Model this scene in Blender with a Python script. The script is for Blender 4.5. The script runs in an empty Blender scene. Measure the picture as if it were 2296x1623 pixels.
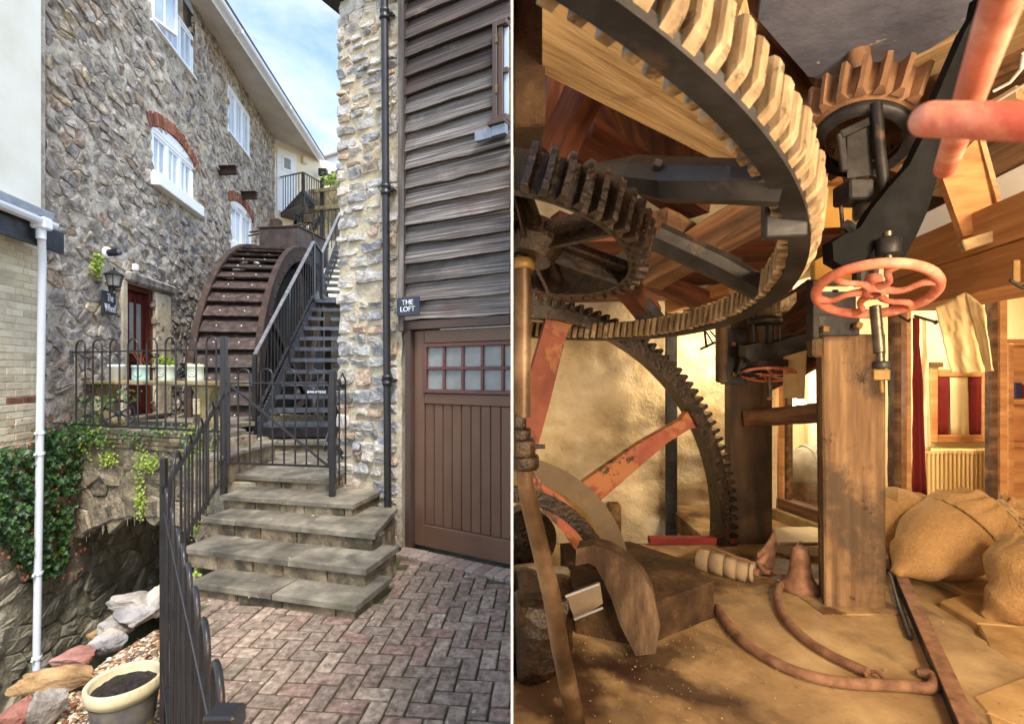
import bpy, bmesh, math, random
import numpy as np
from mathutils import Vector, Matrix, noise as mn
rnd = random.Random(7)
R = math.radians
scene = bpy.context.scene
COL = scene.collection
# ------------------------------------------------------------ camera, sky, light, exposure
F, U0, V0, EYE = 1100.0, 1148.0, 835.0, 1.7
cam = bpy.data.objects.new('camera', bpy.data.cameras.new('camera')); COL.objects.link(cam)
cam.location = (0, 0, EYE); cam.rotation_euler = (R(90), 0, 0)
cam.data.sensor_width = 36; cam.data.lens = 36 * F / 2296; cam.data.shift_y = 23.5 / 2296
cam.data.clip_start = .02; cam.data.clip_end = 600
cam.data.dof.use_dof = True; cam.data.dof.focus_distance = 3.4; cam.data.dof.aperture_fstop = 5.0
scene.camera = cam
scene.view_settings.view_transform = 'Standard'; scene.view_settings.look = 'None'
scene.view_settings.exposure = 1.5; scene.view_settings.gamma = 1
scene.render.engine = 'CYCLES'
scene.cycles.max_bounces = 7; scene.cycles.diffuse_bounces = 4; scene.cycles.use_denoising = True
SUN_EL, SUN_AZ = R(60), R(153)
W = bpy.data.worlds.new('World'); scene.world = W; W.use_nodes = True
nt = W.node_tree; nt.nodes.clear()
def wn(t, **k):
    n = nt.nodes.new(t)
    for a, b in k.items(): setattr(n, a, b)
    return n
sky = wn('ShaderNodeTexSky', sky_type='NISHITA', sun_disc=False, sun_elevation=SUN_EL, sun_rotation=SUN_AZ, air_density=1.0, dust_density=.6, ozone_density=1.6)
tc = wn('ShaderNodeTexCoord'); mp = wn('ShaderNodeMapping'); mp.inputs['Scale'].default_value = (1.2, 1.2, 2.6); mp.inputs['Location'].default_value = (.4, 1.3, .25)
nz = wn('ShaderNodeTexNoise'); nz.inputs['Scale'].default_value = 2.6; nz.inputs['Detail'].default_value = 9; nz.inputs['Roughness'].default_value = .58; nz.inputs['Distortion'].default_value = .3
rp = wn('ShaderNodeValToRGB'); rp.color_ramp.elements[0].position = .42; rp.color_ramp.elements[1].position = .80
mx = wn('ShaderNodeMixRGB'); mx.inputs[2].default_value = (3.6, 3.75, 3.9, 1)
bg = wn('ShaderNodeBackground'); bg.inputs['Strength'].default_value = .15
ou = wn('ShaderNodeOutputWorld'); L = nt.links.new
L(tc.outputs['Generated'], mp.inputs['Vector']); L(mp.outputs[0], nz.inputs['Vector']); L(nz.outputs[0], rp.inputs[0])
L(rp.outputs[0], mx.inputs[0]); L(sky.outputs[0], mx.inputs[1]); L(mx.outputs[0], bg.inputs[0]); L(bg.outputs[0], ou.inputs[0])
sun = bpy.data.objects.new('sun', bpy.data.lights.new('sun', 'SUN')); COL.objects.link(sun)
sun.data.energy = 2.0; sun.data.angle = R(20); sun.data.color = (1, .96, .9)
# light travels towards the scene from behind the camera, a little from the left
sd = Vector((-.26, .52, -1.0)).normalized()
sun.rotation_euler = sd.to_track_quat('-Z', 'Y').to_euler()
def area(name, loc, target, size, power, col):
    o = bpy.data.objects.new(name, bpy.data.lights.new(name, 'AREA')); COL.objects.link(o)
    o.data.shape = 'DISK'; o.data.size = size; o.data.energy = power; o.data.color = col
    o.location = loc; o.rotation_euler = (Vector(target) - Vector(loc)).to_track_quat('-Z', 'Y').to_euler()
    return o
WARM = (1, .70, .40)
def point(name, loc, size, power, col):
    o = bpy.data.objects.new(name, bpy.data.lights.new(name, 'POINT')); COL.objects.link(o); o.data.shadow_soft_size = size; o.data.energy = power; o.data.color = col; o.location = loc
area('mill_lamp', (2.0, -.2, 2.6), (1.2, 3.2, .9),   .5, 28, WARM)
area('mill_fill', (1.7, -1.5, 1.9), (1.0, 3.6, 1.3), 1.6, 58, (1, .76, .50))
point('mill_ceiling_fill', (.95, -.45, 1.75),   .18, 20, (1, .78, .54))  # unseen fill added to reach the ceiling; no bulb stands here
area('parlour_lamp', (4.3, 3.75, 2.3), (3.4, 4.4, .8),   .25, 11, (1, .76, .46))
point('bay_lamp', (2.62, 4.42, 1.62), .06, 13, (1, .96, .84))
area('back_wall_fill', (2.05, 4.25, 2.0), (.3, 4.4, .9), .2, 8, (1, .76, .44))  # light added out of sight behind the rear post to brighten the back wall

# ------------------------------------------------------------ helpers
def lin(c):
    c = c / 255.0
    return c / 12.92 if c <= .04045 else ((c + .055) / 1.055) ** 2.4
def rgb(t, k=1.0): return tuple(lin(a) * k for a in t) + (1.0,)
def P(u, v, Y): return Vector(((u - U0) / F * Y, Y, EYE + (V0 - v) / F * Y))
def G(u, v, z):
    Y = (EYE - z) * F / (v - V0)
    return P(u, v, Y)
class Pl:
    """upright plane: origin o (x, y), direction d (left to right as seen); local x along, y into the wall, z up"""
    def __init__(s, o, d):
        d = Vector((d[0], d[1], 0)).normalized(); s.d = d; s.o = Vector((o[0], o[1], 0)); s.n = Vector((0, 0, 1)).cross(d)
        s.M = Matrix(((d.x, s.n.x, 0, s.o.x), (d.y, s.n.y, 0, s.o.y), (0, 0, 1, 0), (0, 0, 0, 1)))
    def at(s, u, v=V0, off=0.0):
        r = Vector(((u - U0) / F, 1, (V0 - v) / F)); o = s.o - s.n * off - Vector((0, 0, EYE))
        t = (s.n.x * o.x + s.n.y * o.y) / (s.n.x * r.x + s.n.y * r.y); p = r * t
        return ((p - s.o + s.n * off).dot(s.d), p.z + EYE)
    def w(s, x, z, n=0.0): return s.o + s.d * x - s.n * n + Vector((0, 0, z))
class MB:
    def __init__(s): s.v = []; s.f = []; s.sm = []
    def add(s, vs, fs, smooth=False, T=None):
        b = len(s.v)
        s.v += [tuple(T @ Vector(p)) for p in vs] if T is not None else [tuple(p) for p in vs]
        s.f += [tuple(b + i for i in f) for f in fs]; s.sm += [smooth] * len(fs); return s
    def box(s, x0, x1, y0, y1, z0, z1, ch=0.0, T=None, jit=0.0):
        c = Vector(((x0 + x1) / 2, (y0 + y1) / 2, (z0 + z1) / 2)); h = ((x1 - x0) / 2, (y1 - y0) / 2, (z1 - z0) / 2)
        if ch <= 0:
            vs = [(x, y, z) for x in (x0, x1) for y in (y0, y1) for z in (z0, z1)]
            fs = [(0, 1, 3, 2), (4, 6, 7, 5), (0, 4, 5, 1), (2, 3, 7, 6), (0, 2, 6, 4), (1, 5, 7, 3)]
            if jit: vs = [(a + rnd.uniform(-jit, jit), b + rnd.uniform(-jit, jit), d + rnd.uniform(-jit, jit)) for a, b, d in vs]
            return s.add(vs, fs, False, T)
        vs = []; ix = {}
        for sx in (-1, 1):
            for sy in (-1, 1):
                for sz in (-1, 1):
                    j = [rnd.uniform(-jit, jit) for _ in range(3)] if jit else (0, 0, 0)
                    for a in range(3):
                        q = [sx * h[0], sy * h[1], sz * h[2]]
                        for k in range(3):
                            if k != a: q[k] -= (sx, sy, sz)[k] * ch
                        ix[(sx, sy, sz, a)] = len(vs); vs.append((c.x + q[0] + j[0], c.y + q[1] + j[1], c.z + q[2] + j[2]))
        fs = []
        def ori(f):
            p = [Vector(vs[i]) for i in f]; n = (p[1] - p[0]).cross(p[2] - p[0]); m = sum(p, Vector()) / len(p) - c
            fs.append(tuple(f) if n.dot(m) > 0 else tuple(reversed(f)))
        for a in range(3):
            o = [k for k in range(3) if k != a]
            for sg in (-1, 1):
                f = []
                for p, q in ((-1, -1), (1, -1), (1, 1), (-1, 1)):
                    t = [0, 0, 0]; t[a] = sg; t[o[0]] = p; t[o[1]] = q; f.append(ix[(*t, a)])
                ori(f)
            for p in (-1, 1):
                for q in (-1, 1):
                    t0 = [0, 0, 0]; t0[o[0]] = p; t0[o[1]] = q; A = list(t0); B = list(t0); A[a] = -1; B[a] = 1
                    ori([ix[(*A, o[0])], ix[(*B, o[0])], ix[(*B, o[1])], ix[(*A, o[1])]])
        for sx in (-1, 1):
            for sy in (-1, 1):
                for sz in (-1, 1): ori([ix[(sx, sy, sz, a)] for a in range(3)])
        return s.add(vs, fs, False, T)
    def tube(s, pts, r, n=8, cap=True, closed=False, T=None, flat=None):
        pts = [Vector(p) for p in pts]; m = len(pts); rr = r if isinstance(r, (list, tuple)) else [r] * m
        t = (pts[1] - pts[0]).normalized(); a = t.orthogonal().normalized(); vs = []
        for i, p in enumerate(pts):
            if closed: t2 = (pts[(i + 1) % m] - pts[i - 1])
            else: t2 = pts[min(i + 1, m - 1)] - pts[max(i - 1, 0)]
            if t2.length < 1e-9: t2 = t
            t2.normalize(); a = (a - t2 * a.dot(t2)).normalized(); b = t2.cross(a); t = t2
            for k in range(n):
                g = 2 * math.pi * k / n; vs.append(p + (a * math.cos(g) + b * math.sin(g)) * rr[i])
        fs = []
        for i in range(m if closed else m - 1):
            j = (i + 1) % m
            for k in range(n): fs.append((i * n + k, i * n + (k + 1) % n, j * n + (k + 1) % n, j * n + k))
        s.add(vs, fs, True, T)
        if cap and not closed: s.add(vs[:n], [tuple(reversed(range(n)))], False, T); s.add(vs[-n:], [tuple(range(n))], False, T)
        return s
    def lathe(s, prof, n=24, T=None, smooth=True, a0=0, a1=2 * math.pi, f=None):
        full = abs(a1 - a0 - 2 * math.pi) < 1e-6; m = n if full else n + 1; vs = []
        for r, z in prof:
            for k in range(m):
                g = a0 + (a1 - a0) * k / n; q = r * (f(g, z) if f else 1); vs.append((q * math.cos(g), q * math.sin(g), z))
        fs = []
        for i in range(len(prof) - 1):
            for k in range(n):
                k2 = (k + 1) % m; fs.append((i * m + k, i * m + k2, (i + 1) * m + k2, (i + 1) * m + k))
        return s.add(vs, fs, smooth, T)
    def prism(s, poly, h0, h1, T=None):
        """poly of (x, y) counter-clockwise, extruded along z"""
        n = len(poly); ar = sum(poly[i][0] * poly[(i + 1) % n][1] - poly[(i + 1) % n][0] * poly[i][1] for i in range(n))
        if ar < 0: poly = poly[::-1]
        vs = [(x, y, h0) for x, y in poly] + [(x, y, h1) for x, y in poly]
        fs = [tuple(reversed(range(n))), tuple(range(n, 2 * n))] + [(i, (i + 1) % n, n + (i + 1) % n, n + i) for i in range(n)]
        return s.add(vs, fs, False, T)
    def bar(s, p, q, w, h, ch=0.0, up=(0, 0, 1), jit=0.0):
        T, l = frame(p, q, up); return s.box(0, l, -w / 2, w / 2, -h / 2, h / 2, ch, T, jit)
    def mesh(s, name):
        me = bpy.data.meshes.new(name); me.from_pydata(s.v, [], s.f)
        me.polygons.foreach_set('use_smooth', s.sm); me.update(); return me
def frame(p, q, up=(0, 0, 1)):
    p = Vector(p); q = Vector(q); x = (q - p); l = x.length; x.normalize(); u = Vector(up)
    y = u.cross(x)
    if y.length < 1e-5: y = Vector((0, 1, 0)).cross(x)
    y.normalize(); z = x.cross(y)
    return Matrix(((x.x, y.x, z.x, p.x), (x.y, y.y, z.y, p.y), (x.z, y.z, z.z, p.z), (0, 0, 0, 1))), l
ROOT = {}
def tag(o, label=None, cat=None, group=None, kind=None):
    for k, x in (('label', label), ('category', cat), ('group', group), ('kind', kind)):
        if x: o[k] = x
    return o
def thing(name, label, cat, loc=(0, 0, 0), group=None, kind=None):
    o = bpy.data.objects.new(name, None); COL.objects.link(o); o.location = loc; o.empty_display_size = .1
    return tag(o, label, cat, group, kind)
def absloc(o):
    l = Vector(o.location) if o.parent is None or o.type == 'EMPTY' else None
    return l
def obj(name, mb, mat, parent=None, M=None, **kw):
    """one mesh object; coordinates of mb are world (or local to M); parents are Empties or meshes without rotation"""
    me = mb if isinstance(mb, bpy.types.Mesh) else mb.mesh(name)
    if mat is not None and not me.materials: me.materials.append(mat)
    o = bpy.data.objects.new(name, me); COL.objects.link(o)
    W_ = M.copy() if M is not None else Matrix.Identity(4)
    if parent is not None:
        o.parent = parent; o.matrix_parent_inverse = Matrix.Identity(4)
        o.matrix_basis = ROOT.get(parent.name, Matrix.Translation(parent.location)).inverted() @ W_
    else: o.matrix_basis = W_
    ROOT[o.name] = W_
    return tag(o, **kw)
def beam(name, p, q, w, h, mat, parent=None, ch=.006, up=(0, 0, 1), jit=0, seg=1, wob=0.0, **kw):
    """squared timber or bar: local x runs along the grain"""
    T, l = frame(p, q, up); mb = MB()
    if seg == 1: mb.box(0, l, -w / 2, w / 2, -h / 2, h / 2, ch, None, jit)
    else:
        vs = []; c = ch
        sec = [(-w/2 + c, -h/2), (w/2 - c, -h/2), (w/2, -h/2 + c), (w/2, h/2 - c), (w/2 - c, h/2), (-w/2 + c, h/2), (-w/2, h/2 - c), (-w/2, -h/2 + c)]
        for i in range(seg + 1):
            x = l * i / seg
            for a, b in sec: vs.append((x, a + rnd.uniform(-wob, wob), b + rnd.uniform(-wob, wob)))
        fs = [(i * 8 + k, i * 8 + (k + 1) % 8, i * 8 + 8 + (k + 1) % 8, i * 8 + 8 + k) for i in range(seg) for k in range(8)]
        fs = [tuple(reversed(f)) for f in fs]
        fs += [tuple(range(8)), tuple(reversed(range(seg * 8, seg * 8 + 8)))]
        mb.add(vs, fs)
    return obj(name, mb, mat, parent, T, **kw)
def axisM(c, n, ref=(1, 0, 0)):
    z = Vector(n).normalized(); x = Vector(ref); x = (x - z * x.dot(z)).normalized(); y = z.cross(x); c = Vector(c)
    return Matrix(((x.x, y.x, z.x, c.x), (x.y, y.y, z.y, c.y), (x.z, y.z, z.z, c.z), (0, 0, 0, 1)))

# ------------------------------------------------------------ materials
def mat(name, cols, scale=4.0, detail=7, rough=.8, metal=0.0, bump=.3, bscale=None, bdist=.01, stretch=(1, 1, 1), rcols=None, rv=.12,
        patch=(), spec=.4, rr=.12, contrast=(.3, .7), alpha=None, wave=None):
    m = bpy.data.materials.new(name); m.use_nodes = True; t = m.node_tree; b = t.nodes['Principled BSDF']; K = t.links.new
    def N(tp, **k):
        n = t.nodes.new(tp)
        for a, c in k.items(): setattr(n, a, c)
        return n
    tcn = N('ShaderNodeTexCoord'); oi = N('ShaderNodeObjectInfo'); ge = N('ShaderNodeNewGeometry')
    ad = N('ShaderNodeMath', operation='ADD'); K(oi.outputs['Random'], ad.inputs[0]); K(ge.outputs['Random Per Island'], ad.inputs[1])
    fr = N('ShaderNodeMath', operation='FRACT'); K(ad.outputs[0], fr.inputs[0])
    vm = N('ShaderNodeVectorMath', operation='SCALE'); cb = N('ShaderNodeCombineXYZ'); K(oi.outputs['Random'], cb.inputs[0]); K(fr.outputs[0], cb.inputs[1]); cb.inputs[2].default_value = .3
    K(cb.outputs[0], vm.inputs[0]); vm.inputs['Scale'].default_value = 23.0
    va = N('ShaderNodeVectorMath', operation='ADD'); K(tcn.outputs['Object'], va.inputs[0]); K(vm.outputs[0], va.inputs[1])
    mpn = N('ShaderNodeMapping'); mpn.inputs['Scale'].default_value = stretch; K(va.outputs[0], mpn.inputs[0])
    vec = mpn.outputs[0]
    def noi(sc, de=detail, ro=.6, v=vec, dist=0):
        n = N('ShaderNodeTexNoise'); n.inputs['Scale'].default_value = sc; n.inputs['Detail'].default_value = de; n.inputs['Roughness'].default_value = ro
        n.inputs['Distortion'].default_value = dist; K(v, n.inputs['Vector']); return n.outputs[0]
    n1 = noi(scale)
    rampn = N('ShaderNodeValToRGB'); cr = rampn.color_ramp; k = len(cols)
    while len(cr.elements) < k: cr.elements.new(.5)
    for i, c in enumerate(cols):
        cr.elements[i].position = contrast[0] + (contrast[1] - contrast[0]) * i / max(1, k - 1); cr.elements[i].color = rgb(c)
    K(n1, rampn.inputs[0]); col = rampn.outputs[0]
    if rcols:
        r2 = N('ShaderNodeValToRGB'); c2 = r2.color_ramp; c2.interpolation = 'CONSTANT'
        while len(c2.elements) < len(rcols): c2.elements.new(.5)
        for i, c in enumerate(rcols): c2.elements[i].position = i / len(rcols); c2.elements[i].color = rgb(c)
        K(fr.outputs[0], r2.inputs[0])
        ml = N('ShaderNodeMixRGB', blend_type='MULTIPLY'); ml.inputs[0].default_value = 1; K(r2.outputs[0], ml.inputs[1]); K(col, ml.inputs[2]); col = ml.outputs[0]
    for p in patch:   # (color, scale, threshold, softness, strength)
        n2 = noi(p[1], 6, .65, va.outputs[0] if len(p) < 6 else vec, .3)
        mr = N('ShaderNodeMapRange'); mr.inputs[1].default_value = p[2]; mr.inputs[2].default_value = p[2] + p[3]; mr.inputs[4].default_value = p[4]; K(n2, mr.inputs[0])
        mm = N('ShaderNodeMixRGB'); K(mr.outputs[0], mm.inputs[0]); K(col, mm.inputs[1]); mm.inputs[2].default_value = rgb(p[0]); col = mm.outputs[0]
    hs = N('ShaderNodeHueSaturation'); ma = N('ShaderNodeMapRange'); K(fr.outputs[0], ma.inputs[0]); ma.inputs[3].default_value = 1 - rv; ma.inputs[4].default_value = 1 + rv
    K(ma.outputs[0], hs.inputs['Value']); K(col, hs.inputs['Color']); K(hs.outputs[0], b.inputs['Base Color'])
    b.inputs['Metallic'].default_value = metal; b.inputs['Specular IOR Level'].default_value = spec
    mr = N('ShaderNodeMapRange'); mr.inputs[3].default_value = max(0.03, rough - rr); mr.inputs[4].default_value = min(1, rough + rr); K(n1, mr.inputs[0]); K(mr.outputs[0], b.inputs['Roughness'])
    if bump:
        bs = bscale or scale * 4
        if wave:
            h = noi(bs, 4, .6, vec)
        else: h = noi(bs, 8, .65)
        bn = N('ShaderNodeBump'); bn.inputs['Strength'].default_value = bump; bn.inputs['Distance'].default_value = bdist; K(h, bn.inputs['Height']); K(bn.outputs[0], b.inputs['Normal'])
    return m
GY = [(120, 116, 110), (200, 196, 190), (250, 248, 245)]
WALLM = mat('rubble_stone', [(120, 112, 104), (206, 198, 188), (255, 252, 248)], 7, 10, .92, bump=1.0, bscale=18, bdist=.03, rv=.10,
            rcols=[(200, 192, 184), (190, 184, 180), (208, 200, 188), (196, 184, 170), (204, 194, 180), (184, 178, 176), (212, 206, 200), (200, 178, 160), (204, 196, 184), (192, 186, 182), (210, 194, 168), (206, 198, 188), (186, 180, 178), (196, 188, 180)],
            patch=[((104, 96, 90), 3.4, .55, .10, .8), ((176, 150, 122), 5, .6, .08, .5), ((236, 226, 216), 9, .60, .1, .5), ((104, 104, 70), .8, .68, .1, .3)])
MORTAR = mat('lime_mortar', [(156, 144, 128), (194, 182, 164), (218, 208, 190)], 6, 10, .95, bump=1.0, bscale=16, bdist=.04, patch=[((92, 84, 76), 2.6, .54, .12, .7), ((206, 170, 120), 1.9, .62, .1, .35), ((222, 212, 194), 7, .6, .08, .6)])
PIERM = mat('limestone_block', [(150, 146, 142), (224, 220, 214), (255, 254, 250)], 8, 10, .88, bump=1.0, bscale=14, bdist=.03, rv=.08,
            rcols=[(198, 196, 196), (212, 208, 202), (226, 218, 204), (182, 182, 186), (216, 198, 176), (202, 200, 198), (230, 224, 216), (216, 188, 164), (188, 186, 188)],
            patch=[((214, 176, 134), 3, .60, .08, .5), ((246, 242, 236), 13, .60, .08, .5), ((128, 124, 124), 4, .62, .07, .7)])
PMORT = mat('sandy_mortar', [(180, 160, 128), (208, 190, 158), (226, 212, 184)], 6, 9, .95, bump=1.0, bscale=24, bdist=.02, patch=[((150, 120, 88), 2, .58, .1, .5)])
BRICKP = mat('paving_brick', [(140, 128, 120), (205, 195, 188), (250, 245, 240)], 26, 9, .9, bump=.5, bscale=90, bdist=.004, rv=.16,
             rcols=[(172, 154, 138), (164, 148, 132), (178, 158, 142), (160, 146, 132), (170, 144, 130), (168, 152, 136), (184, 168, 150), (156, 142, 126)],
             patch=[((72, 74, 44), 3.0, .58, .12, .55), ((205, 200, 190), 16, .66, .03, .75), ((64, 54, 48), 5, .62, .1, .5)])
THRESH = mat('pale_threshold_brick', [(190, 180, 172), (250, 244, 238)], 30, 8, .9, bump=.4, bdist=.004, rcols=[(178, 158, 148), (168, 146, 136), (186, 168, 156)], rv=.1)
PAVEB = mat('paving_bedding', [(50, 52, 30), (74, 74, 46), (96, 98, 56)], 9, 8, 1, bump=.6, bscale=60, bdist=.01)
CREAMBR = mat('cream_brick', [(226, 222, 214), (248, 246, 242), (255, 255, 253)], 12, 8, .9, bump=.5, bscale=40, bdist=.006, rv=.08,
              rcols=[(226, 212, 180), (232, 220, 190), (218, 204, 174), (206, 192, 168), (236, 224, 196), (222, 208, 182)])
CREAMMO = mat('cream_mortar', [(214, 200, 168), (232, 220, 190)], 8, 6, .95, bump=.5, bscale=40)
REDBR = mat('red_brick', [(170, 150, 140), (250, 240, 230)], 14, 8, .9, bump=.6, bscale=40, bdist=.006, rcols=[(158, 104, 82), (148, 96, 76), (166, 118, 96), (142, 102, 88)], rv=.15, patch=[((190, 180, 164), 9, .6, .1, .5)])
RENDERW = mat('cream_render', [(226, 222, 204), (236, 233, 218), (242, 240, 228)], 2, 8, .92, bump=.25, bscale=50, bdist=.004, patch=[((206, 200, 180), 1.4, .6, .2, .35)])
CREAMW = mat('cream_painted_wall', [(232, 216, 186), (238, 226, 200)], 2, 6, .9, bump=.2)
WHITE = mat('white_paint', [(236, 238, 240), (246, 247, 248)], 5, 5, .45, bump=.05, rr=.06, rv=.02)
UPVC = mat('white_plastic', [(228, 232, 238), (240, 242, 246)], 5, 5, .35, bump=.04, rr=.06, rv=.02, patch=[((190, 188, 180), 5, .66, .08, .4)])
PANE = mat('window_glass', [(150, 170, 190), (196, 208, 220)], 2, 3, .12, bump=.05, bscale=3, rr=.05, spec=.8)
FROST = mat('frosted_glass', [(134, 134, 128), (150, 152, 148)], 8, 5, .42, bump=.6, bscale=90, bdist=.003, rr=.05, rv=.05)
STEEL = mat('black_painted_steel', [(28, 25, 26), (44, 40, 41)], 8, 6, .38, bump=.15, bscale=30, bdist=.002, rr=.1, spec=.55, patch=[((82, 56, 42), 12, .68, .06, .5)])
TREAD = mat('chequer_plate', [(66, 66, 72), (110, 112, 120)], 10, 6, .4, metal=.3, bump=.3, bscale=60, bdist=.003, patch=[((120, 122, 130), 14, .58, .08, .5)])
RAILTOP = mat('worn_handrail', [(104, 98, 98), (150, 146, 146)], 12, 6, .35, metal=.3, bump=.1)
RUST = mat('rusty_iron', [(42, 32, 27), (66, 50, 42), (92, 70, 56)], 8, 8, .8, metal=.15, bump=.4, bscale=30, bdist=.005)
WHEELW = mat('wet_wheel_iron', [(36, 28, 25), (64, 50, 44), (98, 80, 70)], 6, 8, .6, metal=.1, bump=.4, bscale=20, bdist=.006, rv=.18, stretch=(.4, 2, 2), patch=[((120, 84, 64), 9, .64, .06, .5)])
CLAD = mat('weathered_board', [(50, 44, 41), (102, 94, 88), (162, 153, 146)], 9, 12, .85, bump=1.0, bscale=14, bdist=.008, stretch=(.12, 1, 7), rv=.16,
           patch=[((96, 54, 44), .9, .56, .12, .45), ((34, 30, 30), .7, .60, .1, .5), ((168, 156, 146), 1.3, .62, .1, .45), ((46, 36, 32), 7, .70, .03, .9)])
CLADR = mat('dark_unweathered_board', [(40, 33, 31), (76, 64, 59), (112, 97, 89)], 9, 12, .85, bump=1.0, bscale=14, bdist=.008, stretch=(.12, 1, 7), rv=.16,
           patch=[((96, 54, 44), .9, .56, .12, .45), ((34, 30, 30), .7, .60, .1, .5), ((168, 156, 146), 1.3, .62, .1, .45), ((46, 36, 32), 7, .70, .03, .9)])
DOORBR = mat('brown_door_paint', [(106, 76, 57), (116, 85, 65)], 3, 6, .42, bump=.1, bscale=40, bdist=.002, rr=.06, rv=.03, spec=.4)
DOORFR = mat('brown_frame_paint', [(78, 60, 50), (88, 68, 57)], 3, 6, .5, bump=.1, rv=.04)
OXBLOOD = mat('oxblood_frame', [(98, 62, 56), (114, 74, 67)], 9, 7, .5, bump=.15, rv=.05)
MAHOG = mat('varnished_door', [(54, 18, 14), (84, 30, 22), (104, 44, 30)], 3, 8, .35, bump=.2, stretch=(6, 6, .5), rv=.05)
SLATE = mat('slate_plaque', [(46, 52, 62), (62, 68, 80)], 10, 6, .45, bump=.1, rv=.02)
LETTER = mat('white_lettering', [(232, 232, 232), (240, 240, 240)], 3, 2, .5, bump=0)
SLAB = mat('weathered_slab', [(76, 70, 58), (112, 103, 88), (148, 138, 118)], 4, 9, .88, bump=.6, bscale=30, bdist=.008, rv=.1,
           patch=[((58, 56, 48), 2.2, .54, .12, .6), ((214, 208, 192), 9, .68, .025, .8), ((92, 96, 56), 1.6, .63, .1, .4)])
RISER = mat('mossy_riser', [(74, 64, 50), (122, 106, 82), (170, 150, 120)], 6, 9, .95, bump=.9, bscale=22, bdist=.02, rv=.15, patch=[((44, 40, 34), 2.4, .52, .1, .7), ((98, 92, 58), 2.1, .6, .1, .5)])
ARCHST = mat('stained_arch_stone', [(98, 88, 72), (154, 138, 112), (200, 184, 156)], 4, 9, .92, bump=1.0, bscale=16, bdist=.04, rv=.14,
             patch=[((38, 34, 32), 1.5, .52, .12, .75), ((216, 206, 188), 6, .64, .06, .6), ((104, 110, 50), 2, .64, .08, .5)])
PITST = mat('damp_race_stone', [(124, 114, 92), (176, 164, 138), (214, 202, 178)], 3, 9, .85, bump=1.0, bscale=12, bdist=.05, rv=.14,
            patch=[((92, 102, 52), 1.4, .56, .12, .5), ((70, 64, 54), 2.1, .58, .1, .6), ((170, 128, 96), 1.7, .64, .08, .5)])
EARTHSHADE = mat('earth_and_shade', [(20, 18, 14), (36, 32, 26)], 5, 6, 1, bump=.6)  # pit earth; doubles as painted shade inside the wheel
GROUNDM = mat('gravel_ground', [(96, 84, 68), (132, 118, 96)], 30, 8, 1, bump=.8, bscale=80, bdist=.01)
PEB = mat('pebble', [(200, 190, 180), (255, 250, 245)], 40, 4, .75, bump=.1, rcols=[(198, 176, 140), (166, 124, 84), (218, 206, 184), (150, 110, 78), (120, 112, 104), (226, 214, 196), (186, 140, 92), (132, 84, 56), (206, 188, 156), (92, 84, 78)], rv=.2)
ROCKS = {k: mat(k + '_rock', c, 4, 9, .85, bump=.9, bscale=11, bdist=.03, patch=pt) for k, c, pt in (
    ('red', [(126, 78, 64), (160, 108, 92), (192, 146, 130)], [((214, 190, 176), 5, .6, .08, .5)]),
    ('ochre', [(126, 92, 56), (164, 128, 84), (190, 156, 112)], [((96, 72, 48), 3, .56, .1, .5)]),
    ('grey', [(92, 88, 86), (138, 132, 128), (188, 182, 174)], [((190, 150, 110), 4, .58, .08, .55), ((60, 54, 50), 6, .62, .06, .6)]),
    ('pale', [(116, 106, 96), (164, 154, 142), (200, 190, 178)], [((196, 150, 100), 3, .56, .1, .6)]))}
POTST = mat('cream_pot', [(168, 150, 112), (198, 182, 142), (210, 196, 158)], 6, 8, .7, bump=.15, rv=.02, patch=[((128, 112, 84), 7, .66, .05, .6)])
POTBLUE = mat('blue_glaze', [(74, 74, 80), (122, 112, 96)], 14, 6, .45, bump=.1)
SOIL = mat('potting_soil', [(22, 17, 14), (44, 34, 28), (70, 56, 46)], 40, 8, 1, bump=1, bscale=70, bdist=.02, patch=[((196, 188, 172), 60, .72, .02, .8)])
IVY = mat('ivy_leaf', [(56, 82, 42), (84, 114, 58)], 12, 4, .45, bump=.1, rcols=[(150, 190, 130), (190, 220, 150), (110, 150, 100), (210, 230, 150), (170, 200, 150)], rv=.3)
LIME = mat('fresh_leaf', [(112, 134, 42), (150, 168, 60)], 12, 4, .5, bump=.1, rv=.25)
DEADLEAF = mat('brown_leaf', [(110, 60, 34), (150, 86, 48)], 12, 4, .7, bump=.1, rv=.3)
LEAD = mat('lead_flashing', [(120, 126, 136), (156, 160, 168)], 6, 6, .5, metal=.2, bump=.15, patch=[((170, 120, 90), 5, .64, .06, .6)])
PALEWALL = mat('old_cream_render', [(206, 200, 180), (222, 216, 196)], 3, 6, .9, bump=.2)
OLDTIMBER = mat('mossy_timber', [(96, 80, 52), (140, 120, 84), (180, 164, 126)], 5, 9, .9, bump=.7, bscale=20, bdist=.008, patch=[((112, 116, 46), 2, .5, .14, .6), ((60, 50, 38), 3, .6, .1, .6), ((214, 204, 176), 12, .64, .05, .6)])
SOFFIT = mat('grey_soffit', [(176, 166, 156), (196, 188, 178)], 2, 5, .8, bump=.1)
POTW = mat('white_pot', [(222, 224, 216), (234, 236, 228)], 4, 4, .5, bump=.05); POTG = mat('mint_pot', [(170, 200, 184), (184, 210, 196)], 4, 4, .5, bump=.05); POTS = mat('sage_pot', [(186, 194, 170), (202, 208, 186)], 4, 4, .5, bump=.05)
FENCEM = mat('fence_board', [(104, 92, 66), (146, 130, 98), (176, 160, 124)], 3, 8, .9, bump=.5, stretch=(4, 4, .6), rv=.15, patch=[((90, 94, 52), 2, .58, .1, .5)])
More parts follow.
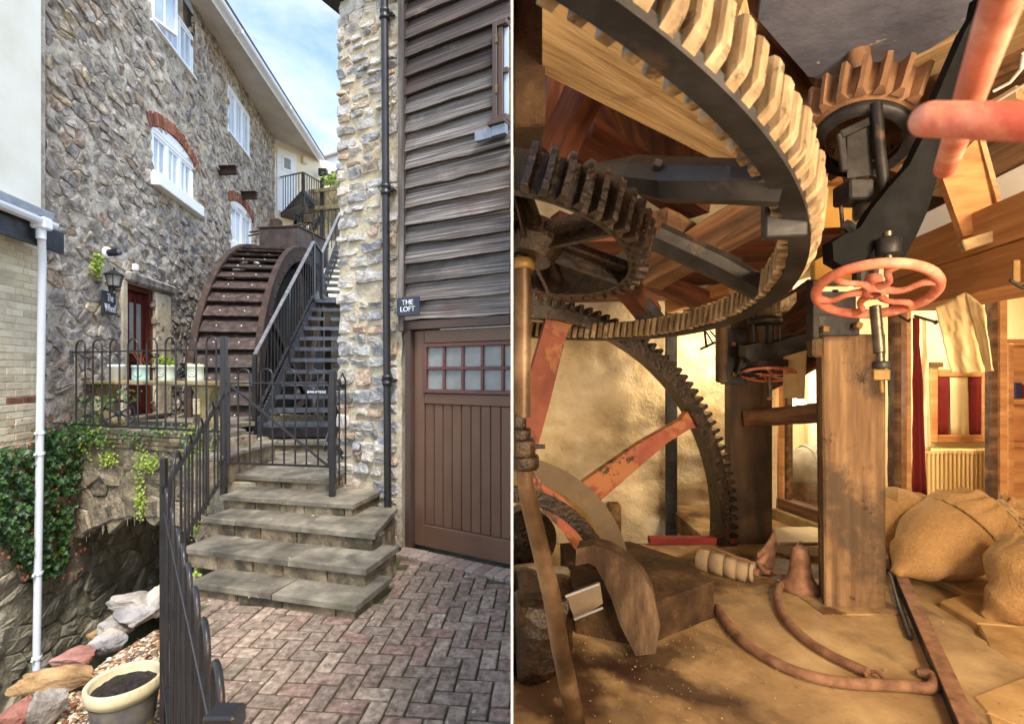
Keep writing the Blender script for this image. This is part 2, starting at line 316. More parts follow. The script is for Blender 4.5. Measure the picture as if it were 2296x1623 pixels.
# interior
PLASTER = mat('rough_limewash', [(180, 160, 126), (218, 202, 170), (236, 226, 204)], 2.4, 9, .9, bump=.9, bscale=5, bdist=.06, patch=[((176, 134, 84), 1.3, .55, .16, .55), ((140, 112, 80), 3.2, .62, .1, .5), ((240, 234, 220), 2.1, .6, .1, .6)])
CREAMP = mat('parlour_cream', [(232, 218, 176), (240, 228, 190)], 2, 6, .85, bump=.2, bscale=12)
OAK = mat('old_oak', [(58, 40, 27), (100, 72, 50), (142, 110, 80)], 8, 12, .8, bump=.9, bscale=14, bdist=.008, stretch=(.16, 2.2, 2.2), patch=[((52, 40, 32), 1.6, .54, .12, .7), ((170, 132, 96), 2.4, .6, .1, .5), ((134, 70, 36), 1.2, .56, .14, .45)])
PALEOAK = mat('sawn_pale_beam', [(136, 112, 80), (178, 152, 114), (202, 178, 140)], 9, 12, .85, bump=1.0, bscale=18, bdist=.006, stretch=(.16, 2.4, 2.4), patch=[((100, 78, 54), 1.8, .58, .1, .6), ((196, 166, 120), 1.4, .58, .14, .5)])
COGW = mat('cog_wood', [(106, 88, 66), (152, 132, 104), (190, 170, 140)], 14, 8, .7, bump=.4, bscale=40, bdist=.003, rv=.14, stretch=(2, 2, .6), patch=[((62, 54, 46), 18, .56, .06, .7)])
REDPL = mat('red_brown_boards', [(56, 30, 22), (92, 52, 36), (128, 82, 58)], 8, 12, .85, bump=.8, bscale=14, bdist=.008, stretch=(.16, 2.2, 2.2), rv=.25, patch=[((44, 24, 20), 1.5, .55, .14, .6)])
PINE = mat('orange_pine', [(158, 108, 66), (190, 138, 90), (214, 166, 114)], 8, 12, .65, bump=.6, bscale=14, bdist=.005, stretch=(.15, 2.2, 2.2), rv=.08, patch=[((146, 88, 46), 2, .62, .1, .5), ((206, 130, 92), 1.2, .55, .14, .5)])
BLACKARM = mat('blackened_iron', [(10, 11, 14), (20, 22, 26), (34, 36, 40)], 6, 9, .72, bump=.3, bscale=30, bdist=.003, spec=.12, patch=[((92, 76, 60), 5, .66, .06, .5)])
IRON = mat('black_cast_iron', [(26, 27, 30), (44, 45, 50), (70, 70, 74)], 7, 9, .5, metal=.3, bump=.5, bscale=36, bdist=.003, spec=.5, patch=[((126, 98, 74), 5, .60, .08, .5)])
GREASE = mat('greasy_iron', [(16, 10, 7), (34, 22, 14), (60, 40, 25)], 12, 9, .27, metal=.35, bump=1.0, bscale=40, bdist=.008, spec=.7, rr=.14)
RUSTG = mat('rust_brown_gear', [(96, 72, 58), (136, 104, 82), (160, 124, 96)], 9, 8, .8, metal=.1, bump=.4, bscale=30, bdist=.004, stretch=(1, 1, .4))
REDSP = mat('flaking_red_paint', [(120, 62, 50), (142, 80, 66), (156, 96, 80)], 6, 8, .65, bump=.3, bscale=20, bdist=.004, patch=[((164, 112, 72), 3.4, .52, .04, .85), ((60, 48, 42), 3.0, .58, .03, .95), ((40, 30, 26), 16, .68, .03, .9)])
REDWH = mat('chalky_red_wheel', [(190, 100, 82), (212, 134, 112), (230, 170, 148)], 12, 10, .75, bump=.6, bscale=30, bdist=.004, rv=.03, spec=.25, patch=[((182, 62, 52), 6, .55, .08, .6), ((110, 84, 74), 22, .66, .04, .7), ((238, 200, 182), 9, .62, .06, .6)])
SCREW = mat('oiled_steel', [(70, 66, 60), (120, 112, 100)], 20, 6, .3, metal=.8, bump=.2)
BRONZE = mat('dull_bronze', [(108, 84, 48), (150, 122, 74)], 9, 7, .5, metal=.3, bump=.3)
BLUEC = mat('flaking_blue_ceiling', [(84, 90, 116), (110, 118, 146), (130, 138, 164)], 2.5, 9, .7, bump=.6, bscale=12, bdist=.01, patch=[((206, 200, 190), 4.5, .64, .02, .9), ((122, 92, 66), 1.6, .60, .06, .7)])
SACK = mat('hessian', [(164, 128, 84), (178, 142, 96), (192, 156, 108)], 70, 10, .97, bump=1.0, bscale=110, bdist=.006, rv=.05, patch=[((112, 78, 44), 3.4, .62, .1, .65), ((212, 178, 128), 2, .6, .14, .4), ((96, 66, 38), 8, .68, .05, .7)])
CLOTH = mat('calico_cloth', [(206, 178, 128), (226, 202, 154)], 4, 7, .9, bump=.4, bscale=9, bdist=.02)
FLOORC = mat('stained_concrete', [(112, 88, 60), (156, 130, 94), (194, 170, 130)], 2.2, 10, .75, bump=.5, bscale=14, bdist=.008, patch=[((66, 38, 26), 1.0, .52, .10, .85), ((204, 178, 136), 2.6, .58, .14, .45), ((92, 84, 66), 1.9, .56, .1, .6), ((60, 46, 36), 9, .66, .05, .6)])
FLAG = mat('worn_flagstone', [(140, 108, 68), (178, 144, 96), (200, 170, 122)], 3, 9, .8, bump=.6, bscale=14, bdist=.012, rv=.07, patch=[((100, 76, 48), 2.2, .6, .1, .5), ((214, 190, 150), 3, .64, .08, .5)])
BLOCKST = mat('oily_stone_block', [(32, 22, 14), (66, 48, 32), (104, 80, 54)], 5, 9, .8, bump=1.0, bscale=30, bdist=.02, patch=[((190, 160, 110), 3, .66, .06, .6), ((70, 30, 22), 1.6, .55, .12, .4)])
CURT = mat('red_curtain', [(92, 18, 22), (118, 30, 32)], 3, 4, .9, bump=.1)
RADI = mat('cream_radiator', [(222, 198, 142), (232, 210, 156)], 3, 4, .5, bump=.05)
IRONR = mat('rusty_rod', [(96, 68, 52), (132, 98, 78), (156, 120, 98)], 16, 8, .8, metal=.1, bump=.5, bscale=50, bdist=.004)
BROWNPIPE = mat('worn_brown_pipe', [(44, 32, 22), (78, 60, 44), (120, 102, 82)], 6, 9, .42, metal=.4, bump=.4, bscale=30, bdist=.003, patch=[((40, 28, 20), 5, .56, .08, .7)])
GREYFL = mat('grey_flange', [(84, 72, 58), (112, 98, 80)], 5, 7, .55, metal=.2, bump=.2, patch=[((150, 110, 60), 4, .64, .06, .5)])
MIRR = mat('mirror_glass', [(150, 130, 110), (170, 150, 126)], 1, 2, .05, metal=.9, bump=0, rr=.02)
BACKDARK = mat('shaded_boards', [(60, 34, 26), (90, 56, 40)], 3, 8, .85, bump=.4, stretch=(.4, 3, 3))  # board colour darkened to carry the shade of the ceiling
def clear_glass(name):
    m = bpy.data.materials.new(name); m.use_nodes = True; t = m.node_tree; t.nodes.clear()
    o = t.nodes.new('ShaderNodeOutputMaterial'); a = t.nodes.new('ShaderNodeBsdfTransparent'); g = t.nodes.new('ShaderNodeBsdfGlossy'); x = t.nodes.new('ShaderNodeMixShader'); f = t.nodes.new('ShaderNodeValue')
    g.inputs['Roughness'].default_value = .04; a.inputs[0].default_value = (.95, .96, .95, 1); f.outputs[0].default_value = .10
    t.links.new(f.outputs[0], x.inputs[0]); t.links.new(a.outputs[0], x.inputs[1]); t.links.new(g.outputs[0], x.inputs[2]); t.links.new(x.outputs[0], o.inputs[0]); return m
GLASS = clear_glass('screen_glass')
def spill(m, spots, col):
    """soaked-in oil marks with ragged soft edges on the floor"""
    t = m.node_tree; b = t.nodes['Principled BSDF']; K = t.links.new; src = b.inputs['Base Color'].links[0].from_socket
    tcn = t.nodes.new('ShaderNodeTexCoord'); n = t.nodes.new('ShaderNodeTexNoise'); n.inputs['Scale'].default_value = 9; n.inputs['Detail'].default_value = 8; K(tcn.outputs['Object'], n.inputs['Vector'])
    for (x, y, rx, ry, ang, k) in spots:
        mp_ = t.nodes.new('ShaderNodeMapping'); mp_.vector_type = 'TEXTURE'; mp_.inputs['Location'].default_value = (x, y, FZ0); mp_.inputs['Rotation'].default_value = (0, 0, ang); mp_.inputs['Scale'].default_value = (rx, ry, 1); K(tcn.outputs['Object'], mp_.inputs[0])
        ln = t.nodes.new('ShaderNodeVectorMath'); ln.operation = 'LENGTH'; K(mp_.outputs[0], ln.inputs[0])
        ad = t.nodes.new('ShaderNodeMath'); ad.operation = 'MULTIPLY_ADD'; K(n.outputs[0], ad.inputs[0]); ad.inputs[1].default_value = 1.5; K(ln.outputs['Value'], ad.inputs[2])
        mr = t.nodes.new('ShaderNodeMapRange'); mr.inputs[1].default_value = 1.9; mr.inputs[2].default_value = 1.25; mr.inputs[3].default_value = 0; mr.inputs[4].default_value = k; K(ad.outputs[0], mr.inputs[0])
        mm = t.nodes.new('ShaderNodeMixRGB'); K(mr.outputs[0], mm.inputs[0]); K(src, mm.inputs[1]); mm.inputs[2].default_value = rgb(col); src = mm.outputs[0]
    K(src, b.inputs['Base Color'])
FZ0 = .45
spill(FLOORC, [(.62, 1.98, .42, .10, -.55, .85), (.16, 2.0, .26, .34, 0, .9), (.36, 1.78, .22, .12, .2, .6), (.95, 2.9, .5, .16, .1, .6), (.60, 2.15, .3, .12, .4, .8)], (44, 22, 14))
# ------------------------------------------------------------ rubble masonry
def voronoi(x0, x1, z0, z1, cw, chh, jit=.42, rows=True):
    nx = max(1, int(round((x1 - x0) / cw))); nz = max(1, int(round((z1 - z0) / chh))); sx = (x1 - x0) / nx; sz = (z1 - z0) / nz
    seed = {}
    for j in range(-2, nz + 2):
        for i in range(-2, nx + 2):
            k = rnd.random()
            seed[(i, j)] = (x0 + (i + .5 + (.5 if j % 2 else 0) * rows + rnd.uniform(-jit, jit)) * sx, z0 + (j + .5 + rnd.uniform(-jit, jit)) * sz)
    out = []; a = cw / chh * .8
    for j in range(-1, nz + 1):
        for i in range(-1, nx + 1):
            p = seed[(i, j)]
            if not (x0 - sx * .5 < p[0] < x1 + sx * .5 and z0 - sz * .5 < p[1] < z1 + sz * .5): continue
            poly = [(p[0] - 2 * sx, p[1] - 2 * sz), (p[0] + 2 * sx, p[1] - 2 * sz), (p[0] + 2 * sx, p[1] + 2 * sz), (p[0] - 2 * sx, p[1] + 2 * sz)]
            for dj in (-2, -1, 0, 1, 2):
                for di in (-2, -1, 0, 1, 2):
                    q = seed.get((i + di, j + dj))
                    if q is None or (di == 0 and dj == 0): continue
                    mx_, mz_ = (p[0] + q[0]) / 2, (p[1] + q[1]) / 2; nx_, nz_ = (q[0] - p[0]) / a / a, (q[1] - p[1])
                    new = []
                    for k in range(len(poly)):
                        A, B = poly[k], poly[(k + 1) % len(poly)]
                        da = (A[0] - mx_) * nx_ + (A[1] - mz_) * nz_; db = (B[0] - mx_) * nx_ + (B[1] - mz_) * nz_
                        if da <= 0: new.append(A)
                        if (da < 0) != (db < 0) and abs(da - db) > 1e-12:
                            t = da / (da - db); new.append((A[0] + t * (B[0] - A[0]), A[1] + t * (B[1] - A[1])))
                    poly = new
                    if len(poly) < 3: break
                if len(poly) < 3: break
            if len(poly) >= 3: out.append(poly)
    return out
def clip_rect(poly, x0, x1, z0, z1):
    for ax, lim, sg in ((0, x0, -1), (0, x1, 1), (1, z0, -1), (1, z1, 1)):
        new = []
        for k in range(len(poly)):
            A, B = poly[k], poly[(k + 1) % len(poly)]; da = (A[ax] - lim) * sg; db = (B[ax] - lim) * sg
            if da <= 0: new.append(A)
            if (da < 0) != (db < 0): t = da / (da - db); new.append((A[0] + t * (B[0] - A[0]), A[1] + t * (B[1] - A[1])))
        poly = new
        if len(poly) < 3: return None
    return poly
def stone_mesh(mb, poly, gap, depth, rough=.5, step=.06, soft=7.0):
    gap *= rnd.choice((.6, .9, 1.3, 2.0))
    cx = sum(p[0] for p in poly) / len(poly); cz = sum(p[1] for p in poly) / len(poly)
    # resample outline
    per = []; n = len(poly)
    for k in range(n):
        A, B = poly[k], poly[(k + 1) % n]; l = math.hypot(B[0] - A[0], B[1] - A[1]); m = max(1, min(4, int(round(l / step))))
        for i in range(m): per.append((A[0] + (B[0] - A[0]) * i / m, A[1] + (B[1] - A[1]) * i / m))
    if len(per) < 5: return
    w = (max(p[0] for p in per) - min(p[0] for p in per)); h = (max(p[1] for p in per) - min(p[1] for p in per))
    if w < gap * 2.4 or h < gap * 2.0: return
    m = len(per); kx = max(.3, 1 - 2 * gap / w); kz = max(.3, 1 - 2 * gap / h)
    tx, tz = rnd.uniform(-.5, .5) * depth * rough, rnd.uniform(-.5, .5) * depth * rough; d = depth * rnd.uniform(.45, 1.15)
    rings = []
    o = [((p[0] - cx) * kx + rnd.uniform(-1, 1) * gap * .45, (p[1] - cz) * kz + rnd.uniform(-1, 1) * gap * .45) for p in per]
    o = [((o[i - 1][0] + soft * o[i][0] + o[(i + 1) % m][0]) / (soft + 2), (o[i - 1][1] + soft * o[i][1] + o[(i + 1) % m][1]) / (soft + 2)) for i in range(m)]
    vs = []
    for sc, dd, jj in ((1.02, -.03, 0), (.99, .60, .12), (.92, .96, .14), (.55, 1.02, .13)):
        for x, z in o:
            y = -(d * dd + tx * x / w * 2 * (dd > 0) + tz * z / h * 2 * (dd > 0) + rnd.uniform(-1, 1) * jj * depth * rough)
            k_ = rnd.uniform(-.03, .03) if jj else 0
            vs.append((cx + x * (sc + k_), y if dd > 0 else .03, cz + z * (sc + k_)))
    vs.append((cx, -(d * 1.03 + rnd.uniform(-.1, .1) * depth * rough), cz))
    fs = []
    for r in range(3):
        for k in range(m): fs.append((r * m + k, r * m + (k + 1) % m, (r + 1) * m + (k + 1) % m, (r + 1) * m + k))
    for k in range(m): fs.append((3 * m + k, 3 * m + (k + 1) % m, 4 * m))
    ar = sum(o[i][0] * o[(i + 1) % m][1] - o[(i + 1) % m][0] * o[i][1] for i in range(m))
    if ar < 0: fs = [tuple(reversed(f)) for f in fs]
    mb.add(vs, fs, False)
def pxsize(M, poly):
    us = []; vs = []
    for p in poly:
        q = M @ Vector((p[0], 0, p[1]))
        if q.y < .2: return 0
        us.append(q.x / q.y * F + U0); vs.append(V0 - (q.z - EYE) / q.y * F)
    if max(us) < 0 or min(us) > 2296 or max(vs) < 0 or min(vs) > 1623: return 0
    return min(max(us) - min(us), 3 * (max(vs) - min(vs))) * (max(vs) - min(vs))
def courses(x0, x1, z0, z1):
    out = []; z = z0
    while z < z1 - .05:
        h = rnd.choice((.085, .11, .13, .15, .18)); x = x0 - rnd.uniform(0, .12)
        while x < x1:
            w = h * rnd.uniform(1.1, 2.6); a, b = max(x, x0), min(x + w, x1); dz = rnd.uniform(-.012, .012); hh = h * rnd.choice((1, 1, 1, .8, .68))
            if b - a > .05 and rnd.random() > .04:
                j = lambda k=.11: rnd.uniform(-k, k) * h
                p = [(a + j(), z + dz + j()), ((a + b) / 2 + j(.4), z + dz + j(.06)), (b + j(), z + dz + j()), (b + j(.08), z + dz + hh * .5 + j()), (b + j(.16), z + dz + hh + j(.14)), ((a + b) / 2 + j(.5), z + dz + hh + j(.12)), (a + j(.16), z + dz + hh + j(.14)), (a + j(.08), z + dz + hh * .5 + j())]
                out.append(p)
            x += w
        z += h
    return out
def rubble(pl, rect, cw, chh, gap, depth, m, parent, maxparts, keep=None, rough=.5, name='stone', jit=.42, zones=None):
    x0, x1, z0, z1 = rect; cells = []
    for poly in (courses(x0, x1, z0, z1) if zones == 'courses' else voronoi(x0, x1, z0, z1, cw, chh, jit)):
        poly = clip_rect(poly, x0, x1, z0, z1)
        if not poly: continue
        cx = sum(p[0] for p in poly) / len(poly); cz = sum(p[1] for p in poly) / len(poly)
        if keep and not keep(cx, cz): continue
        cells.append((pxsize(pl.M, poly), poly))
    cells.sort(key=lambda c: -c[0]); rest = MB(); k = 0
    for sz, poly in cells:
        if k < maxparts and sz > 60:
            mb = MB(); stone_mesh(mb, poly, gap, depth, rough)
            if mb.v: obj(name, mb, m, parent, pl.M); k += 1
        else: stone_mesh(rest, poly, gap, depth, rough)
    if rest.v: obj('small_' + name + 's', rest, m, parent, pl.M, kind='stuff')
def sheet(x0, x1, z0, z1, st, amp, keep=None, fr=1.4, y0=0.0):
    """uneven upright sheet facing -y"""
    nx = int((x1 - x0) / st) + 1; nz = int((z1 - z0) / st) + 1; sx = (x1 - x0) / nx; sz = (z1 - z0) / nz; mb = MB(); vs = []
    for j in range(nz + 1):
        for i in range(nx + 1):
            x = x0 + i * sx; z = z0 + j * sz; q = Vector((x * fr, z * fr * 1.3, 7.7)); vs.append((x, y0 - amp * (mn.noise(q) + .5 * mn.noise(q * 2.7) + .35 * mn.noise(q * 6.1)), z))
    fs = []
    for j in range(nz):
        for i in range(nx):
            if keep and not keep(x0 + (i + .5) * sx, z0 + (j + .5) * sz): continue
            a = j * (nx + 1) + i; fs.append((a, a + 1, a + nx + 2, a + nx + 1))
    return mb.add(vs, fs, True)
def rects_out(rs, pad=0.0):
    return lambda x, z: not any(a - pad < x < b + pad and c - pad < z < d + pad for a, b, c, d in rs)

# ------------------------------------------------------------ OUTDOORS: the ground
g = MB(); g.add([(-90, -40, -1.95), (90, -40, -1.95), (90, 220, -1.95), (-90, 220, -1.95)], [(0, 1, 2, 3)]); obj('ground', g, GROUNDM, kind='structure')
RA = Vector((-.60, 1.0)); RD = Vector((-.772, 1.0)); RD.normalize()      # foot line of the railing
def rail_x(y): return RA.x + (y - RA.y) * RD.x / RD.y
# raised yard block under the paving
g = MB(); yd = [(-.004, -3), (-.004, 6.5), (-2.6, 6.5), (-2.6, 3.6), (rail_x(3.2), 3.2), (rail_x(-3) if rail_x(-3) < -.1 else -.1, -1.2), (-.1, -3)]
def edge_x(y): return rail_x(y) if y < 2.6 else rail_x(2.6) - .56 * (y - 2.6)
yd = [(-.004, .3), (-.004, 6.5), (-2.60, 6.5), (edge_x(3.8) , 3.8), (edge_x(2.6), 2.6), (rail_x(.3), .3)]
g.prism(yd, -1.94, -.075); obj('yard_bed', g, PAVEB, kind='structure')
pv = tag(obj('paving', MB().prism([(a * .999, b) for a, b in yd], -.075, -.02), PAVEB), kind='structure')
# herringbone bricks 200 x 100
BA = R(-4.5); ca, sa = math.cos(BA), math.sin(BA)
def inside(x, y, m=.0):
    if x > .09 or y < .9: return False
    if x < edge_x(y) + .06: return False
    # edge of the threshold course and garage wall
    d = (x + 1.06) * .478 + (y - 4.79) * .878
    if d > -.20: return False
    if y > 6: return False
    return True
bm_ = MB(); bm_.box(-.0962, .0962, -.0462, .0462, -.05, 0, .005); BRM = bm_.mesh('brick'); BRM.materials.append(BRICKP)
cand = []
L_, W_ = .204, .104
for i in range(-60, 60):
    for j in range(-60, 60):
        # basket of herringbone: steps (W,W) diagonal and (2W,-2W) across
        bx = i * W_ + j * 2 * W_; by = i * W_ - j * 2 * W_
        for ang, ox, oy in ((0, W_, W_ / 2), (90, W_ * 2.5, W_ * 0)):
            x = bx + ox; y = by + oy
            X = x * ca - y * sa - 1.0; Y = x * sa + y * ca + 3.2
            if not inside(X, Y): continue
            q = (X / Y * F + U0, V0 + 1.7 / Y * F)
            cand.append((q[1] if 0 < q[0] < 1160 and q[1] < 1640 else 0, X, Y, ang))
cand.sort(key=lambda c: -(c[0] > 0) * 10000 - c[0])
vis = [c for c in cand if c[0] > 0]; rest = MB(); k = 0
step_poly = lambda x, y: (-2.5 < x < -1.0 and y > 3.42 + (-1.05 - x) * .26)
for c in cand:
    if step_poly(c[1], c[2]) and c[2] > 3.6: continue
    T = Matrix.Translation((c[1], c[2], rnd.uniform(-.004, .003))) @ Matrix.Rotation(BA + R(c[3]) + R(rnd.uniform(-1.2, 1.2)), 4, 'Z') @ Matrix.Rotation(R(rnd.uniform(-.9, .9)), 4, 'X')
    if k < 298 and c[0] > 0: obj('brick', BRM, BRICKP, pv, T); k += 1
    else: rest.box(-.0962, .0962, -.0462, .0462, -.05, 0, .005, T)
obj('small_bricks', rest, BRICKP, pv, kind='stuff')
# ------------------------------------------------------------ garage with the loft
GP = Pl((-1.06, 4.79), (.878, -.478))            # facade plane, x=0 at its left corner, towards the right
garage = thing('garage', 'garage with dark weathered boards above and a brown panelled door', 'garage', (-1.06, 4.79, 0))
GL = GP.at(1144.5)[0]
tb = MB().box(-.02, GL, .10, .5, 2.18, 7.0); obj('wall', tb, OLDTIMBER, garage, GP.M)
# threshold bricks
for i in range(16):
    s0 = .02 + i * .102
    if s0 > GL + .12: break
    obj('threshold_brick', MB().box(s0, s0 + .096, -.20, .0, -.05, .012 + rnd.uniform(-.003, .003), .006), THRESH, garage, GP.M)
# boards
zb = EYE + (V0 - 717) / F * 4.79; nb = 19; pitch = .1815
def board(z0, z1, s0, s1, seedv):
    n = 26; vs = []
    for i in range(n + 1):
        s = s0 + (s1 - s0) * i / n; w = .014 * mn.noise(Vector((s * 1.7, seedv * 3.1, 0))) + .007 * mn.noise(Vector((s * 6, seedv, 4)))
        lo = z0 - .012 + w
        for y, z in ((-.020, z1), (-.052, (z0 + z1) / 2), (-.078, lo), (-.048, lo + .001), (-.004, z1)): vs.append((s, y + .05, z))
    fs = []
    for i in range(n):
        for k in range(5): fs.append((i * 5 + k, i * 5 + (k + 1) % 5, i * 5 + 5 + (k + 1) % 5, i * 5 + 5 + k))
    fs.append(tuple(range(4, -1, -1))); fs.append(tuple(n * 5 + q for q in range(5)))
    m = MB(); m.add(vs, fs); return m
win = GP.at(1113, 50)
WS = GP.at(1113)[0]; WZ0 = GP.at(1113, 284)[1]; WZ1 = GP.at(1113, 62)[1]
for i in range(nb):
    z0 = zb + i * pitch; z1 = z0 + pitch + .03; s1 = GL
    if z0 + pitch * .5 > WZ0 and z0 + pitch * .3 < WZ1: s1 = WS - .02
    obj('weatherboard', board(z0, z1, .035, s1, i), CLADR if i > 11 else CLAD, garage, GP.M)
beam('corner_post', GP.w(.015, zb - .12, .045), GP.w(.015, 7.0, .045), .05, .075, CLAD, garage, up=(0, 1, 0))
# small window at the loft
wn_ = obj('window', MB().box(WS, WS + .045, -.075, .02, WZ0, WZ1, .004).box(WS + .045, GL, -.075, .02, WZ1 - .05, WZ1, .004).box(WS + .045, GL, -.075, .02, WZ0, WZ0 + .05, .004), DOORFR, garage, GP.M)
obj('sash', MB().box(WS + .05, WS + .095, -.06, .02, WZ0 + .055, WZ1 - .055, .004).box(WS + .095, GL, -.055, .01, (WZ0 + WZ1) / 2 - .02, (WZ0 + WZ1) / 2 + .02), DOORFR, wn_, GP.M)
obj('pane', MB().box(WS + .096, GL, -.03, -.025, WZ0 + .06, WZ1 - .06), PANE, wn_, GP.M)
for zz in (.28, .78): obj('hinge', MB().box(WS + .035, WS + .055, -.082, -.074, WZ0 + (WZ1 - WZ0) * zz, WZ0 + (WZ1 - WZ0) * zz + .07), BRONZE, wn_, GP.M)
obj('sill', MB().box(WS - .03, GL, -.11, -.0, WZ0 - .035, WZ0 - .002, .005), DOORFR, wn_, GP.M)
obj('flashing', MB().box(WS - .17, WS + .0, -.088, -.04, WZ0 - .13, WZ0 - .045, .002).box(WS + .003, GL, -.09, -.04, WZ0 - .125, WZ0 - .04, .002), LEAD, wn_, GP.M)
# lintel and frame
dz1 = zb - .02
obj('door_frame', MB().box(.035, .10, -.02, .10, -.0, dz1 - .085, .004).box(.035, GL, -.02, .10, dz1 - .083, dz1, .004), DOORFR, garage, GP.M)
door = obj('door', MB().box(.105, .225, .035, .085, .03, dz1 - .09, .006).box(.227, GL, .035, .085, dz1 - .215, dz1 - .09, .006).box(.227, GL, .035, .085, 1.40, 1.50, .006).box(.227, GL, .033, .087, .03, .24, .006), DOORBR, garage, GP.M)
bw = .105; s = .23
while s < GL:
    e = min(s + bw - .008, GL)
    if e - s > .02: obj('board', MB().box(s, e, .05, .078, .242, 1.398, .006), DOORBR, door, GP.M)
    s += bw
obj('backing', MB().box(.11, GL, .079, .092, .05, dz1 - .1), DOORFR, door, GP.M)
wz0, wz1 = 1.505, dz1 - .22; ws0 = .228
obj('window_frame', MB().box(ws0, ws0 + .035, .018, .06, wz0, wz1, .004).box(ws0 + .036, GL, .018, .06, wz0, wz0 + .035, .004).box(ws0 + .036, GL, .018, .06, wz1 - .035, wz1, .004).box(ws0 + .036, GL, .024, .06, (wz0 + wz1) / 2 - .014, (wz0 + wz1) / 2 + .014, .004), OXBLOOD, door, GP.M)
s = ws0 + .036; pw = .185
while s < GL:
    e = min(s + pw, GL)
    for a, b in ((wz0 + .036, (wz0 + wz1) / 2 - .015), ((wz0 + wz1) / 2 + .015, wz1 - .036)):
        obj('pane', MB().box(s + .001, e - .001, .050, .056, a + .001, b - .001), FROST, door, GP.M)
    if e + .03 < GL: obj('glazing_bar', MB().box(e, e + .026, .026, .058, wz0 + .036, (wz0 + wz1) / 2 - .015, .003).box(e, e + .026, .026, .058, (wz0 + wz1) / 2 + .015, wz1 - .036, .003), OXBLOOD, door, GP.M)
    s = e + .026
def text(s, size, M, m, parent, name, ext=.002, font=None, sx=1.0):
    cu = bpy.data.curves.new(name, 'FONT'); cu.body = s; cu.size = size; cu.extrude = ext; cu.align_x = 'CENTER'; cu.align_y = 'CENTER'; cu.space_line = .92
    to = bpy.data.objects.new(name + '_tmp', cu); COL.objects.link(to); dg = bpy.context.evaluated_depsgraph_get(); me = bpy.data.meshes.new_from_object(to.evaluated_get(dg)); bpy.data.objects.remove(to)
    me.materials.clear(); me.materials.append(m); me.transform(Matrix.Diagonal((sx, 1, 1, 1)))
    return obj(name, me, m, parent, M)
# plaque THE LOFT
a = GP.at(907, 672); b = GP.at(957, 707); a = (max(a[0], .0), a[1])
pq = thing('house_sign', 'small slate plaque reading THE LOFT screwed over the garage door', 'sign', GP.w(a[0], a[1], .1))
obj('plate', MB().box(a[0], b[0], -.115, -.098, b[1] - .005, a[1], .003), SLATE, pq, GP.M)
text('THE\nLOFT', .068, GP.M @ Matrix.Translation(((a[0] + b[0]) / 2, -.117, (a[1] + b[1]) / 2)) @ Matrix.Rotation(R(90), 4, 'X'), LETTER, pq, 'lettering', sx=1.12)
# ------------------------------------------------------------ stone pier beside the garage
pier = thing('stone_pier', 'tall rubble stone end wall of pale grey and buff blocks beside the drainpipe', 'stone wall', (-1.45, 5.0, 0))
PL0 = GP.at(764)[0]
obj('mortar', sheet(PL0, -.01, -.05, 6.2,   .04, .013, None, 4.0, y0=-.010), PMORT, pier, GP.M)
obj('core', MB().box(PL0 + .012, -.012, .045, .6, -.05, 6.2), PMORT, pier, GP.M)
rubble(GP, (PL0 - .035, -.055, -.04, 6.2), .29, .155, .0065, .034, PIERM, pier, 290, rough=1.0, jit=.27, zones='courses')
# return face of the pier towards the stairs
# eave at top
ev = GP.at(735, 8)
obj('roof_edge', MB().box(PL0 - .16, 0, -.12, .5, GP.at(760, 9)[1], GP.at(760, 9)[1] + .12, .01), STEEL, garage, GP.M)
# ------------------------------------------------------------ cast iron downpipe
sp = GP.at(866, 835, .09)[0]; dp = thing('drainpipe', 'tall black cast iron downpipe with collars on the stone pier', 'drainpipe', GP.w(sp, .02, .09))
top = GP.w(GP.at(862, 30, .09)[0], 5.6, .09); bot = GP.w(GP.at(870, 1200, .09)[0], .12, .09)
obj('pipe', MB().tube([bot, top], .036, 18), STEEL, dp)
for v in (52, 436, 852):
    z = P(866, v, 4.9).z; t = (z - bot.z) / (top.z - bot.z); c = bot.lerp(top, t)
    cl = obj('collar', MB().lathe([(.037, -.05), (.047, -.05), (.047, -.02), (.041, -.015), (.041, .015), (.047, .02), (.047, .05), (.037, .05)], 20, Matrix.Translation(c)), STEEL, dp)
    o = c - GP.w(0, 0, 0); s_ = (c - GP.o).dot(GP.d)
    obj('fixing_ear', MB().box(s_ - .082, s_ + .082, -.075, -.05, c.z - .02, c.z + .02, .006).tube([(s_ - .07, -.085, c.z), (s_ - .07, -.03, c.z)], .013, 8).tube([(s_ + .07, -.085, c.z), (s_ + .07, -.03, c.z)], .013, 8), STEEL, dp, GP.M)
obj('shoe', MB().tube([bot + Vector((0, 0, .05)), bot + Vector((0, 0, -.06)), bot + Vector((.02, -.03, -.1)), bot + Vector((.04, -.06, -.118))], .043, 14), STEEL, dp)
dn = obj('drain_cover', MB().lathe([(0, .02), (.09, .02), (.1, .012), (.1, 0)], 24, Matrix.Translation((bot.x + .05, bot.y - .09, .002))), STEEL); tag(dn, 'round black drain cover at the foot of the downpipe', 'drain cover')

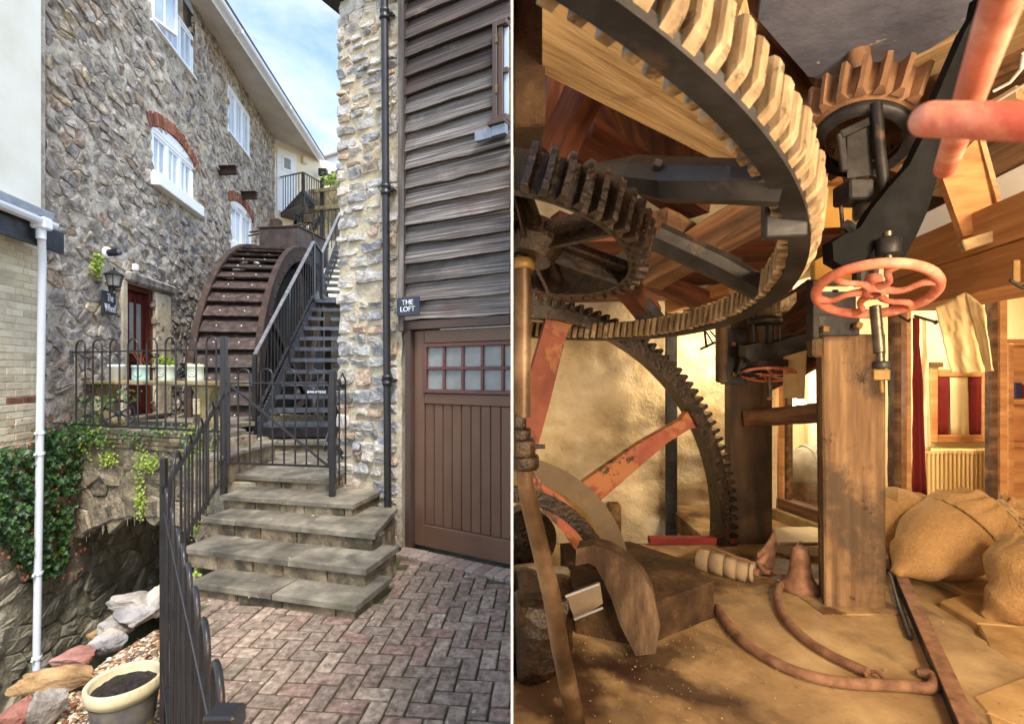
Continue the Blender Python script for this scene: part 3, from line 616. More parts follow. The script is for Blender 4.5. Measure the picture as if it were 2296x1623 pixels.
# ------------------------------------------------------------ stone steps
steps = thing('stone_steps', 'broad stone steps with slab treads rising from the paving', 'steps', (-1.8, 4.0, 0))
ST = [  # front left u,v ; front right u,v ; z ; back right (u,v) or None
    ((424, 1304), (798, 1357), .11), ((408, 1227), (821, 1276), .25), ((454, 1159), (839, 1197), .40), ((491, 1110), (792, 1130), .52), ((511, 1063), (748, 1077), .63)]
lead = []
for a, b, z in ST: lead.append((G(*a, z), G(*b, z), z))
backs = []
for i, (a, b, z) in enumerate(lead):
    if i < 4: na, nb_ = lead[i + 1][0], lead[i + 1][1]
    else: na, nb_ = P(560, 990, 6.75), P(742, 990, 6.6)
    # tread polygon (slab) from nose to 6 cm under the next nose
    A = Vector((a.x, a.y)); B = Vector((b.x, b.y)); dAB = (B - A).normalized(); nn = Vector((-dAB.y, dAB.x))
    dep = [.50, .50, .55, .62, 2.35][i]
    dl = dr = dep
    if i == 2: C = Vector(G(857, 1146, z).xy) + nn * .0
    riser_mb = MB(); zprev = lead[i - 1][2] if i else -.05
    A2 = A + nn * dl; B2 = B + nn * dr
    if i == 4: A2 = Vector((-3.35, 6.9)); B2 = Vector((-1.9, 6.9))
    if i == 2: B2 = Vector((-1.10, 4.72)); A2 = A + nn * .6
    # stone riser in blocks
    zt = z - .045; ins = .022; x0 = (B - A).length
    T = Matrix(((dAB.x, nn.x, 0, A.x), (dAB.y, nn.y, 0, A.y), (0, 0, 1, 0), (0, 0, 0, 1)))
    cuts = [ins]; 
    while cuts[-1] < x0 - .5: cuts.append(cuts[-1] + rnd.uniform(.26, .44))
    cuts.append(x0 - ins)
    for q in range(len(cuts) - 1):
        obj('riser_stone', MB().box(cuts[q] + .004, cuts[q + 1] - .004, ins + rnd.uniform(-.006, .006), ins + .2, (zprev if i else -.05) - (.03 if i else 0), zt - .002, .008, None, .003), RISER, steps, T)
    # core
    core = [A + dAB * .03 + nn * (ins + .1), B - dAB * .03 + nn * (ins + .1), B2 - dAB * .03, A2 + dAB * .03]
    obj('core', MB().prism([tuple(p) for p in core], -1.0 if i < 5 else 0, zt - .004), RISER, steps)
    # slabs
    fr = [0, .52, 1] if i not in (2, 3) else ([0, .21, .60, 1] if i == 2 else [0, .49, 1])
    if i == 1: fr = [0, .16, .60, 1]
    if i == 4: fr = [0, .5, 1]
    for q in range(len(fr) - 1):
        f0, f1 = fr[q], fr[q + 1]; g0 = .003 if q else 0; g1 = .003 if q < len(fr) - 2 else 0
        p0 = A.lerp(B, f0) + dAB * g0; p1 = A.lerp(B, f1) - dAB * g1; p2 = A2.lerp(B2, f1) - dAB * g1; p3 = A2.lerp(B2, f0) + dAB * g0
        jj = [Vector((rnd.uniform(-.004, .004), rnd.uniform(-.004, .004))) for _ in range(4)]
        m = MB(); n_ = 8; vs = []
        pts = [p0 + jj[0], p1 + jj[1], p2, p3]
        top_ = []; lo = []
        fl = []
        for kk in range(n_ + 1):
            w = pts[0].lerp(pts[1], kk / n_); w = w + nn * .004 * mn.noise(Vector((kk * .9, i * 3, q))); fl.append(w)
        outl = fl + [pts[2], pts[3]]
        ch = .005; cen = sum(outl, Vector((0, 0))) / len(outl)
        N_ = len(outl); zz = z + rnd.uniform(-.003, .003)
        vs = [(p.x, p.y, zt) for p in outl] + [(p.x, p.y, zz - ch) for p in outl] + [(p.x + (cen - p).normalized().x * ch, p.y + (cen - p).normalized().y * ch, zz) for p in outl]
        fs = [tuple(reversed(range(N_))), tuple(range(2 * N_, 3 * N_))]
        for r in range(2):
            for kk in range(N_): fs.append((r * N_ + kk, r * N_ + (kk + 1) % N_, (r + 1) * N_ + (kk + 1) % N_, (r + 1) * N_ + kk))
        m.add(vs, fs); obj('slab', m, SLAB, steps)
# upper step before the iron stair
A = G(560, 992, .75); B = Vector((-1.95, A.y - .05, .75))
obj('riser_stone', MB().box(A.x + .03, B.x - .03, A.y + .035, A.y + .3, .60, .703, .008), RISER, steps)
for x0_, x1_ in ((A.x, (A.x + B.x) / 2 - .003), ((A.x + B.x) / 2 + .003, B.x)): obj('slab', MB().box(x0_, x1_, A.y, A.y + .5, .705, .75, .006), SLAB, steps)

# ------------------------------------------------------------ stone house (left) and its plane
HP = Pl((-5.63, 7.3), (-.198, 1.0))
house = thing('stone_house', 'tall rubble stone mill house with white windows and pale eaves', 'house', (-5.63, 7.3, 1.0))
HX0 = HP.at(96)[0]; HX1 = HP.at(614)[0]; HZ0, HZ1 = .95, 8.7
def HR(u0, v0, u1, v1):
    """rect on the house plane from its left u / top v at left and right u"""
    s0 = HP.at(u0)[0]; s1 = HP.at(u1)[0]; return s0, s1
w1 = (HP.at(337)[0], HP.at(431)[0], HP.at(337, 388)[1], HP.at(337, 285)[1])
w2 = (HP.at(332)[0], HP.at(431)[0], HP.at(332, 42)[1], 8.6)
w3 = (HP.at(509)[0], HP.at(558)[0], HP.at(511, 296)[1], HP.at(509, 186)[1])
w4 = (HP.at(516)[0], HP.at(562)[0], HP.at(516, 541)[1], HP.at(516, 452)[1])
dr = (HP.at(281)[0], HP.at(346)[0], 1.0, HP.at(285, 632)[1])
keep = rects_out([w1, w2, w3, w4, dr])
arz = [(w[0] - .12, w[1] + .12, w[3], w[3] + (.40 if w[1] > w1[1] + .1 else .42)) for w in (w1, w4)]
keep2 = rects_out([w1, w2, w3, w4, dr] + arz, .05)
obj('wall_mortar', sheet(HX0, HX1, HZ0, HZ1, .05, .036, keep, 3.4, y0=-.016), MORTAR, house, HP.M)
obj('wall_core', MB().box(HX0 - 1.0, w1[0] - .02, .16, .5, HZ0, HZ1).box(w1[1], w3[0] - .02, .16, .5, HZ0, HZ1).box(w3[1] + .02, HX1, .16, .5, HZ0, HZ1), MORTAR, house, HP.M)
rubble(HP, (HX0, HX1 - .02, HZ0, HZ1),   .25, .135, .006, .036, WALLM, house, 296, keep2, rough=1.0, jit=.49)
def casement(rect, name, lights, arch=False, sill=True, prj=.02, openleft=False, sillext=.12, top=None):
    s0, s1, z0, z1 = rect; w = thing_part = obj(name, MB(), UPVC, house, HP.M)
    fr = MB(); y0, y1 = -prj, .12; t = .055
    fr.box(s0, s0 + t, y0, y1, z0, z1, .004).box(s1 - t, s1, y0, y1, z0, z1, .004).box(s0 + t, s1 - t, y0, y1, z1 - t, z1, .004).box(s0 + t, s1 - t, y0, y1, z0, z0 + t, .004)
    obj('frame', fr, UPVC, w, HP.M)
    n = lights; lw = (s1 - s0 - 2 * t) / n
    for k in range(n):
        a = s0 + t + k * lw; b = a + lw
        if k: obj('mullion', MB().box(a - .025, a + .025, y0 + .004, .1, z0 + t, z1 - t, .004), UPVC, w, HP.M)
        a += .027 if k else .002; b -= .027 if k < n - 1 else .002
        sh = MB(); q = .045; yy0 = y0 + .014
        T = Matrix.Identity(4)
        if openleft and k == 0: T = Matrix.Translation((a, -.03, 0)) @ Matrix.Rotation(R(-24), 4, 'Z') @ Matrix.Translation((-a, 0, 0))
        sh.box(a, a + q, yy0, .06, z0 + t + .002, z1 - t - .002, .003, T).box(b - q, b, yy0, .06, z0 + t + .002, z1 - t - .002, .003, T).box(a + q, b - q, yy0, .06, z0 + t + .002, z0 + t + q, .003, T).box(a + q, b - q, yy0, .06, z1 - t - q, z1 - t - .002, .003, T)
        sh.box((a + b) / 2 - .014, (a + b) / 2 + .014, yy0 + .01, .05, z0 + t + q, z1 - t - q, 0, T)
        obj('sash', sh, UPVC, w, HP.M)
        for c, d in ((a + q, (a + b) / 2 - .014), ((a + b) / 2 + .014, b - q)):
            if d > c: obj('pane', MB().box(c, d, .02, .026, z0 + t + q, z1 - t - q, 0, T), PANE, w, HP.M)
    if sill: obj('sill', MB().box(s0 - .06, s1 + .10, -.17, .03, z0 - .20, z0 - .002, .01), WHITE, w, HP.M)
    else: obj('sill', MB().box(s0 - .02, s1 + .04, -.07, .03, z0 - .035, z0 - .002, .004), WHITE, w, HP.M)
    if arch:
        n = 12; top_ = []; bot_ = []; rise = arch; pts = []
        for k in range(n + 1):
            f = k / n; pts.append((s0 + (s1 - s0) * f, z1 + .002 + rise * (1 - (2 * f - 1) ** 2)))
        T = HP.M @ Matrix.Rotation(R(90), 4, 'X')
        poly = pts + [(s1, z1 + .001), (s0, z1 + .001)]
        poly = [(x, z) for x, z in poly][1:-3] + [(s1, z1 + .001), (s0, z1 + .001)]
        obj('arched_head', MB().prism(poly, -.06, prj + .006, Matrix.Rotation(R(90), 4, 'X')), WHITE, w, HP.M)
        # brick voussoirs
        nb_ = int((s1 - s0 + .3) / .078)
        for k in range(nb_):
            f = (k + .5) / nb_; x = s0 - .12 + (s1 - s0 + .24) * f; fz = (x - (s0 + s1) / 2) / ((s1 - s0) / 2); z = z1 + rise * (1 - fz * fz) + .012
            ang = math.atan(-2 * fz * rise / ((s1 - s0) / 2)) * .9
            T = Matrix.Translation((x, 0, z)) @ Matrix.Rotation(-ang, 4, 'Y')
            obj('arch_brick', MB().box(-.027, .027, -.045 - rnd.uniform(0, .014), .08, .002, .21 + rnd.uniform(-.02, .02), .006, T, .003), REDBR, w, HP.M)
    return w
W1 = casement(w1, 'window', 3, .16, True); W2 = casement((w2[0], w2[1], w2[2], 8.0), 'window', 3, 0, False, openleft=True)
W3 = casement(w3, 'window', 3, 0, False); W4 = casement(w4, 'window', 2, .14, True)
# stone bits painted white under first window etc.
# door
d0, d1, dz0, dzt = dr
obj('door_surround', MB().box(d0 - .16, d0 - .002, -.05, .22, .98, dzt + .0, .02, None, .01).box(d1 + .002, d1 + .46, -.04, .22, 1.0, dzt - .02, .02, None, .012), PMORT, house, HP.M)
obj('door_lintel', MB().box(d0 - .06, d1 + .55, -.09, .22, dzt + .004, dzt + .14, .03, None, .015), WALLM, house, HP.M)
dd = obj('door', MB().box(d0, d0 + .07, .02, .14, 1.04, dzt - .002, .004).box(d1 - .1, d1, .02, .14, 1.04, dzt - .002, .004).box(d0 + .07, d1 - .1, .02, .14, dzt - .09, dzt - .002, .004), MAHOG, house, HP.M)
obj('leaf', MB().box(d0 + .072, d1 - .102, .07, .115, 1.05, dzt - .092, .004), MAHOG, dd, HP.M)
lw = d1 - .102 - d0 - .072; c0 = d0 + .072
for f in (.24, .56):
    obj('pane', MB().box(c0 + lw * f, c0 + lw * (f + .17), .060, .072, 1.04 + .95, dzt - .27, .0), FROST, dd, HP.M)
obj('moulding', MB().box(c0 + lw * .16, c0 + lw * .22, .056, .071, 1.92, dzt - .2, .003).box(c0 + lw * .45, c0 + lw * .52, .056, .071, 1.92, dzt - .2, .003).box(c0 + lw * .77, c0 + lw * .83, .056, .071, 1.92, dzt - .2, .003).box(c0 + lw * .12, c0 + lw * .9, .052, .071, 1.86, 1.918, .003).box(c0 + lw * .1, c0 + lw * .92, .05, .071, 1.12, 1.2, .003), MAHOG, dd, HP.M, kind='stuff')
obj('threshold', MB().box(d0 - .1, d1 + .2, -.12, .15, .98, 1.048, .01), SLAB, dd, HP.M)
# eaves: soffit, fascia, gutter
gz = 8.5; ga = P(470, -14, 9.0); gA = Vector((-5.40, 8.7, gz)); gB = P(719, 364, 15.8); gB.z = gz
gA = P(484, 5, 9.01); dg_ = (gB - gA).normalized(); gA = gA - dg_ * 1.5
wA = HP.w((gA - HP.o).dot(HP.d), 8.62, -.02); wB = HP.w(HP.at(613)[0], 8.62, -.02); end = Vector((gB.x - .1, gB.y - .0, 8.62))
sf = MB(); off = Vector((.0, 0, .03))
sf.add([wA, wB, end, gB + Vector((-.02, 0, .09)), gA + Vector((-.02, 0, .09))] , [(0, 1, 2, 3, 4)]); sf.add([p + Vector((0, 0, .06)) for p in (wA, wB, end, gB + Vector((-.02, 0, .09)), gA + Vector((-.02, 0, .09)))], [(4, 3, 2, 1, 0)])
obj('soffit', sf, SOFFIT, house)
beam('fascia', gA + Vector((-.04, 0, .07)), gB + Vector((-.04, 0, .07)), .025, .20, WHITE, house)
def gutter(a, b, r, m, parent, name='gutter'):
    T, l = frame(a, b); mb = MB(); prof = [(-1.0, .1), (-.98, -.35), (-.7, -.8), (0, -1), (.7, -.8), (.98, -.35), (1.0, .1), (.9, .1), (.88, -.3), (.62, -.7), (0, -.88), (-.62, -.7), (-.88, -.3), (-.9, .1)]
    vs = [(x, y * r, z * r) for x in (0, l) for y, z in prof]; n = len(prof)
    fs = [(k, n + k, n + (k + 1) % n, (k + 1) % n) for k in range(n)] + [tuple(range(n)), tuple(reversed(range(n, 2 * n)))]
    mb.add(vs, fs, False); return obj(name, mb, m, parent, T)
gutter(gA + Vector((.05, 0, .08)), gB + Vector((.05, 0, .08)), .065, UPVC, house)
for f in (.28, .62): 
    c = (gA + Vector((.05, 0, .08))).lerp(gB + Vector((.05, 0, .08)), f); T, l = frame(c, c + dg_ * .09); obj('gutter_joint', MB().box(0, .09, -.072, .072, -.075, .015, .01, T), UPVC, house)
# roof above, just seen edge on
obj('roof', MB().prism([(0, 0), (2.6, 1.6), (2.6, 1.75), (-.02, .12)], 0, 12, Matrix(((-1, 0, dg_.x, gA.x), (0, 0, dg_.y, gA.y), (0, 1, 0, gz + .2), (0, 0, 0, 1)))), SLATE, house)
# far cream bay with its white door
CP = Pl((-7.08, 14.6), (.70, 1.0)); bay = thing('cream_annexe', 'cream rendered end bay with a white back door above the stairs', 'building', (-7.08, 14.6, 1))
cx1 = CP.at(722)[0]; obj('wall', MB().box(0, cx1 + .5, 0, .4, 2.0, 8.62), CREAMW, bay, CP.M)
a = CP.at(620, 330); b = CP.at(663, 480); zt_ = CP.at(640, 338)[1]; zb_ = CP.at(640, 478)[1]
dd = obj('door', MB().box(a[0], b[0], -.03, .0, zb_, zt_, .01), WHITE, bay, CP.M)
q = CP.at(634, 353); q2 = CP.at(651, 382)
obj('door_frame', MB().box(q[0] - .05, q2[0] + .05, -.05, -.031, CP.at(640, 385)[1], CP.at(640, 350)[1], .01), WHITE, dd, CP.M)
obj('pane', MB().box(q[0] + .02, q2[0] - .02, -.058, -.051, CP.at(640, 382)[1] + .04, CP.at(640, 353)[1] - .04), FROST, dd, CP.M)
a = CP.at(679, 352); obj('lamp_box', MB().box(a[0] - .06, a[0] + .1, -.12, 0, CP.at(679, 368)[1], CP.at(679, 352)[1], .01), CREAMW, bay, CP.M)
fd = thing('outbuilding', 'low white building with a black eave beyond the cream bay', 'building', (-7, 19, 0))
obj('wall', MB().box(-9, -4.0, 19.3, 19.6, 0, 7.0), CREAMW, fd)
obj('gable', MB().add([P(718, 356, 22), P(760, 342, 22), P(800, 342, 22), P(800, 420, 22), P(718, 420, 22)], [(4, 3, 2, 1, 0)]).add([P(718, 356, 22.4), P(760, 342, 22.4), P(800, 342, 22.4), P(800, 420, 22.4), P(718, 420, 22.4)], [(0, 1, 2, 3, 4)]), WHITE, fd)
obj('gable_coping', MB().bar(P(715, 357, 21.9), P(800, 330, 21.9), .3, .08), SOFFIT, fd)
obj('eave', MB().bar(P(712, 361, 18.2), P(790, 418, 14.9), .3, .16).bar(P(716, 372, 18.0), P(790, 427, 14.7), .1, .12), STEEL, fd)
obj('downpipe', MB().tube([P(722, 380, 15.6), P(722, 470, 15.6)], .05, 10).box(P(716, 390, 15.6).x, P(734, 390, 15.6).x, 15.5, 15.66, P(716, 396, 15.6).z, P(716, 380, 15.6).z, .01), STEEL, fd)
# timber fence up the slope
fn = thing('board_fence', 'mossy board fence on the bank beyond the iron stairs', 'fence', P(740, 520, 13.5))
for i in range(12):
    u = 697 + i * 9.2; Y = 14.0 - i * .12; a = P(u, 432 - i * .8, Y); b = P(u, 540, Y)
    beam('fence_board', b, a, .118, .022, FENCEM, fn, up=(0, 1, 0), ch=.003)
beam('fence_rail', P(692, 430, 13.9), P(800, 418, 12.5), .05, .10, FENCEM, fn); beam('fence_rail', P(695, 468, 13.9), P(800, 462, 12.5), .05, .09, FENCEM, fn)
# ------------------------------------------------------------ neighbouring cream brick house (far left)
nbh = thing('brick_house', 'cream brick house with rendered upper storey at the left edge', 'house', (-4.3, 5.0, 1))
NX0 = HP.at(-40)[0]; NX1 = HP.at(88)[0]
zg = 1.7 + (V0 - 505) / F * 5.2
bt = 3.30
obj('wall', MB().box(NX0 - .6, NX1 + .0, .006, .5, .98, bt + .1), CREAMMO, nbh, HP.M)
rows = int((bt - .99) / .0765); k = 0
for j in range(rows):
    z = .99 + j * .0765; s = NX1 - (0 if j % 2 else .1125)
    if j % 2 == 0: obj('brick', MB().box(s + .004, NX1 - .004, -.004 + rnd.uniform(0, .006), .06, z, z + .067, .004, None, .001), CREAMBR, nbh, HP.M)
    while s > NX0:
        m_ = REDBR if (j == 5 and abs(s - NX1 + .1) < .3) else CREAMBR
        obj('brick', MB().box(s - .218, s - .004, -.004 + rnd.uniform(0, .006), .06, z, z + .067, .004, None, .0015), m_, nbh, HP.M); s -= .225
# rendered upper storey, a little proud
ru = HP.at(93, 478, .16); obj('render_wall', MB().box(NX0 - .6, HP.at(95, V0, .16)[0], -.16, .6, HP.at(93, 480, .16)[1], 9, .02), RENDERW, nbh, HP.M)
obj('render_edge', MB().box(HP.at(95, V0, .16)[0] + .001, HP.at(103, V0, .1)[0], -.1, .6, HP.at(93, 476, .16)[1], 9, .01), MORTAR, nbh, HP.M)
gl = HP.at(86, 492, .3); 
zs = gl[1]; gA2 = HP.w(NX0 - .6, zs + .0, .32); gB2 = HP.w(HP.at(118, 515, .32)[0], zs - .0, .32)
gutter(gA2, gB2, .06, UPVC, nbh)
obj('gutter_outlet', MB().box(-.06, .07, -.07, .07, -.10, .02, .015, Matrix.Translation(HP.w(HP.at(92, 515, .32)[0], zs, .32)) @ HP.M.to_3x3().to_4x4()), UPVC, nbh)
obj('fascia', MB().box(NX0 - .6, NX1 - .02, -.25, -.2, zs - .25, zs - .02), IRON, nbh, HP.M)
obj('roof_strip', MB().box(NX0 - .6, HP.at(92, 480, .2)[0], -.33, -.1, zs + .03, HP.at(93, 482, .16)[1], .01), LEAD, nbh, HP.M)
pt = HP.w(HP.at(92, 515, .32)[0], zs - .08, .32); pb_s, pb_z = HP.at(82, 1500, .20)
pb = HP.w(pb_s, pb_z, .20); pm = HP.w(HP.at(95, 580, .25)[0], HP.at(95, 580, .25)[1], .25)
dp = thing('drainpipe', 'slim white plastic downpipe running from the gutter past the ivy', 'drainpipe', pb)
obj('pipe', MB().tube([pt, pm, pb], .034, 14), UPVC, dp)
obj('connector', MB().tube([pt + Vector((0, 0, .1)), pt - Vector((0, 0, .12))], .042, 14), UPVC, dp)
for v in (975, 1023, 1300, 1495):
    t = (P(0, v, 5.0).z - pm.z) / (pb.z - pm.z); c = pm.lerp(pb, min(t, .99)); obj('clip', MB().tube([c - Vector((0, 0, .013)), c + Vector((0, 0, .013))], .042, 14).bar(c - HP.d * .07, c + HP.d * .07, .02, .02), UPVC, dp)
# ------------------------------------------------------------ retaining wall of the mill race below both houses
rw = thing('race_wall', 'damp irregular stone retaining wall of the mill race under the houses', 'stone wall', (-4.6, 5.0, -1.9))
RX0 = HP.at(-60)[0] - 1.6; RX1 = HP.w(0, 0).y * 0 + 4.0
obj('backing', sheet(RX0, RX1, -1.93, .985, .06, .07, None, 1.5, y0=-.02), PITST, rw, HP.M)
obj('core', MB().box(RX0, RX1, .14, .6, -1.93, .98), PITST, rw, HP.M)
rubble(HP, (RX0 + .3, RX1, -1.9, .96), .46, .22, .004, .060, PITST, rw, 110, None, rough=1.0, jit=.48)
# ------------------------------------------------------------ arch wall under the terrace
pA = HP.w(HP.at(165, 960)[0], 0, .0); AP = Pl((pA.x, pA.y), (2.25, -.80))
AX1 = AP.at(497)[0]; archw = thing('arch_wall', 'low stone arch of the mill race below the terrace slabs', 'stone arch', (pA.x, pA.y, 0))
ap = [AP.at(*q) for q in [(176, 1205), (196, 1192), (215, 1181), (240, 1170), (262, 1162), (290, 1156), (325, 1153), (360, 1155), (395, 1164), (420, 1178), (440, 1196), (452, 1215)]]
def arch_z(x):
    if x <= ap[0][0]: return ap[0][1]
    for i in range(len(ap) - 1):
        if ap[i][0] <= x <= ap[i + 1][0]:
            t = (x - ap[i][0]) / (ap[i + 1][0] - ap[i][0]); return ap[i][1] + t * (ap[i + 1][1] - ap[i][1])
    return -3
def akeep(x, z): return z > arch_z(x)
tz = .985
mb = MB(); n = 40
# barrel of the arch: curved front skin with thickness .35
fr_ = []; 
xs = [0 + (AX1) * i / n for i in range(n + 1)]
vs = []; 
for x in xs:
    b = max(arch_z(x), -1.9) if x > ap[0][0] else ap[0][1]
    if x > ap[-1][0]: b = -1.9
    vs += [(x, .03, b), (x, .03, tz), (x, .45, tz), (x, .45, b)]
fs = []
for i in range(n):
    for k in range(4): fs.append((i * 4 + k, i * 4 + 4 + k, i * 4 + 4 + (k + 1) % 4, i * 4 + (k + 1) % 4))
fs += [(0, 1, 2, 3), (n * 4 + 3, n * 4 + 2, n * 4 + 1, n * 4)]
mb.add(vs, fs); obj('arch_core', mb, ARCHST, archw, AP.M)
obj('facing', sheet(0, AX1, ap[4][1] * 0 - .2, tz, .05, .05, akeep, 2.4, y0=-.02), ARCHST, archw, AP.M)
rubble(AP, (0, AX1, -.9, tz - .14), .34, .20, .004, .040, ARCHST, archw, 60, akeep, rough=.9, jit=.48)
# course of thin brick-like stones under the slabs
for j in range(3):
    x = .12 + .1 * (j % 2)
    while x < AX1 - .3:
        w_ = rnd.uniform(.2, .42); obj('course_stone', MB().box(x, x + w_ - .008, -.045 - rnd.uniform(0, .02), .06, tz - .155 + j * .05, tz - .11 + j * .05, .006, None, .004), RISER, archw, AP.M); x += w_
# arch ring
for i in range(len(ap) - 1):
    a, b = ap[i], ap[i + 1]; dx, dz = b[0] - a[0], b[1] - a[1]; l = math.hypot(dx, dz); ang = math.atan2(dz, dx)
    T = Matrix.Translation((a[0], 0, a[1])) @ Matrix.Rotation(-ang, 4, 'Y')
    obj('voussoir', MB().box(.004, l - .004, -.05 - rnd.uniform(0, .02), .4, -.01, .20 + rnd.uniform(-.03, .03), .012, T, .01), ARCHST, archw, AP.M)
# icicle-like lime drips
dr_ = MB()
for i in range(16):
    x = ap[1][0] + (ap[6][0] - ap[1][0]) * rnd.random(); z = arch_z(x); l_ = rnd.uniform(.03, .13); dr_.tube([(x, -.03, z + .02), (x, -.03, z - l_)], [.006, .002], 5)
obj('lime_drip', dr_, MORTAR, archw, AP.M, kind='stuff')
# dark vault behind
obj('vault', MB().add([AP.w(-.2, -1.9, -.46), AP.w(AX1, -1.9, -.46), AP.w(AX1, tz, -.46), AP.w(-.2, tz, -.46)], []).box(-.6, AX1 - .9, 2.6, 2.8, -1.9, tz).box(-.6, AX1 - .95, .46, 2.6, tz - .30, tz - .20), PITST, archw, AP.M)
# water in the race
wt = MB().add([(-6, 3.2, -1.80), (-1.9, 3.2, -1.80), (-1.9, 9, -1.80), (-6, 9, -1.80)], [(0, 1, 2, 3)])
WATER = mat('dark_water', [(20, 24, 18), (34, 36, 28)], 3, 4, .08, bump=.15, bscale=6, rr=.04); obj('race_water', wt, WATER, kind='structure')
# race side wall under the steps
obj('side_wall', MB().box(-2.70, -2.45, 4.2, 7.4, -1.93, -.08, .01), PITST, archw)
obj('side_wall', MB().box(-3.1, -2.66, 5.1, 7.4, -1.9, .56, .01), PITST, archw)
# ------------------------------------------------------------ terrace slabs
ter = thing('terrace', 'grey slab terrace in front of the house door and wheel', 'terrace', (-4.4, 6.2, 1.0))
t0 = AP.w(.02, 1.04, .06); t1 = AP.w(AX1, 1.04, .06)
hA = HP.w(HP.at(165, 960)[0] + .1, 1.04, -.02); e = HP.w(3.2, 1.04, -.02)
tp = []
nsl = 6
for i in range(nsl):
    f0, f1 = i / nsl, (i + 1) / nsl
    a = t0.lerp(t1, f0); b = t0.lerp(t1, f1); n_ = -AP.n * -1
    for j in range(4):
        d0_, d1_ = j * .62 - 0, (j + 1) * .62
        q = [a + AP.n * d0_ + AP.d * .003, b + AP.n * d0_ - AP.d * .003, b + AP.n * (d1_ - .006) - AP.d * .003, a + AP.n * (d1_ - .006) + AP.d * .003]
        cc = sum(q, Vector()) / 4
        s_ = (cc - HP.o).dot(HP.d); nn_ = -(cc - HP.o).dot(HP.n)
        if nn_ < .0 or cc.x > -3.05 or (cc.x > -3.72 and cc.y > 5.9): continue
        q = [Vector((min(p.x, -3.10), p.y, 0)) for p in q]
        obj('slab', MB().prism([(p.x, p.y) for p in q], .99, 1.04 + rnd.uniform(-.004, .004)), SLAB, ter)
obj('fill', MB().prism([tuple(AP.w(.05, 0, -.46).xy), (-3.14, 5.15), (-3.14, 5.9), (-3.75, 5.95), (-3.9, 7.2), (-4.6, 7.3), (-5.2, 7.0)], .60, .985), RISER, ter)
# two side treads between landing and terrace
for k in range(3):
    y0_ = 4.82 + k * .40
    obj('side_slab', MB().box(-3.13, -2.86, y0_, y0_ + .394, .83, .872, .006), SLAB, ter)
    obj('side_riser', MB().box(-3.13, -2.90, y0_, y0_ + .39, .56, .826, .006), RISER, ter)
# ------------------------------------------------------------ water wheel
WC = Vector((-4.32, 10.35, EYE - .52)); WN = Vector((math.cos(.159), math.sin(.159), 0)); WR = 3.07; WW = .915
wheel = thing('water_wheel', 'big iron waterwheel with brown bucket boards against the house', 'water wheel', WC)
WM = axisM(WC, WN, (0, 0, 1)) # local z = axis (to the right), x = up
for k, (off, nm) in enumerate(((0, 'shroud'), (-WW, 'shroud'))):
    mb = MB(); n = 96; vs = []
    for i in range(n):
        g = 2 * math.pi * i / n
        for r, z in ((WR, off + .03), (WR, off - .03), (WR - .27, off - .03), (WR - .27, off + .03)): vs.append((r * math.cos(g), r * math.sin(g), z))
    fs = [(i * 4 + q, ((i + 1) % n) * 4 + q, ((i + 1) % n) * 4 + (q + 1) % 4, i * 4 + (q + 1) % 4) for i in range(n) for q in range(4)]
    mb.add(vs, fs); sh = obj(nm, mb, RUST, wheel, WM)
    rim = MB(); vs = []
    for i in range(n):
        g = 2 * math.pi * i / n
        for r, z in ((WR + .02, off + .045), (WR + .02, off - .045), (WR - .02, off - .045), (WR - .02, off + .045)): vs.append((r * math.cos(g), r * math.sin(g), z))
    rim.add(vs, fs); obj('rim', rim, RUST, sh, WM)
    if k == 0:
        bo = MB()
        for i in range(48):
            g = 2 * math.pi * i / 48; bo.lathe([(0, .02), (.022, .02), (.022, 0)], 6, Matrix.Translation(((WR - .20) * math.cos(g), (WR - .20) * math.sin(g), off + .03)))
        obj('bolts', bo, RUST, sh, WM, kind='stuff')
NB = 68
for i in range(NB):
    g = 2 * math.pi * i / NB
    T = WM @ Matrix.Rotation(g, 4, 'Z')
    # bucket board: nearly tangential plate, overlapping the next; x radial, y tangential (towards bottom front)
    mb = MB(); L2 = 2 * math.pi * WR / NB
    p0 = (WR - .12, -.12); p1 = (WR - .012, L2 * .88)
    vs = []
    for z in (-WW + .04, -.04):
        for (r, y), th in ((p0, 0), (p1, 0)): vs += [(r, y, z), (r - .03, y + .004, z)]
    fs = [(0, 2, 6, 4), (1, 5, 7, 3), (0, 4, 5, 1), (2, 3, 7, 6), (0, 1, 3, 2), (4, 6, 7, 5)]
    mb.add(vs, fs)
    b = obj('bucket', mb, WHEELW, wheel, T)
    bt_ = MB()
    for z in (-WW * .33, -WW * .72): bt_.lathe([(0, .011), (.008, .008), (.011, 0), (.008, -.008), (0, -.011)], 7, Matrix.Translation((WR - .05, L2 * .42, z)))
    obj('rivet', bt_, LETTER, b, T, kind='stuff')
for i in range(8):
    g = 2 * math.pi * (i + .3) / 8
    for off in (-.02, -WW + .02): obj('arm', MB().box(.2, WR - .3, -.06, .06, off - .04, off + .04, .01), RUST, wheel, WM @ Matrix.Rotation(g, 4, 'Z'))
obj('drum', MB().lathe([(WR - .42, -WW + .03), (WR - .42, -.03)], 72), EARTHSHADE, wheel, WM)  # drum coloured dark so the gaps between buckets look shaded
obj('web', MB().lathe([(0, -.16), (WR - .42, -.16)], 60), EARTHSHADE, wheel, WM)  # added dark disc standing for the shade inside the wheel
obj('hub', MB().lathe([(0, -WW - .2), (.22, -WW - .2), (.25, -WW), (.25, 0), (.22, .12), (0, .12)], 24), IRON, wheel, WM)
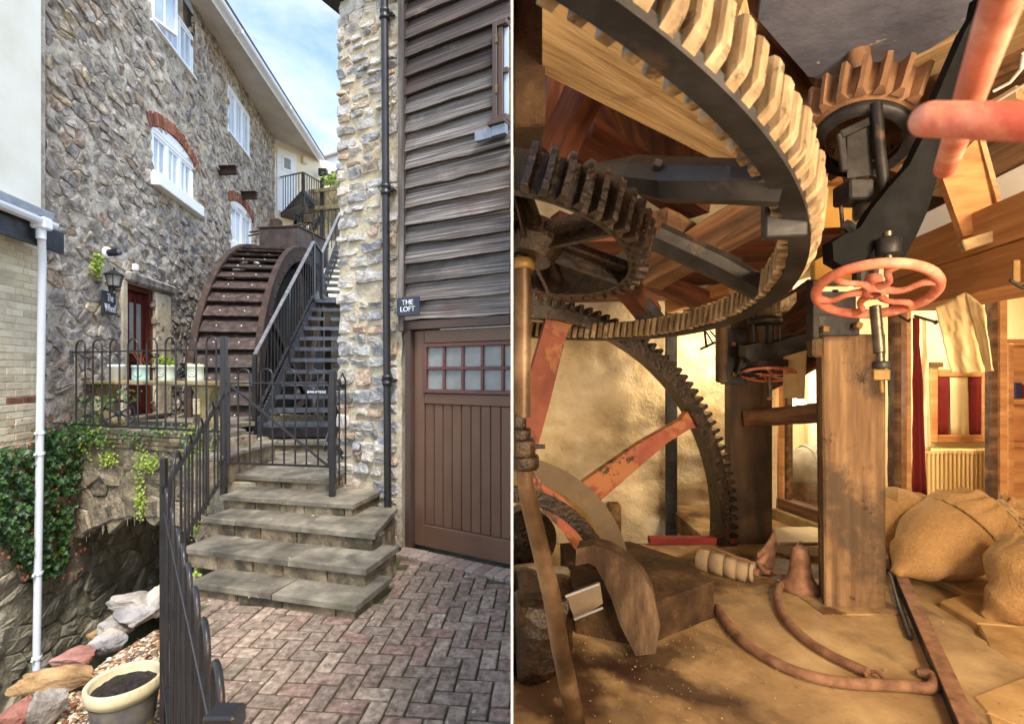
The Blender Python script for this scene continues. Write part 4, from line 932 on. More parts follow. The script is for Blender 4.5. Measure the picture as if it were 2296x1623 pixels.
# sluice tank and launder above the wheel
TANKM = mat('dark_tank_steel', [(52, 44, 42), (70, 60, 56), (88, 74, 66)], 4, 8, .7, bump=.3, patch=[((122, 76, 50), 5, .64, .06, .6)])
tk = thing('sluice_tank', 'rusty dark steel tank standing above the top of the waterwheel', 'tank', P(640, 540, 10.4))
tY = 10.4; a = P(581, 557, tY); b = P(676, 553, tY)
TX = Matrix.Rotation(R(-9), 4, 'Z'); c = a; dX = 95 / F * tY
obj('body', MB().box(0, dX, 0, 1.2, -.2, .42, .01, Matrix.Translation(c) @ TX), TANKM, tk)
obj('rim', MB().box(-.02, dX + .02, -.02, 1.22, .421, .45, .004, Matrix.Translation(c) @ TX), RUST, tk)
# sluice shaft bars above
for (p, q, r) in (((560, 521, 10.6), (700, 499, 11.4), .022), ((558, 529, 10.4), (610, 518, 10.9), .018), ((668, 514, 10.9), (712, 488, 11.2), .022), ((596, 524, 10.7), (612, 500, 10.9), .02), ((695, 502, 10.8), (706, 545, 10.8), .025), ((617, 500, 10.9), (640, 512, 10.6), .02), ((700, 499, 11.4), (690, 520, 10.6), .02)):
    obj('sluice_bar', MB().tube([P(*p), P(*q)], r, 8), RUST, tk)
obj('gear_box', MB().box(-.11, .11, -.1, .1, -.12, .12, .03, Matrix.Translation(P(619, 504, 10.8))).box(-.09, .09, -.09, .09, -.1, .1, .02, Matrix.Translation(P(692, 493, 11.1))), RUST, tk, kind='stuff')
obj('support_leg', MB().box(-.06, .06, -.06, .06, -1.9, 0, .0, Matrix.Translation(c + Vector((dX - .05, .9, -.2)))).box(-.06, .06, -.06, .06, -1.9, 0, 0, Matrix.Translation(c + Vector((dX - .1, .1, -.2)))), RUST, tk)
# ------------------------------------------------------------ iron stairs
stair = thing('iron_stairs', 'steep black iron stairs with chequer plate treads rising beside the wheel', 'stairs', (-3.0, 7.0, .75))
n = 12; s0 = Vector((-3.53, 6.95, .98)); s1 = Vector((-3.70, 9.2, 3.07)); wdt = .98
sd_ = (Vector((s1.x, s1.y, 0)) - Vector((s0.x, s0.y, 0))).normalized(); px = Vector((sd_.y, -sd_.x, 0))
for i in range(n):
    p = s0.lerp(s1, i / (n - 1)); T = Matrix(((px.x, sd_.x, 0, p.x), (px.y, sd_.y, 0, p.y), (0, 0, 1, p.z), (0, 0, 0, 1)))
    mb = MB().box(.01, wdt, 0, .25, -.006, 0, 0).box(.01, wdt, -.004, .0, -.058, .001)
    for r_ in range(2):
        for c_ in range(26):
            x = .03 + c_ * .036; y = .03 + r_ * .05
            mb.box(-.014, .014, -.003, .003, -.001, .004, 0, Matrix.Translation((x, y, .0)) @ Matrix.Rotation(R(45 if (c_ + r_) % 2 else -45), 4, 'Z'))
    for c_ in range(26): mb.box(-.012, .012, -.002, .002, -.003, .003, 0, Matrix.Translation((.03 + c_ * .036, -.005, -.022)) @ Matrix.Rotation(R(35 if c_ % 2 else -35), 4, 'Y'))
    obj('tread', mb, TREAD, stair, T)
for off, nm in ((-.012, 'stringer'), (wdt + .012, 'stringer')):
    a = s0 + px * off + Vector((0, -.35, -.36)); b = s1 + px * off + Vector((0, .25, .10))
    T, l = frame(a, b, (0, 0, 1)); mb = MB().box(0, l, -.006, .006, -.11, .11, 0)
    obj(nm, mb, TREAD, stair, T)
    # toothed tread cleats along the top
    if off < 0:
        mb = MB(); k = int(l / .075)
        for i in range(k): mb.box(i * .075, i * .075 + .045, -.012, .012, .108, .125, 0)
        obj('cleats', mb, TREAD, stair, T, kind='stuff')
obj('foot_plate', MB().box(-.1, .05, -.08, .1, 0, .02, 0, Matrix.Translation(G(570, 984, .76))), STEEL, stair)
obj('kick_plate', MB().box(0, wdt, .0, .01, -.20, -.05, 0, Matrix(((px.x, sd_.x, 0, s0.x), (px.y, sd_.y, 0, s0.y), (0, 0, 1, s0.z), (0, 0, 0, 1)))), STEEL, stair)
# upper flight
u0_ = s1 + Vector((.42, .55, .0)); 
l0 = s1 + Vector((.25, .22, 0)); obj('landing', MB().box(0, 1.0, 0, .8, -.06, 0, 0, Matrix.Translation(l0 + Vector((-.28, -.0, 0)))), TREAD, stair)
n2 = 9; v0_ = Vector((-3.89, 9.9, 3.23)); v1_ = Vector((-4.41, 12.2, 4.72))
dd2 = (Vector((v1_.x, v1_.y, 0)) - Vector((v0_.x, v0_.y, 0))).normalized(); px2 = Vector((dd2.y, -dd2.x, 0))
for i in range(n2):
    p = v0_.lerp(v1_, i / (n2 - 1)); T = Matrix(((px2.x, dd2.x, 0, p.x), (px2.y, dd2.y, 0, p.y), (0, 0, 1, p.z), (0, 0, 0, 1)))
    obj('tread', MB().box(.01, .9, 0, .24, -.04, 0), TREAD, stair, T)
T, l = frame(v0_ + Vector((0, -.2, -.2)), v1_ + Vector((0, .2, .2))); obj('stringer', MB().box(0, l, -.008, .008, -.12, .12), TREAD, stair, T)
# handrail lower flight
def baluster_rail(p0, p1, q0, q1, nbar, parent, m=STEEL, tr=.02, top=True, topm=RAILTOP, r=.008, nm='baluster', bottom=True, tw=.05):
    """p0..p1 foot line, q0..q1 top line"""
    if top: T, l = frame(q0, q1); obj('handrail', MB().box(0, l, -tw / 2, tw / 2, -.012, .012, .003), topm, parent, T)
    if bottom: T, l = frame(p0, p1); obj('bottom_rail', MB().box(0, l, -.02, .02, -.008, .008), m, parent, T)
    me = None
    for i in range(nbar):
        f = (i + .5) / nbar; obj(nm, MB().tube([p0.lerp(p1, f), q0.lerp(q1, f)], r, 6, cap=False), m, parent)
h0 = P(571, 795, 6.75); h1 = P(703, 541, 9.1); f0 = Vector((h0.x, h0.y, .98)); f1 = Vector((h1.x, h1.y, h1.z - .98))
obj('newel', MB().bar(Vector((h0.x, h0.y, .76)), h0 + Vector((0, 0, -.01)), .05, .05), STEEL, stair)
baluster_rail(Vector((h0.x, h0.y, 1.1)), f1, h0, h1, 20, stair)
m_ = h0.lerp(h1, .5); obj('newel', MB().bar(Vector((m_.x, m_.y, m_.z - 1.1)), m_, .05, .05), STEEL, stair)
obj('newel', MB().bar(Vector((h1.x, h1.y, 3.0)), h1, .05, .05), STEEL, stair)
h2 = P(721, 568, 9.9); baluster_rail(h2 - Vector((0, 0, 1.0)), h1 - Vector((0, 0, 1.0)), h2, h1, 6, stair, topm=STEEL)
obj('newel', MB().bar(Vector((h2.x, h2.y, 3.0)), h2, .06, .06), STEEL, stair)
h3 = P(766, 468, 12.3); baluster_rail(h2 - Vector((0, 0, .95)), h3 - Vector((0, 0, .95)), h2, h3, 18, stair)
tag(obj('stair_dark_backing', MB().box(-3.75, -1.6, 9.75, 10.0, -1.9, 3.05).box(-2.35, -2.1, 6.9, 9.7, -1.9, 2.4), PITST), 'wall added to darken the gap behind the iron stairs', 'wall')  # wall added behind the treads so the gap there stays dark
# brackets/struts beneath
obj('post', MB().bar(Vector((-2.75, 8.6, .5)), Vector((-2.75, 8.6, 2.6)), .08, .08).bar(Vector((-3.3, 8.8, .5)), Vector((-3.3, 8.8, 2.7)), .08, .08), RUST, stair)
# upper balcony
bal = thing('balcony', 'small black railed iron balcony outside the white back door', 'balcony', P(665, 480, 14.2))
A_ = P(627, 478, 14.9); B_ = P(680, 458, 12.9); C_ = P(721, 466, 14.3)
At, Bt, Ct = P(627, 398, 14.9), P(680, 387, 12.9), P(721, 410, 14.3)
for a_, b_ in ((A_, At), (B_, Bt), (C_, Ct)): obj('post', MB().bar(a_ - Vector((0, 0, .1)), b_, .07, .07), STEEL, bal)
for a_, b_, c_, d_, k_ in ((A_, B_, At, Bt, 9), (B_, C_, Bt, Ct, 8)): baluster_rail(a_, b_, c_, d_, k_, bal, topm=STEEL, r=.012, tw=.06)
dk = [P(625, 487, 15.0), P(680, 462, 12.8), P(722, 474, 14.4), P(668, 486, 16.2)]
dz_ = sum(p.z for p in dk) / 4; obj('deck', MB().prism([(p.x, p.y) for p in dk], A_.z - .16, A_.z - .04), IRON, bal)
for (p, q) in (((663, 478, 13.0), (663, 560, 13.0)), ((682, 470, 12.9), (682, 560, 12.9)), ((722, 400, 13.6), (722, 560, 13.6)), ((655, 515, 13), (680, 478, 13)), ((700, 520, 12.6), (720, 488, 12.6))):
    obj('support', MB().bar(P(*p), P(*q), .08, .08), STEEL, bal)
lo0, lo1 = P(663, 483, 12.9), P(765, 468, 12.0); baluster_rail(P(663, 545, 12.9), P(765, 560, 12.0), lo0, lo1, 13, bal, topm=STEEL, r=.012, bottom=False)
# shrub on the fence
sh = MB()
for i in range(260):
    c = P(rnd.gauss(741, 9), rnd.gauss(404, 7), 13.6 + rnd.uniform(-.3, .3)); a = rnd.uniform(.02, .05); n_ = Vector((rnd.gauss(0, 1), rnd.gauss(0, 1), rnd.gauss(0, 1))).normalized(); t_ = n_.orthogonal() * a; b_ = n_.cross(t_)
    sh.add([c - t_, c + b_ * .6, c + t_, c - b_ * .6], [(0, 1, 2, 3)])
shb = thing('shrub', 'small leafy green shrub over the fence by the stairs', 'shrub', P(740, 415, 13.6)); obj('foliage', sh, LIME, shb, kind='stuff'); obj('stem', MB().tube([P(741, 440, 13.6), P(741, 405, 13.6)], .02, 6), DEADLEAF, shb)
# steel beam stubs
for (u, v, lb) in ((490, 384, 'upper rusty steel beam stub sticking out of the house wall'), (540, 440, 'lower rusty steel beam stub sticking out above the arched window')):
    s_, z_ = HP.at(u, v); p = HP.w(s_, z_, -.1); q = HP.w(s_, z_, .0) + Vector((1, -.16, 0)) * .42
    T, l = frame(p, q); tag(obj('steel_beam', MB().box(0, l, -.06, .06, .07, .085, 0).box(0, l, -.06, .06, -.085, -.07, 0).box(0, l, -.008, .008, -.07, .07), RUST, None, T), lb, 'beam', 'beam stubs in the house wall')
# ------------------------------------------------------------ lantern, sign, vent, alarm
s_, z_ = HP.at(240, 640); lt = thing('wall_lantern', 'black glazed coach lantern on the wall left of the door', 'lantern', HP.w(s_, z_, .05))
LX = HP.w(HP.at(256, 625, .22)[0], 0, .22); lz0 = P(0, 642, LX.y).z; lz1 = P(0, 618, LX.y).z; lt2 = P(0, 604, LX.y).z
c = Vector((LX.x, LX.y, 0))
obj('bracket', MB().box(-.04, .04, -.02, .02, -.10, .12, .01, Matrix.Translation(HP.w(s_, z_ - .02, .03))).tube([HP.w(s_, z_ - .05, .04), HP.w(s_ + .02, z_ - .06, .14), c + Vector((0, 0, lz0 - .05)), c + Vector((0, 0, lz0))], .014, 8), STEEL, lt)
hb = .10; hg = lz1 - lz0
fr = MB()
for k in range(6):
    g = math.pi / 3 * k; g2 = math.pi / 3 * (k + 1)
    a1 = c + Vector((math.cos(g) * hb * .72, math.sin(g) * hb * .72, lz0)); a2 = c + Vector((math.cos(g) * hb, math.sin(g) * hb, lz1)); b1 = c + Vector((math.cos(g2) * hb * .72, math.sin(g2) * hb * .72, lz0)); b2 = c + Vector((math.cos(g2) * hb, math.sin(g2) * hb, lz1))
    fr.tube([a1, a2], .006, 5).tube([a1, b1], .006, 5).tube([a2, b2], .006, 5)
obj('cage', fr, STEEL, lt)
obj('glass', MB().lathe([(hb * .70, lz0 + .004), (hb * .97, lz1 - .002)], 6, Matrix.Translation(c)), FROST, lt)
obj('cap', MB().lathe([(hb * 1.22, lz1), (hb * 1.22, lz1 + .01), (hb * .55, lz1 + .05), (hb * .3, lz1 + .065), (.01, lz1 + .07), (.014, lz1 + .1), (0, lz1 + .115)], 6, Matrix.Translation(c), False), STEEL, lt)
obj('base', MB().lathe([(0, lz0 - .03), (.03, lz0 - .025), (hb * .72, lz0 - .004), (hb * .72, lz0)], 6, Matrix.Translation(c), False), STEEL, lt)
a = HP.at(222, 655, .05); b = HP.at(252, 707, .05)
sg = thing('house_sign', 'square slate sign reading The Wheel beside the mahogany door', 'sign', HP.w(a[0], b[1], .06))
obj('plate', MB().box(a[0], b[0], -.095, -.075, b[1] + .0, a[1] + .03, .003), SLATE, sg, HP.M)
text('The\nWheel', .15, HP.M @ Matrix.Translation(((a[0] + b[0]) / 2 + .01, -.0975, (a[1] + b[1]) / 2 + .01)) @ Matrix.Rotation(R(90), 4, 'X'), LETTER, sg, 'lettering', sx=(b[0] - a[0]) / .50)
s_, z_ = HP.at(228, 567); vt = thing('vent_outlet', 'round white vent with a dark louvred cage on the house wall', 'vent', HP.w(s_, z_, .02))
T = axisM(HP.w(s_, z_, .03), -HP.n * 1 + Vector((.35, -.1, 0)))
T = axisM(HP.w(s_, z_, .06), Vector((1, -.12, .05)))
obj('flange', MB().lathe([(.04, 0), (.078, .0), (.082, .015), (.066, .03), (.04, .035)], 24, T), UPVC, vt)
mb = MB().lathe([(.02, .02), (.040, .03), (.038, .19), (0, .19)], 14, T)
obj('cage', mb, mat('grey_cage', [(70, 70, 80), (96, 96, 106)], 6), vt)
mb = MB()
for k in range(12): g = math.pi * k / 6; mb.box(.038, .046, -.004, .004, .03, .19, 0, T @ Matrix.Rotation(g, 4, 'Z'))
obj('louvre', mb, STEEL, vt)
s_, z_ = HP.at(287, 606); al = obj('alarm_sensor', MB().box(s_ - .0, s_ + .08, -.11, -.04, z_ - .0, z_ + .10, .015), WHITE, None, HP.M); tag(al, 'small white sensor box at the top left corner of the door', 'sensor')
s_, z_ = HP.at(197, 598); fn_ = MB()
for i in range(90):
    c = HP.w(s_ + rnd.gauss(0, .05), z_ + rnd.uniform(-.14, .16), .08 + rnd.uniform(0, .05)); a = rnd.uniform(.012, .026); n_ = Vector((rnd.gauss(.4, 1), rnd.gauss(-1, 1), rnd.gauss(.5, 1))).normalized(); t_ = n_.orthogonal() * a; b_ = n_.cross(t_); fn_.add([c - t_, c + b_, c + t_, c - b_], [(0, 1, 2, 3)])
tag(obj('wall_fern', fn_, LIME, kind='stuff'), 'small green fern growing high on the house wall', 'fern')
# ------------------------------------------------------------ bow top railings
def hoop(p, q, zlo, ztop, parent, r=.0085, nm='hoop', leglo=None):
    """two bars joined by a bow; p, q feet (x, y)"""
    w = (q - p).length / 2; c = (p + q) / 2; pts = [Vector((p.x, p.y, zlo if leglo is None else leglo[0]))]; zr = ztop - w
    e = (q - p).normalized()
    for k in range(9):
        g = math.pi * (1 - k / 8); pts.append(Vector((c.x, c.y, 0)) + Vector((e.x, e.y, 0)) * (w * math.cos(g)) + Vector((0, 0, zr + w * math.sin(g))))
    pts.append(Vector((q.x, q.y, zlo if leglo is None else leglo[1])))
    return obj(nm, MB().tube(pts, r, 8), STEEL, parent)
# terrace railing
ra = AP.w(.0, 0, .10); rb = Vector((P(497, 800, 4.98).x, 4.98, 0)); tr_ = thing('terrace_railing', 'black bow top railing along the front of the terrace', 'railing', (ra.x, ra.y, 1.1))
ra = Vector((P(162, 800, 5.72).x, 5.72, 0))
e = (rb - ra); L3 = e.length; e.normalize(); zt_, zb_ = 1.935, 1.10
for i in range(8):
    us = [(171, 191), (208.5, 229), (246.5, 268), (287, 309), (329, 352), (371, 394), (417, 440), (463, 485)][i]
    def onl(u):
        k = (u - U0) / F; t = (ra.x - k * ra.y) / (k * e.y - e.x); return Vector((ra.x + e.x * t, ra.y + e.y * t))
    hoop(onl(us[0]), onl(us[1]), zb_ - .0, 2.07, tr_, .009)
obj('top_rail', MB().tube([ra + Vector((0, 0, zt_)), rb + Vector((0, 0, zt_))], .009, 8), STEEL, tr_)
obj('bottom_rail', MB().tube([ra + Vector((0, 0, zb_)), rb + Vector((0, 0, zb_))], .013, 8), STEEL, tr_)
obj('wall_bracket', MB().bar(ra + Vector((-.04, .03, zt_ + .02)), ra + Vector((0, 0, zt_ - .13)), .03, .03).bar(ra + Vector((-.05, .05, zb_)), ra + Vector((.0, 0, zb_)), .03, .03), STEEL, tr_, kind='stuff')
# big post
bp = Vector((P(502, 835, 4.9).x, 4.9, 0)); pst = obj('gate_post', MB().box(bp.x - .026, bp.x + .026, 4.874, 4.926, .45, 2.06, .003), STEEL); tag(pst, 'tall square black post between terrace railing and gate', 'post')
gp = Vector((P(745.5, 835, 4.69).x, 4.69, 0)); obj2 = thing('gate_post', 'shorter square black post at the latch side of the gate', 'post', (gp.x, gp.y, .52))
obj('shaft', MB().box(gp.x - .026, gp.x + .026, gp.y - .026, gp.y + .026, .50, 1.72, .003), STEEL, obj2)
for z in (1.60, .87):
    w_ = GP.at(768, 860)[0]; wq = GP.w(w_, z, .02); obj('stay', MB().tube([Vector((gp.x, gp.y, z)), Vector(((gp.x + wq.x) / 2, gp.y, z)), wq], .012, 8), STEEL, obj2)
    obj('wall_lug', MB().tube([wq + Vector((-.02, -.02, .03)), wq + Vector((.03, 0, -.07))], .024, 8), STEEL, obj2)
obj('side_bow', MB().tube([Vector((gp.x + .03, gp.y + .1, .6)), Vector((gp.x + .03, gp.y + .1, 1.62)), Vector((gp.x + .05, gp.y + .13, 1.69)), Vector((gp.x + .07, gp.y + .16, 1.62)), Vector((gp.x + .07, gp.y + .16, .6))], .009, 8), STEEL, obj2)
# gate
gt = thing('gate', 'black bow top garden gate with a diagonal brace and warning plate', 'gate', (bp.x, bp.y, .8))
ga_ = Vector((bp.x + .06, 4.88, 0)); gb_ = Vector((gp.x - .045, 4.70, 0)); ge = (gb_ - ga_); gl_ = ge.length; ge.normalize()
def gpt(u, z):
    k = (u - U0) / F; t = (ga_.x - k * ga_.y) / (k * ge.y - ge.x); return ga_ + ge * t + Vector((0, 0, z))
zt2, zb2 = 1.595, .80
for u in (513, 738): obj('stile', MB().bar(gpt(u, zb2), gpt(u, zt2 + (.16 if u < 600 else 0)), .02, .02), STEEL, gt)
obj('top_rail', MB().tube([gpt(503, zt2), gpt(740, zt2)], .009, 8), STEEL, gt); obj('bottom_rail', MB().bar(gpt(503, zb2), gpt(740, zb2), .012, .022), STEEL, gt)
for (a, b) in ((534, 560), (585, 611), (637, 662), (687, 713)): hoop(gpt(a, 0).xy, gpt(b, 0).xy, zb2, 1.735, gt, .0085)
obj('brace', MB().bar(gpt(515, zt2 - .01) - Vector((0, .012, 0)), gpt(736, zb2 + .01) - Vector((0, .012, 0)), .008, .022), STEEL, gt)
for z in (zt2, zb2 + .04): obj('hinge', MB().tube([gpt(503, z - .02), gpt(503, z + .03)], .016, 8).tube([gpt(503, z), gpt(512, z)], .011, 8), STEEL, gt)
gm, gl2 = frame(gpt(689, 1.515), gpt(736, 1.515)); pl_ = thing('warning_plate', 'small black plate reading BEWARE OF THE DOG on the gate', 'sign', gpt(712, 1.51))
ctr = gpt(712, 1.513) - Vector((0, .016, 0)); TM = Matrix.Translation(ctr) @ Matrix.Rotation(math.atan2(ge.y, ge.x), 4, 'Z')
obj('plate', MB().box(-.112, .105, -.004, .004, -.026, .026, .002), STEEL, pl_, TM)
text('BEWARE OF THE DOG', .031, TM @ Matrix.Translation((0, -.0055, -.001)) @ Matrix.Rotation(R(90), 4, 'X'), LETTER, pl_, 'lettering', ext=.001, sx=.62)
# sloping stair railing
sr = thing('stair_railing', 'black sloping railing down the race side of the stone steps', 'railing', (-2.4, 3.6, .2))
S0 = P(366, 1098, 2.62); S1 = P(503, 884, 4.84); Q0 = P(398, 1226, 3.15); Q1 = P(503, 1066, 4.84)
T, l = frame(S0, S1); obj('top_rail', MB().box(0, l, -.007, .007, -.02, .02), STEEL, sr, T); T, l = frame(Q0, Q1); obj('bottom_rail', MB().box(0, l, -.007, .007, -.02, .02), STEEL, sr, T)
def sl(u):
    # point over the rail line in plan for image column u
    k = (u - U0) / F; t = (S0.x - k * S0.y) / (k * (S1.y - S0.y) - (S1.x - S0.x)); return t
for (a, b) in ((389, 406), (415, 431), (441, 456), (467, 481), (381, 381.5)):
    ta, tb_ = sl(a), sl(b); pa, pb_ = S0.lerp(S1, ta), S0.lerp(S1, tb_); 
    def lowz(p):
        t = (p.y - Q0.y) / (Q1.y - Q0.y); return Q0.lerp(Q1, max(t, -.3)).z
    w = max((pb_ - pa).length / 2, .01); top_z = pb_.z + .08
    if b - a < 2: obj('bar', MB().tube([Vector((pa.x, pa.y, lowz(pa))), pa], .008, 8), STEEL, sr)
    else: hoop(pa.xy, pb_.xy, 0, top_z, sr, .008, leglo=(lowz(pa), lowz(pb_)))
for u in (488, 495, 448, 462, 423): p = S0.lerp(S1, sl(u)); obj('bar', MB().tube([Vector((p.x, p.y, lowz(p))), p], .008, 8), STEEL, sr)
# long railing toward the camera
lr = thing('race_railing', 'long black bow top railing seen end on between paving and gravel', 'railing', (-1.2, 1.8, 0))
y0r, y1r = .80, 2.60
def rp(y): return Vector((rail_x(y), y))
npair = 13
yy = 2.50; hy = []
vtop = [1096, 1140, 1187, 1223, 1266, 1321, 1393, 1491, 1620]
ztop = 1.10
for v in vtop: hy.append((EYE - ztop) * F / (v - V0))
for y in hy:
    w = .058; e = Vector((RD.x, RD.y)); c = rp(y); hoop(c - e * w, c + e * w, .0, ztop, lr, .0078)
c_ = [rp(hy[i]).lerp(rp(hy[i + 1]), .5) for i in range(len(hy) - 1)]
for c in c_:
    pass
zr = ztop - .145; pa, pb_ = rp(2.62), rp(.72)
T, l = frame(Vector((pa.x, pa.y, zr)), Vector((pb_.x, pb_.y, zr))); obj('top_rail', MB().box(0, l, -.010, .010, -.005, .005, .002), STEEL, lr, T)
T, l = frame(Vector((pa.x, pa.y, .1)), Vector((pb_.x, pb_.y, .1))); obj('bottom_rail', MB().box(0, l, -.016, .016, -.006, .006, .002), STEEL, lr, T)
obj('end_post', MB().box(P(367, 835, 2.64).x - .014, P(367, 835, 2.64).x + .014, 2.626, 2.654, -.3, P(0, 1027, 2.64).z, .002), STEEL, lr)
obj('end_knuckle', MB().box(-.02, .03, -.02, .02, -.02, .012, .004, Matrix.Translation(P(497, 1606, .78))), STEEL, lr)

# ------------------------------------------------------------ table and planters on the terrace
tbY = 6.05; ta = P(184, 857, 6.25); tb_ = P(497, 862, 5.5)
tab = thing('garden_table', 'mossy timber plank table with splayed trestle legs behind the railing', 'table', (ta.x + .6, 6, 1.04))
e = (tb_ - ta); Lt = Vector((e.x, e.y, 0)).length; zt3 = 1.575
eA = Vector((ta.x, ta.y, zt3)); eB = Vector((tb_.x, tb_.y, zt3)); ed = (eB - eA).normalized(); en = Vector((-ed.y, ed.x, 0))
for k in range(3): beam('plank', eA + en * (k * .15), eB + en * (k * .15), .145, .045, OLDTIMBER, tab, ch=.008, seg=8, wob=.004)
for u in (228, 452):
    k_ = (u - U0) / F; t = (eA.x - k_ * eA.y) / (k_ * ed.y - ed.x); c = eA + ed * t + en * .1; z0 = 1.04
    T = Matrix(((ed.x, en.x, 0, c.x), (ed.y, en.y, 0, c.y), (0, 0, 1, 0), (0, 0, 0, 1)))
    obj('leg', MB().prism([(-.20, z0 + .02), (.20, z0 + .02), (.11, z0 + .16), (.10, 1.42), (.18, 1.55), (-.18, 1.55), (-.10, 1.42), (-.11, z0 + .16)], -.03, .09, T @ Matrix.Rotation(R(90), 4, 'X')), OLDTIMBER, tab)
    obj('brace', MB().box(-.28, .30, -.06, .02, z0 - .0, z0 + .05, .01, T), OLDTIMBER, tab)
    obj('pale_block', MB().box(-.10, -.02, -.13, -.095, 1.22, 1.40, .004, T), PMORT, tab)
def on_table(u, off=.07):
    k_ = (u - U0) / F; t = (eA.x - k_ * eA.y) / (k_ * ed.y - ed.x); return eA + ed * t + en * off + Vector((0, 0, .0235))
def disc(n_, r, z): return [(r * math.cos(2 * math.pi * k / n_), r * math.sin(2 * math.pi * k / n_), z) for k in range(n_)]
for u, w_, m_, lb, kind in ((247, .088, POTW, 'tall tapered white plastic pot, leftmost on the garden table', 0), (302, .094, POTG, 'mint green pot with a raised roundel holding dry brown twigs', 1), (360, .092, POTS, 'sage green pot with a roundel and bright lime foliage', 2), (424, .096, POTS, 'pale sage pot with gravel on top, rightmost on the table', 3)):
    c = on_table(u); h = .188 if kind else .20; M_ = Matrix.Translation(c); pt_ = thing('plant_pot', lb, 'plant pot', c, 'pots on the garden table')
    if kind == 0: prof = [(0, .0), (w_ * .78, 0), (w_ * .97, h * .84), (w_ * 1.0, h * .85), (w_ * 1.03, h), (w_ * .97, h), (w_ * .9, h * .9), (0, h * .9)]
    else: prof = [(0, 0), (w_ * .98, 0), (w_ * .98, .012), (w_ * .94, .02), (w_ * .98, .026), (w_ * .95, .034), (w_ * .95, h - .03), (w_ * 1.0, h - .025), (w_ * 1.0, h), (w_ * .93, h), (w_ * .9, h - .02), (0, h - .02)]
    obj('pot', MB().lathe(prof, 28, M_), m_, pt_)
    if kind:
        ang = {1: -1.25, 2: -1.65, 3: -1.3}[kind]; TT = axisM(c + Vector((math.cos(ang) * w_ * .95, math.sin(ang) * w_ * .95, h * .48)), (math.cos(ang), math.sin(ang), 0))
        obj('roundel', MB().lathe([(.036, -.004), (.040, .004), (.034, .006), (.032, .001), (.012, .002), (.010, .005), (0, .005)], 20, TT), m_, pt_)
    if kind == 1:
        for k in range(9):
            b = c + Vector((rnd.uniform(-.04, .04), rnd.uniform(-.03, .03), h - .02)); q = [b]; d_ = Vector((rnd.uniform(-.05, .09), 0, .06))
            for _ in range(3): q.append(q[-1] + d_ + Vector((rnd.uniform(-.02, .02), 0, rnd.uniform(-.02, .02))))
            obj('dry_twig', MB().tube(q, .003, 4), DEADLEAF, pt_)
    if kind in (2, 3):
        fo = MB()
        for i in range(240 if kind == 2 else 90):
            if kind == 2: p = c + Vector((rnd.gauss(-.02, .05), rnd.gauss(0, .04), h + abs(rnd.gauss(.045, .035))))
            else: g = rnd.uniform(0, 6.28); rr_ = rnd.random() ** .5 * w_ * .85; p = c + Vector((rr_ * math.cos(g), rr_ * math.sin(g), h - .01 + rnd.uniform(0, .018)))
            a = rnd.uniform(.007, .015); n_ = Vector((rnd.gauss(0, 1), rnd.gauss(0, 1), rnd.gauss(0, 1))).normalized(); t_ = n_.orthogonal() * a; b_ = n_.cross(t_); fo.add([p - t_, p + b_, p + t_, p - b_], [(0, 1, 2, 3)])
        obj('foliage' if kind == 2 else 'gravel_top', fo, LIME if kind == 2 else POTST, pt_, kind='stuff')
# cast wheel leaning under the table
cw = P(266, 927, 5.95); T = axisM(cw, Vector((.75, -.62, .25)), (0, 0, 1)); ww = thing('old_cast_wheel', 'small black spoked cast wheel leaning under the table', 'wheel', cw - Vector((0, 0, .15)))
obj('rim', MB().lathe([(.15, -.02), (.17, -.02), (.17, .02), (.15, .02), (.15, -.02)], 28, T), IRON, ww); obj('hub', MB().lathe([(0, -.03), (.035, -.03), (.035, .03), (0, .03)], 14, T), IRON, ww)
for k in range(6): obj('spoke', MB().box(.03, .152, -.012, .012, -.008, .008, 0, T @ Matrix.Rotation(k * math.pi / 3, 4, 'Z')), IRON, ww)

# ------------------------------------------------------------ gravel bed, rocks, terracotta pot
gz0 = -.33
gb = MB(); nx_, ny_ = 40, 44; vs = []
def gh(x, y):
    e_ = (-3.02 + .03 * (y - 3)) ; edge = max(0, min(1, (x - e_ + .12) / .35)); return gz0 - (1 - edge) * .9 * (1 - edge) + .03 * mn.noise(Vector((x * 3, y * 3, 0)))
for j in range(ny_ + 1):
    for i in range(nx_ + 1):
        y = 1.2 + (4.6 - 1.2) * j / ny_; xr = max(min(rail_x(y) + .1, -1.0), -2.74 if y > 3.8 else -9); xr = min(xr, edge_x(y) + .05); x = -3.75 + (xr + 3.75) * i / nx_; vs.append((x, y, gh(x, y)))
fs = [(j * (nx_ + 1) + i, j * (nx_ + 1) + i + 1, (j + 1) * (nx_ + 1) + i + 1, (j + 1) * (nx_ + 1) + i) for j in range(ny_) for i in range(nx_)]
gb.add(vs, fs, True); tag(obj('gravel_bed', gb, GROUNDM), kind='structure')
pc = Vector((-2.10, 2.66, gz0 + .01))
ico = [(0, 0, 1), (.894, 0, .447), (.276, .851, .447), (-.724, .526, .447), (-.724, -.526, .447), (.276, -.851, .447), (.724, .526, -.447), (-.276, .851, -.447), (-.894, 0, -.447), (-.276, -.851, -.447), (.724, -.526, -.447), (0, 0, -1)]
icf = [(0, 1, 2), (0, 2, 3), (0, 3, 4), (0, 4, 5), (0, 5, 1), (1, 6, 2), (2, 7, 3), (3, 8, 4), (4, 9, 5), (5, 10, 1), (6, 7, 2), (7, 8, 3), (8, 9, 4), (9, 10, 5), (10, 6, 1), (6, 11, 7), (7, 11, 8), (8, 11, 9), (9, 11, 10), (10, 11, 6)]
pe = MB()
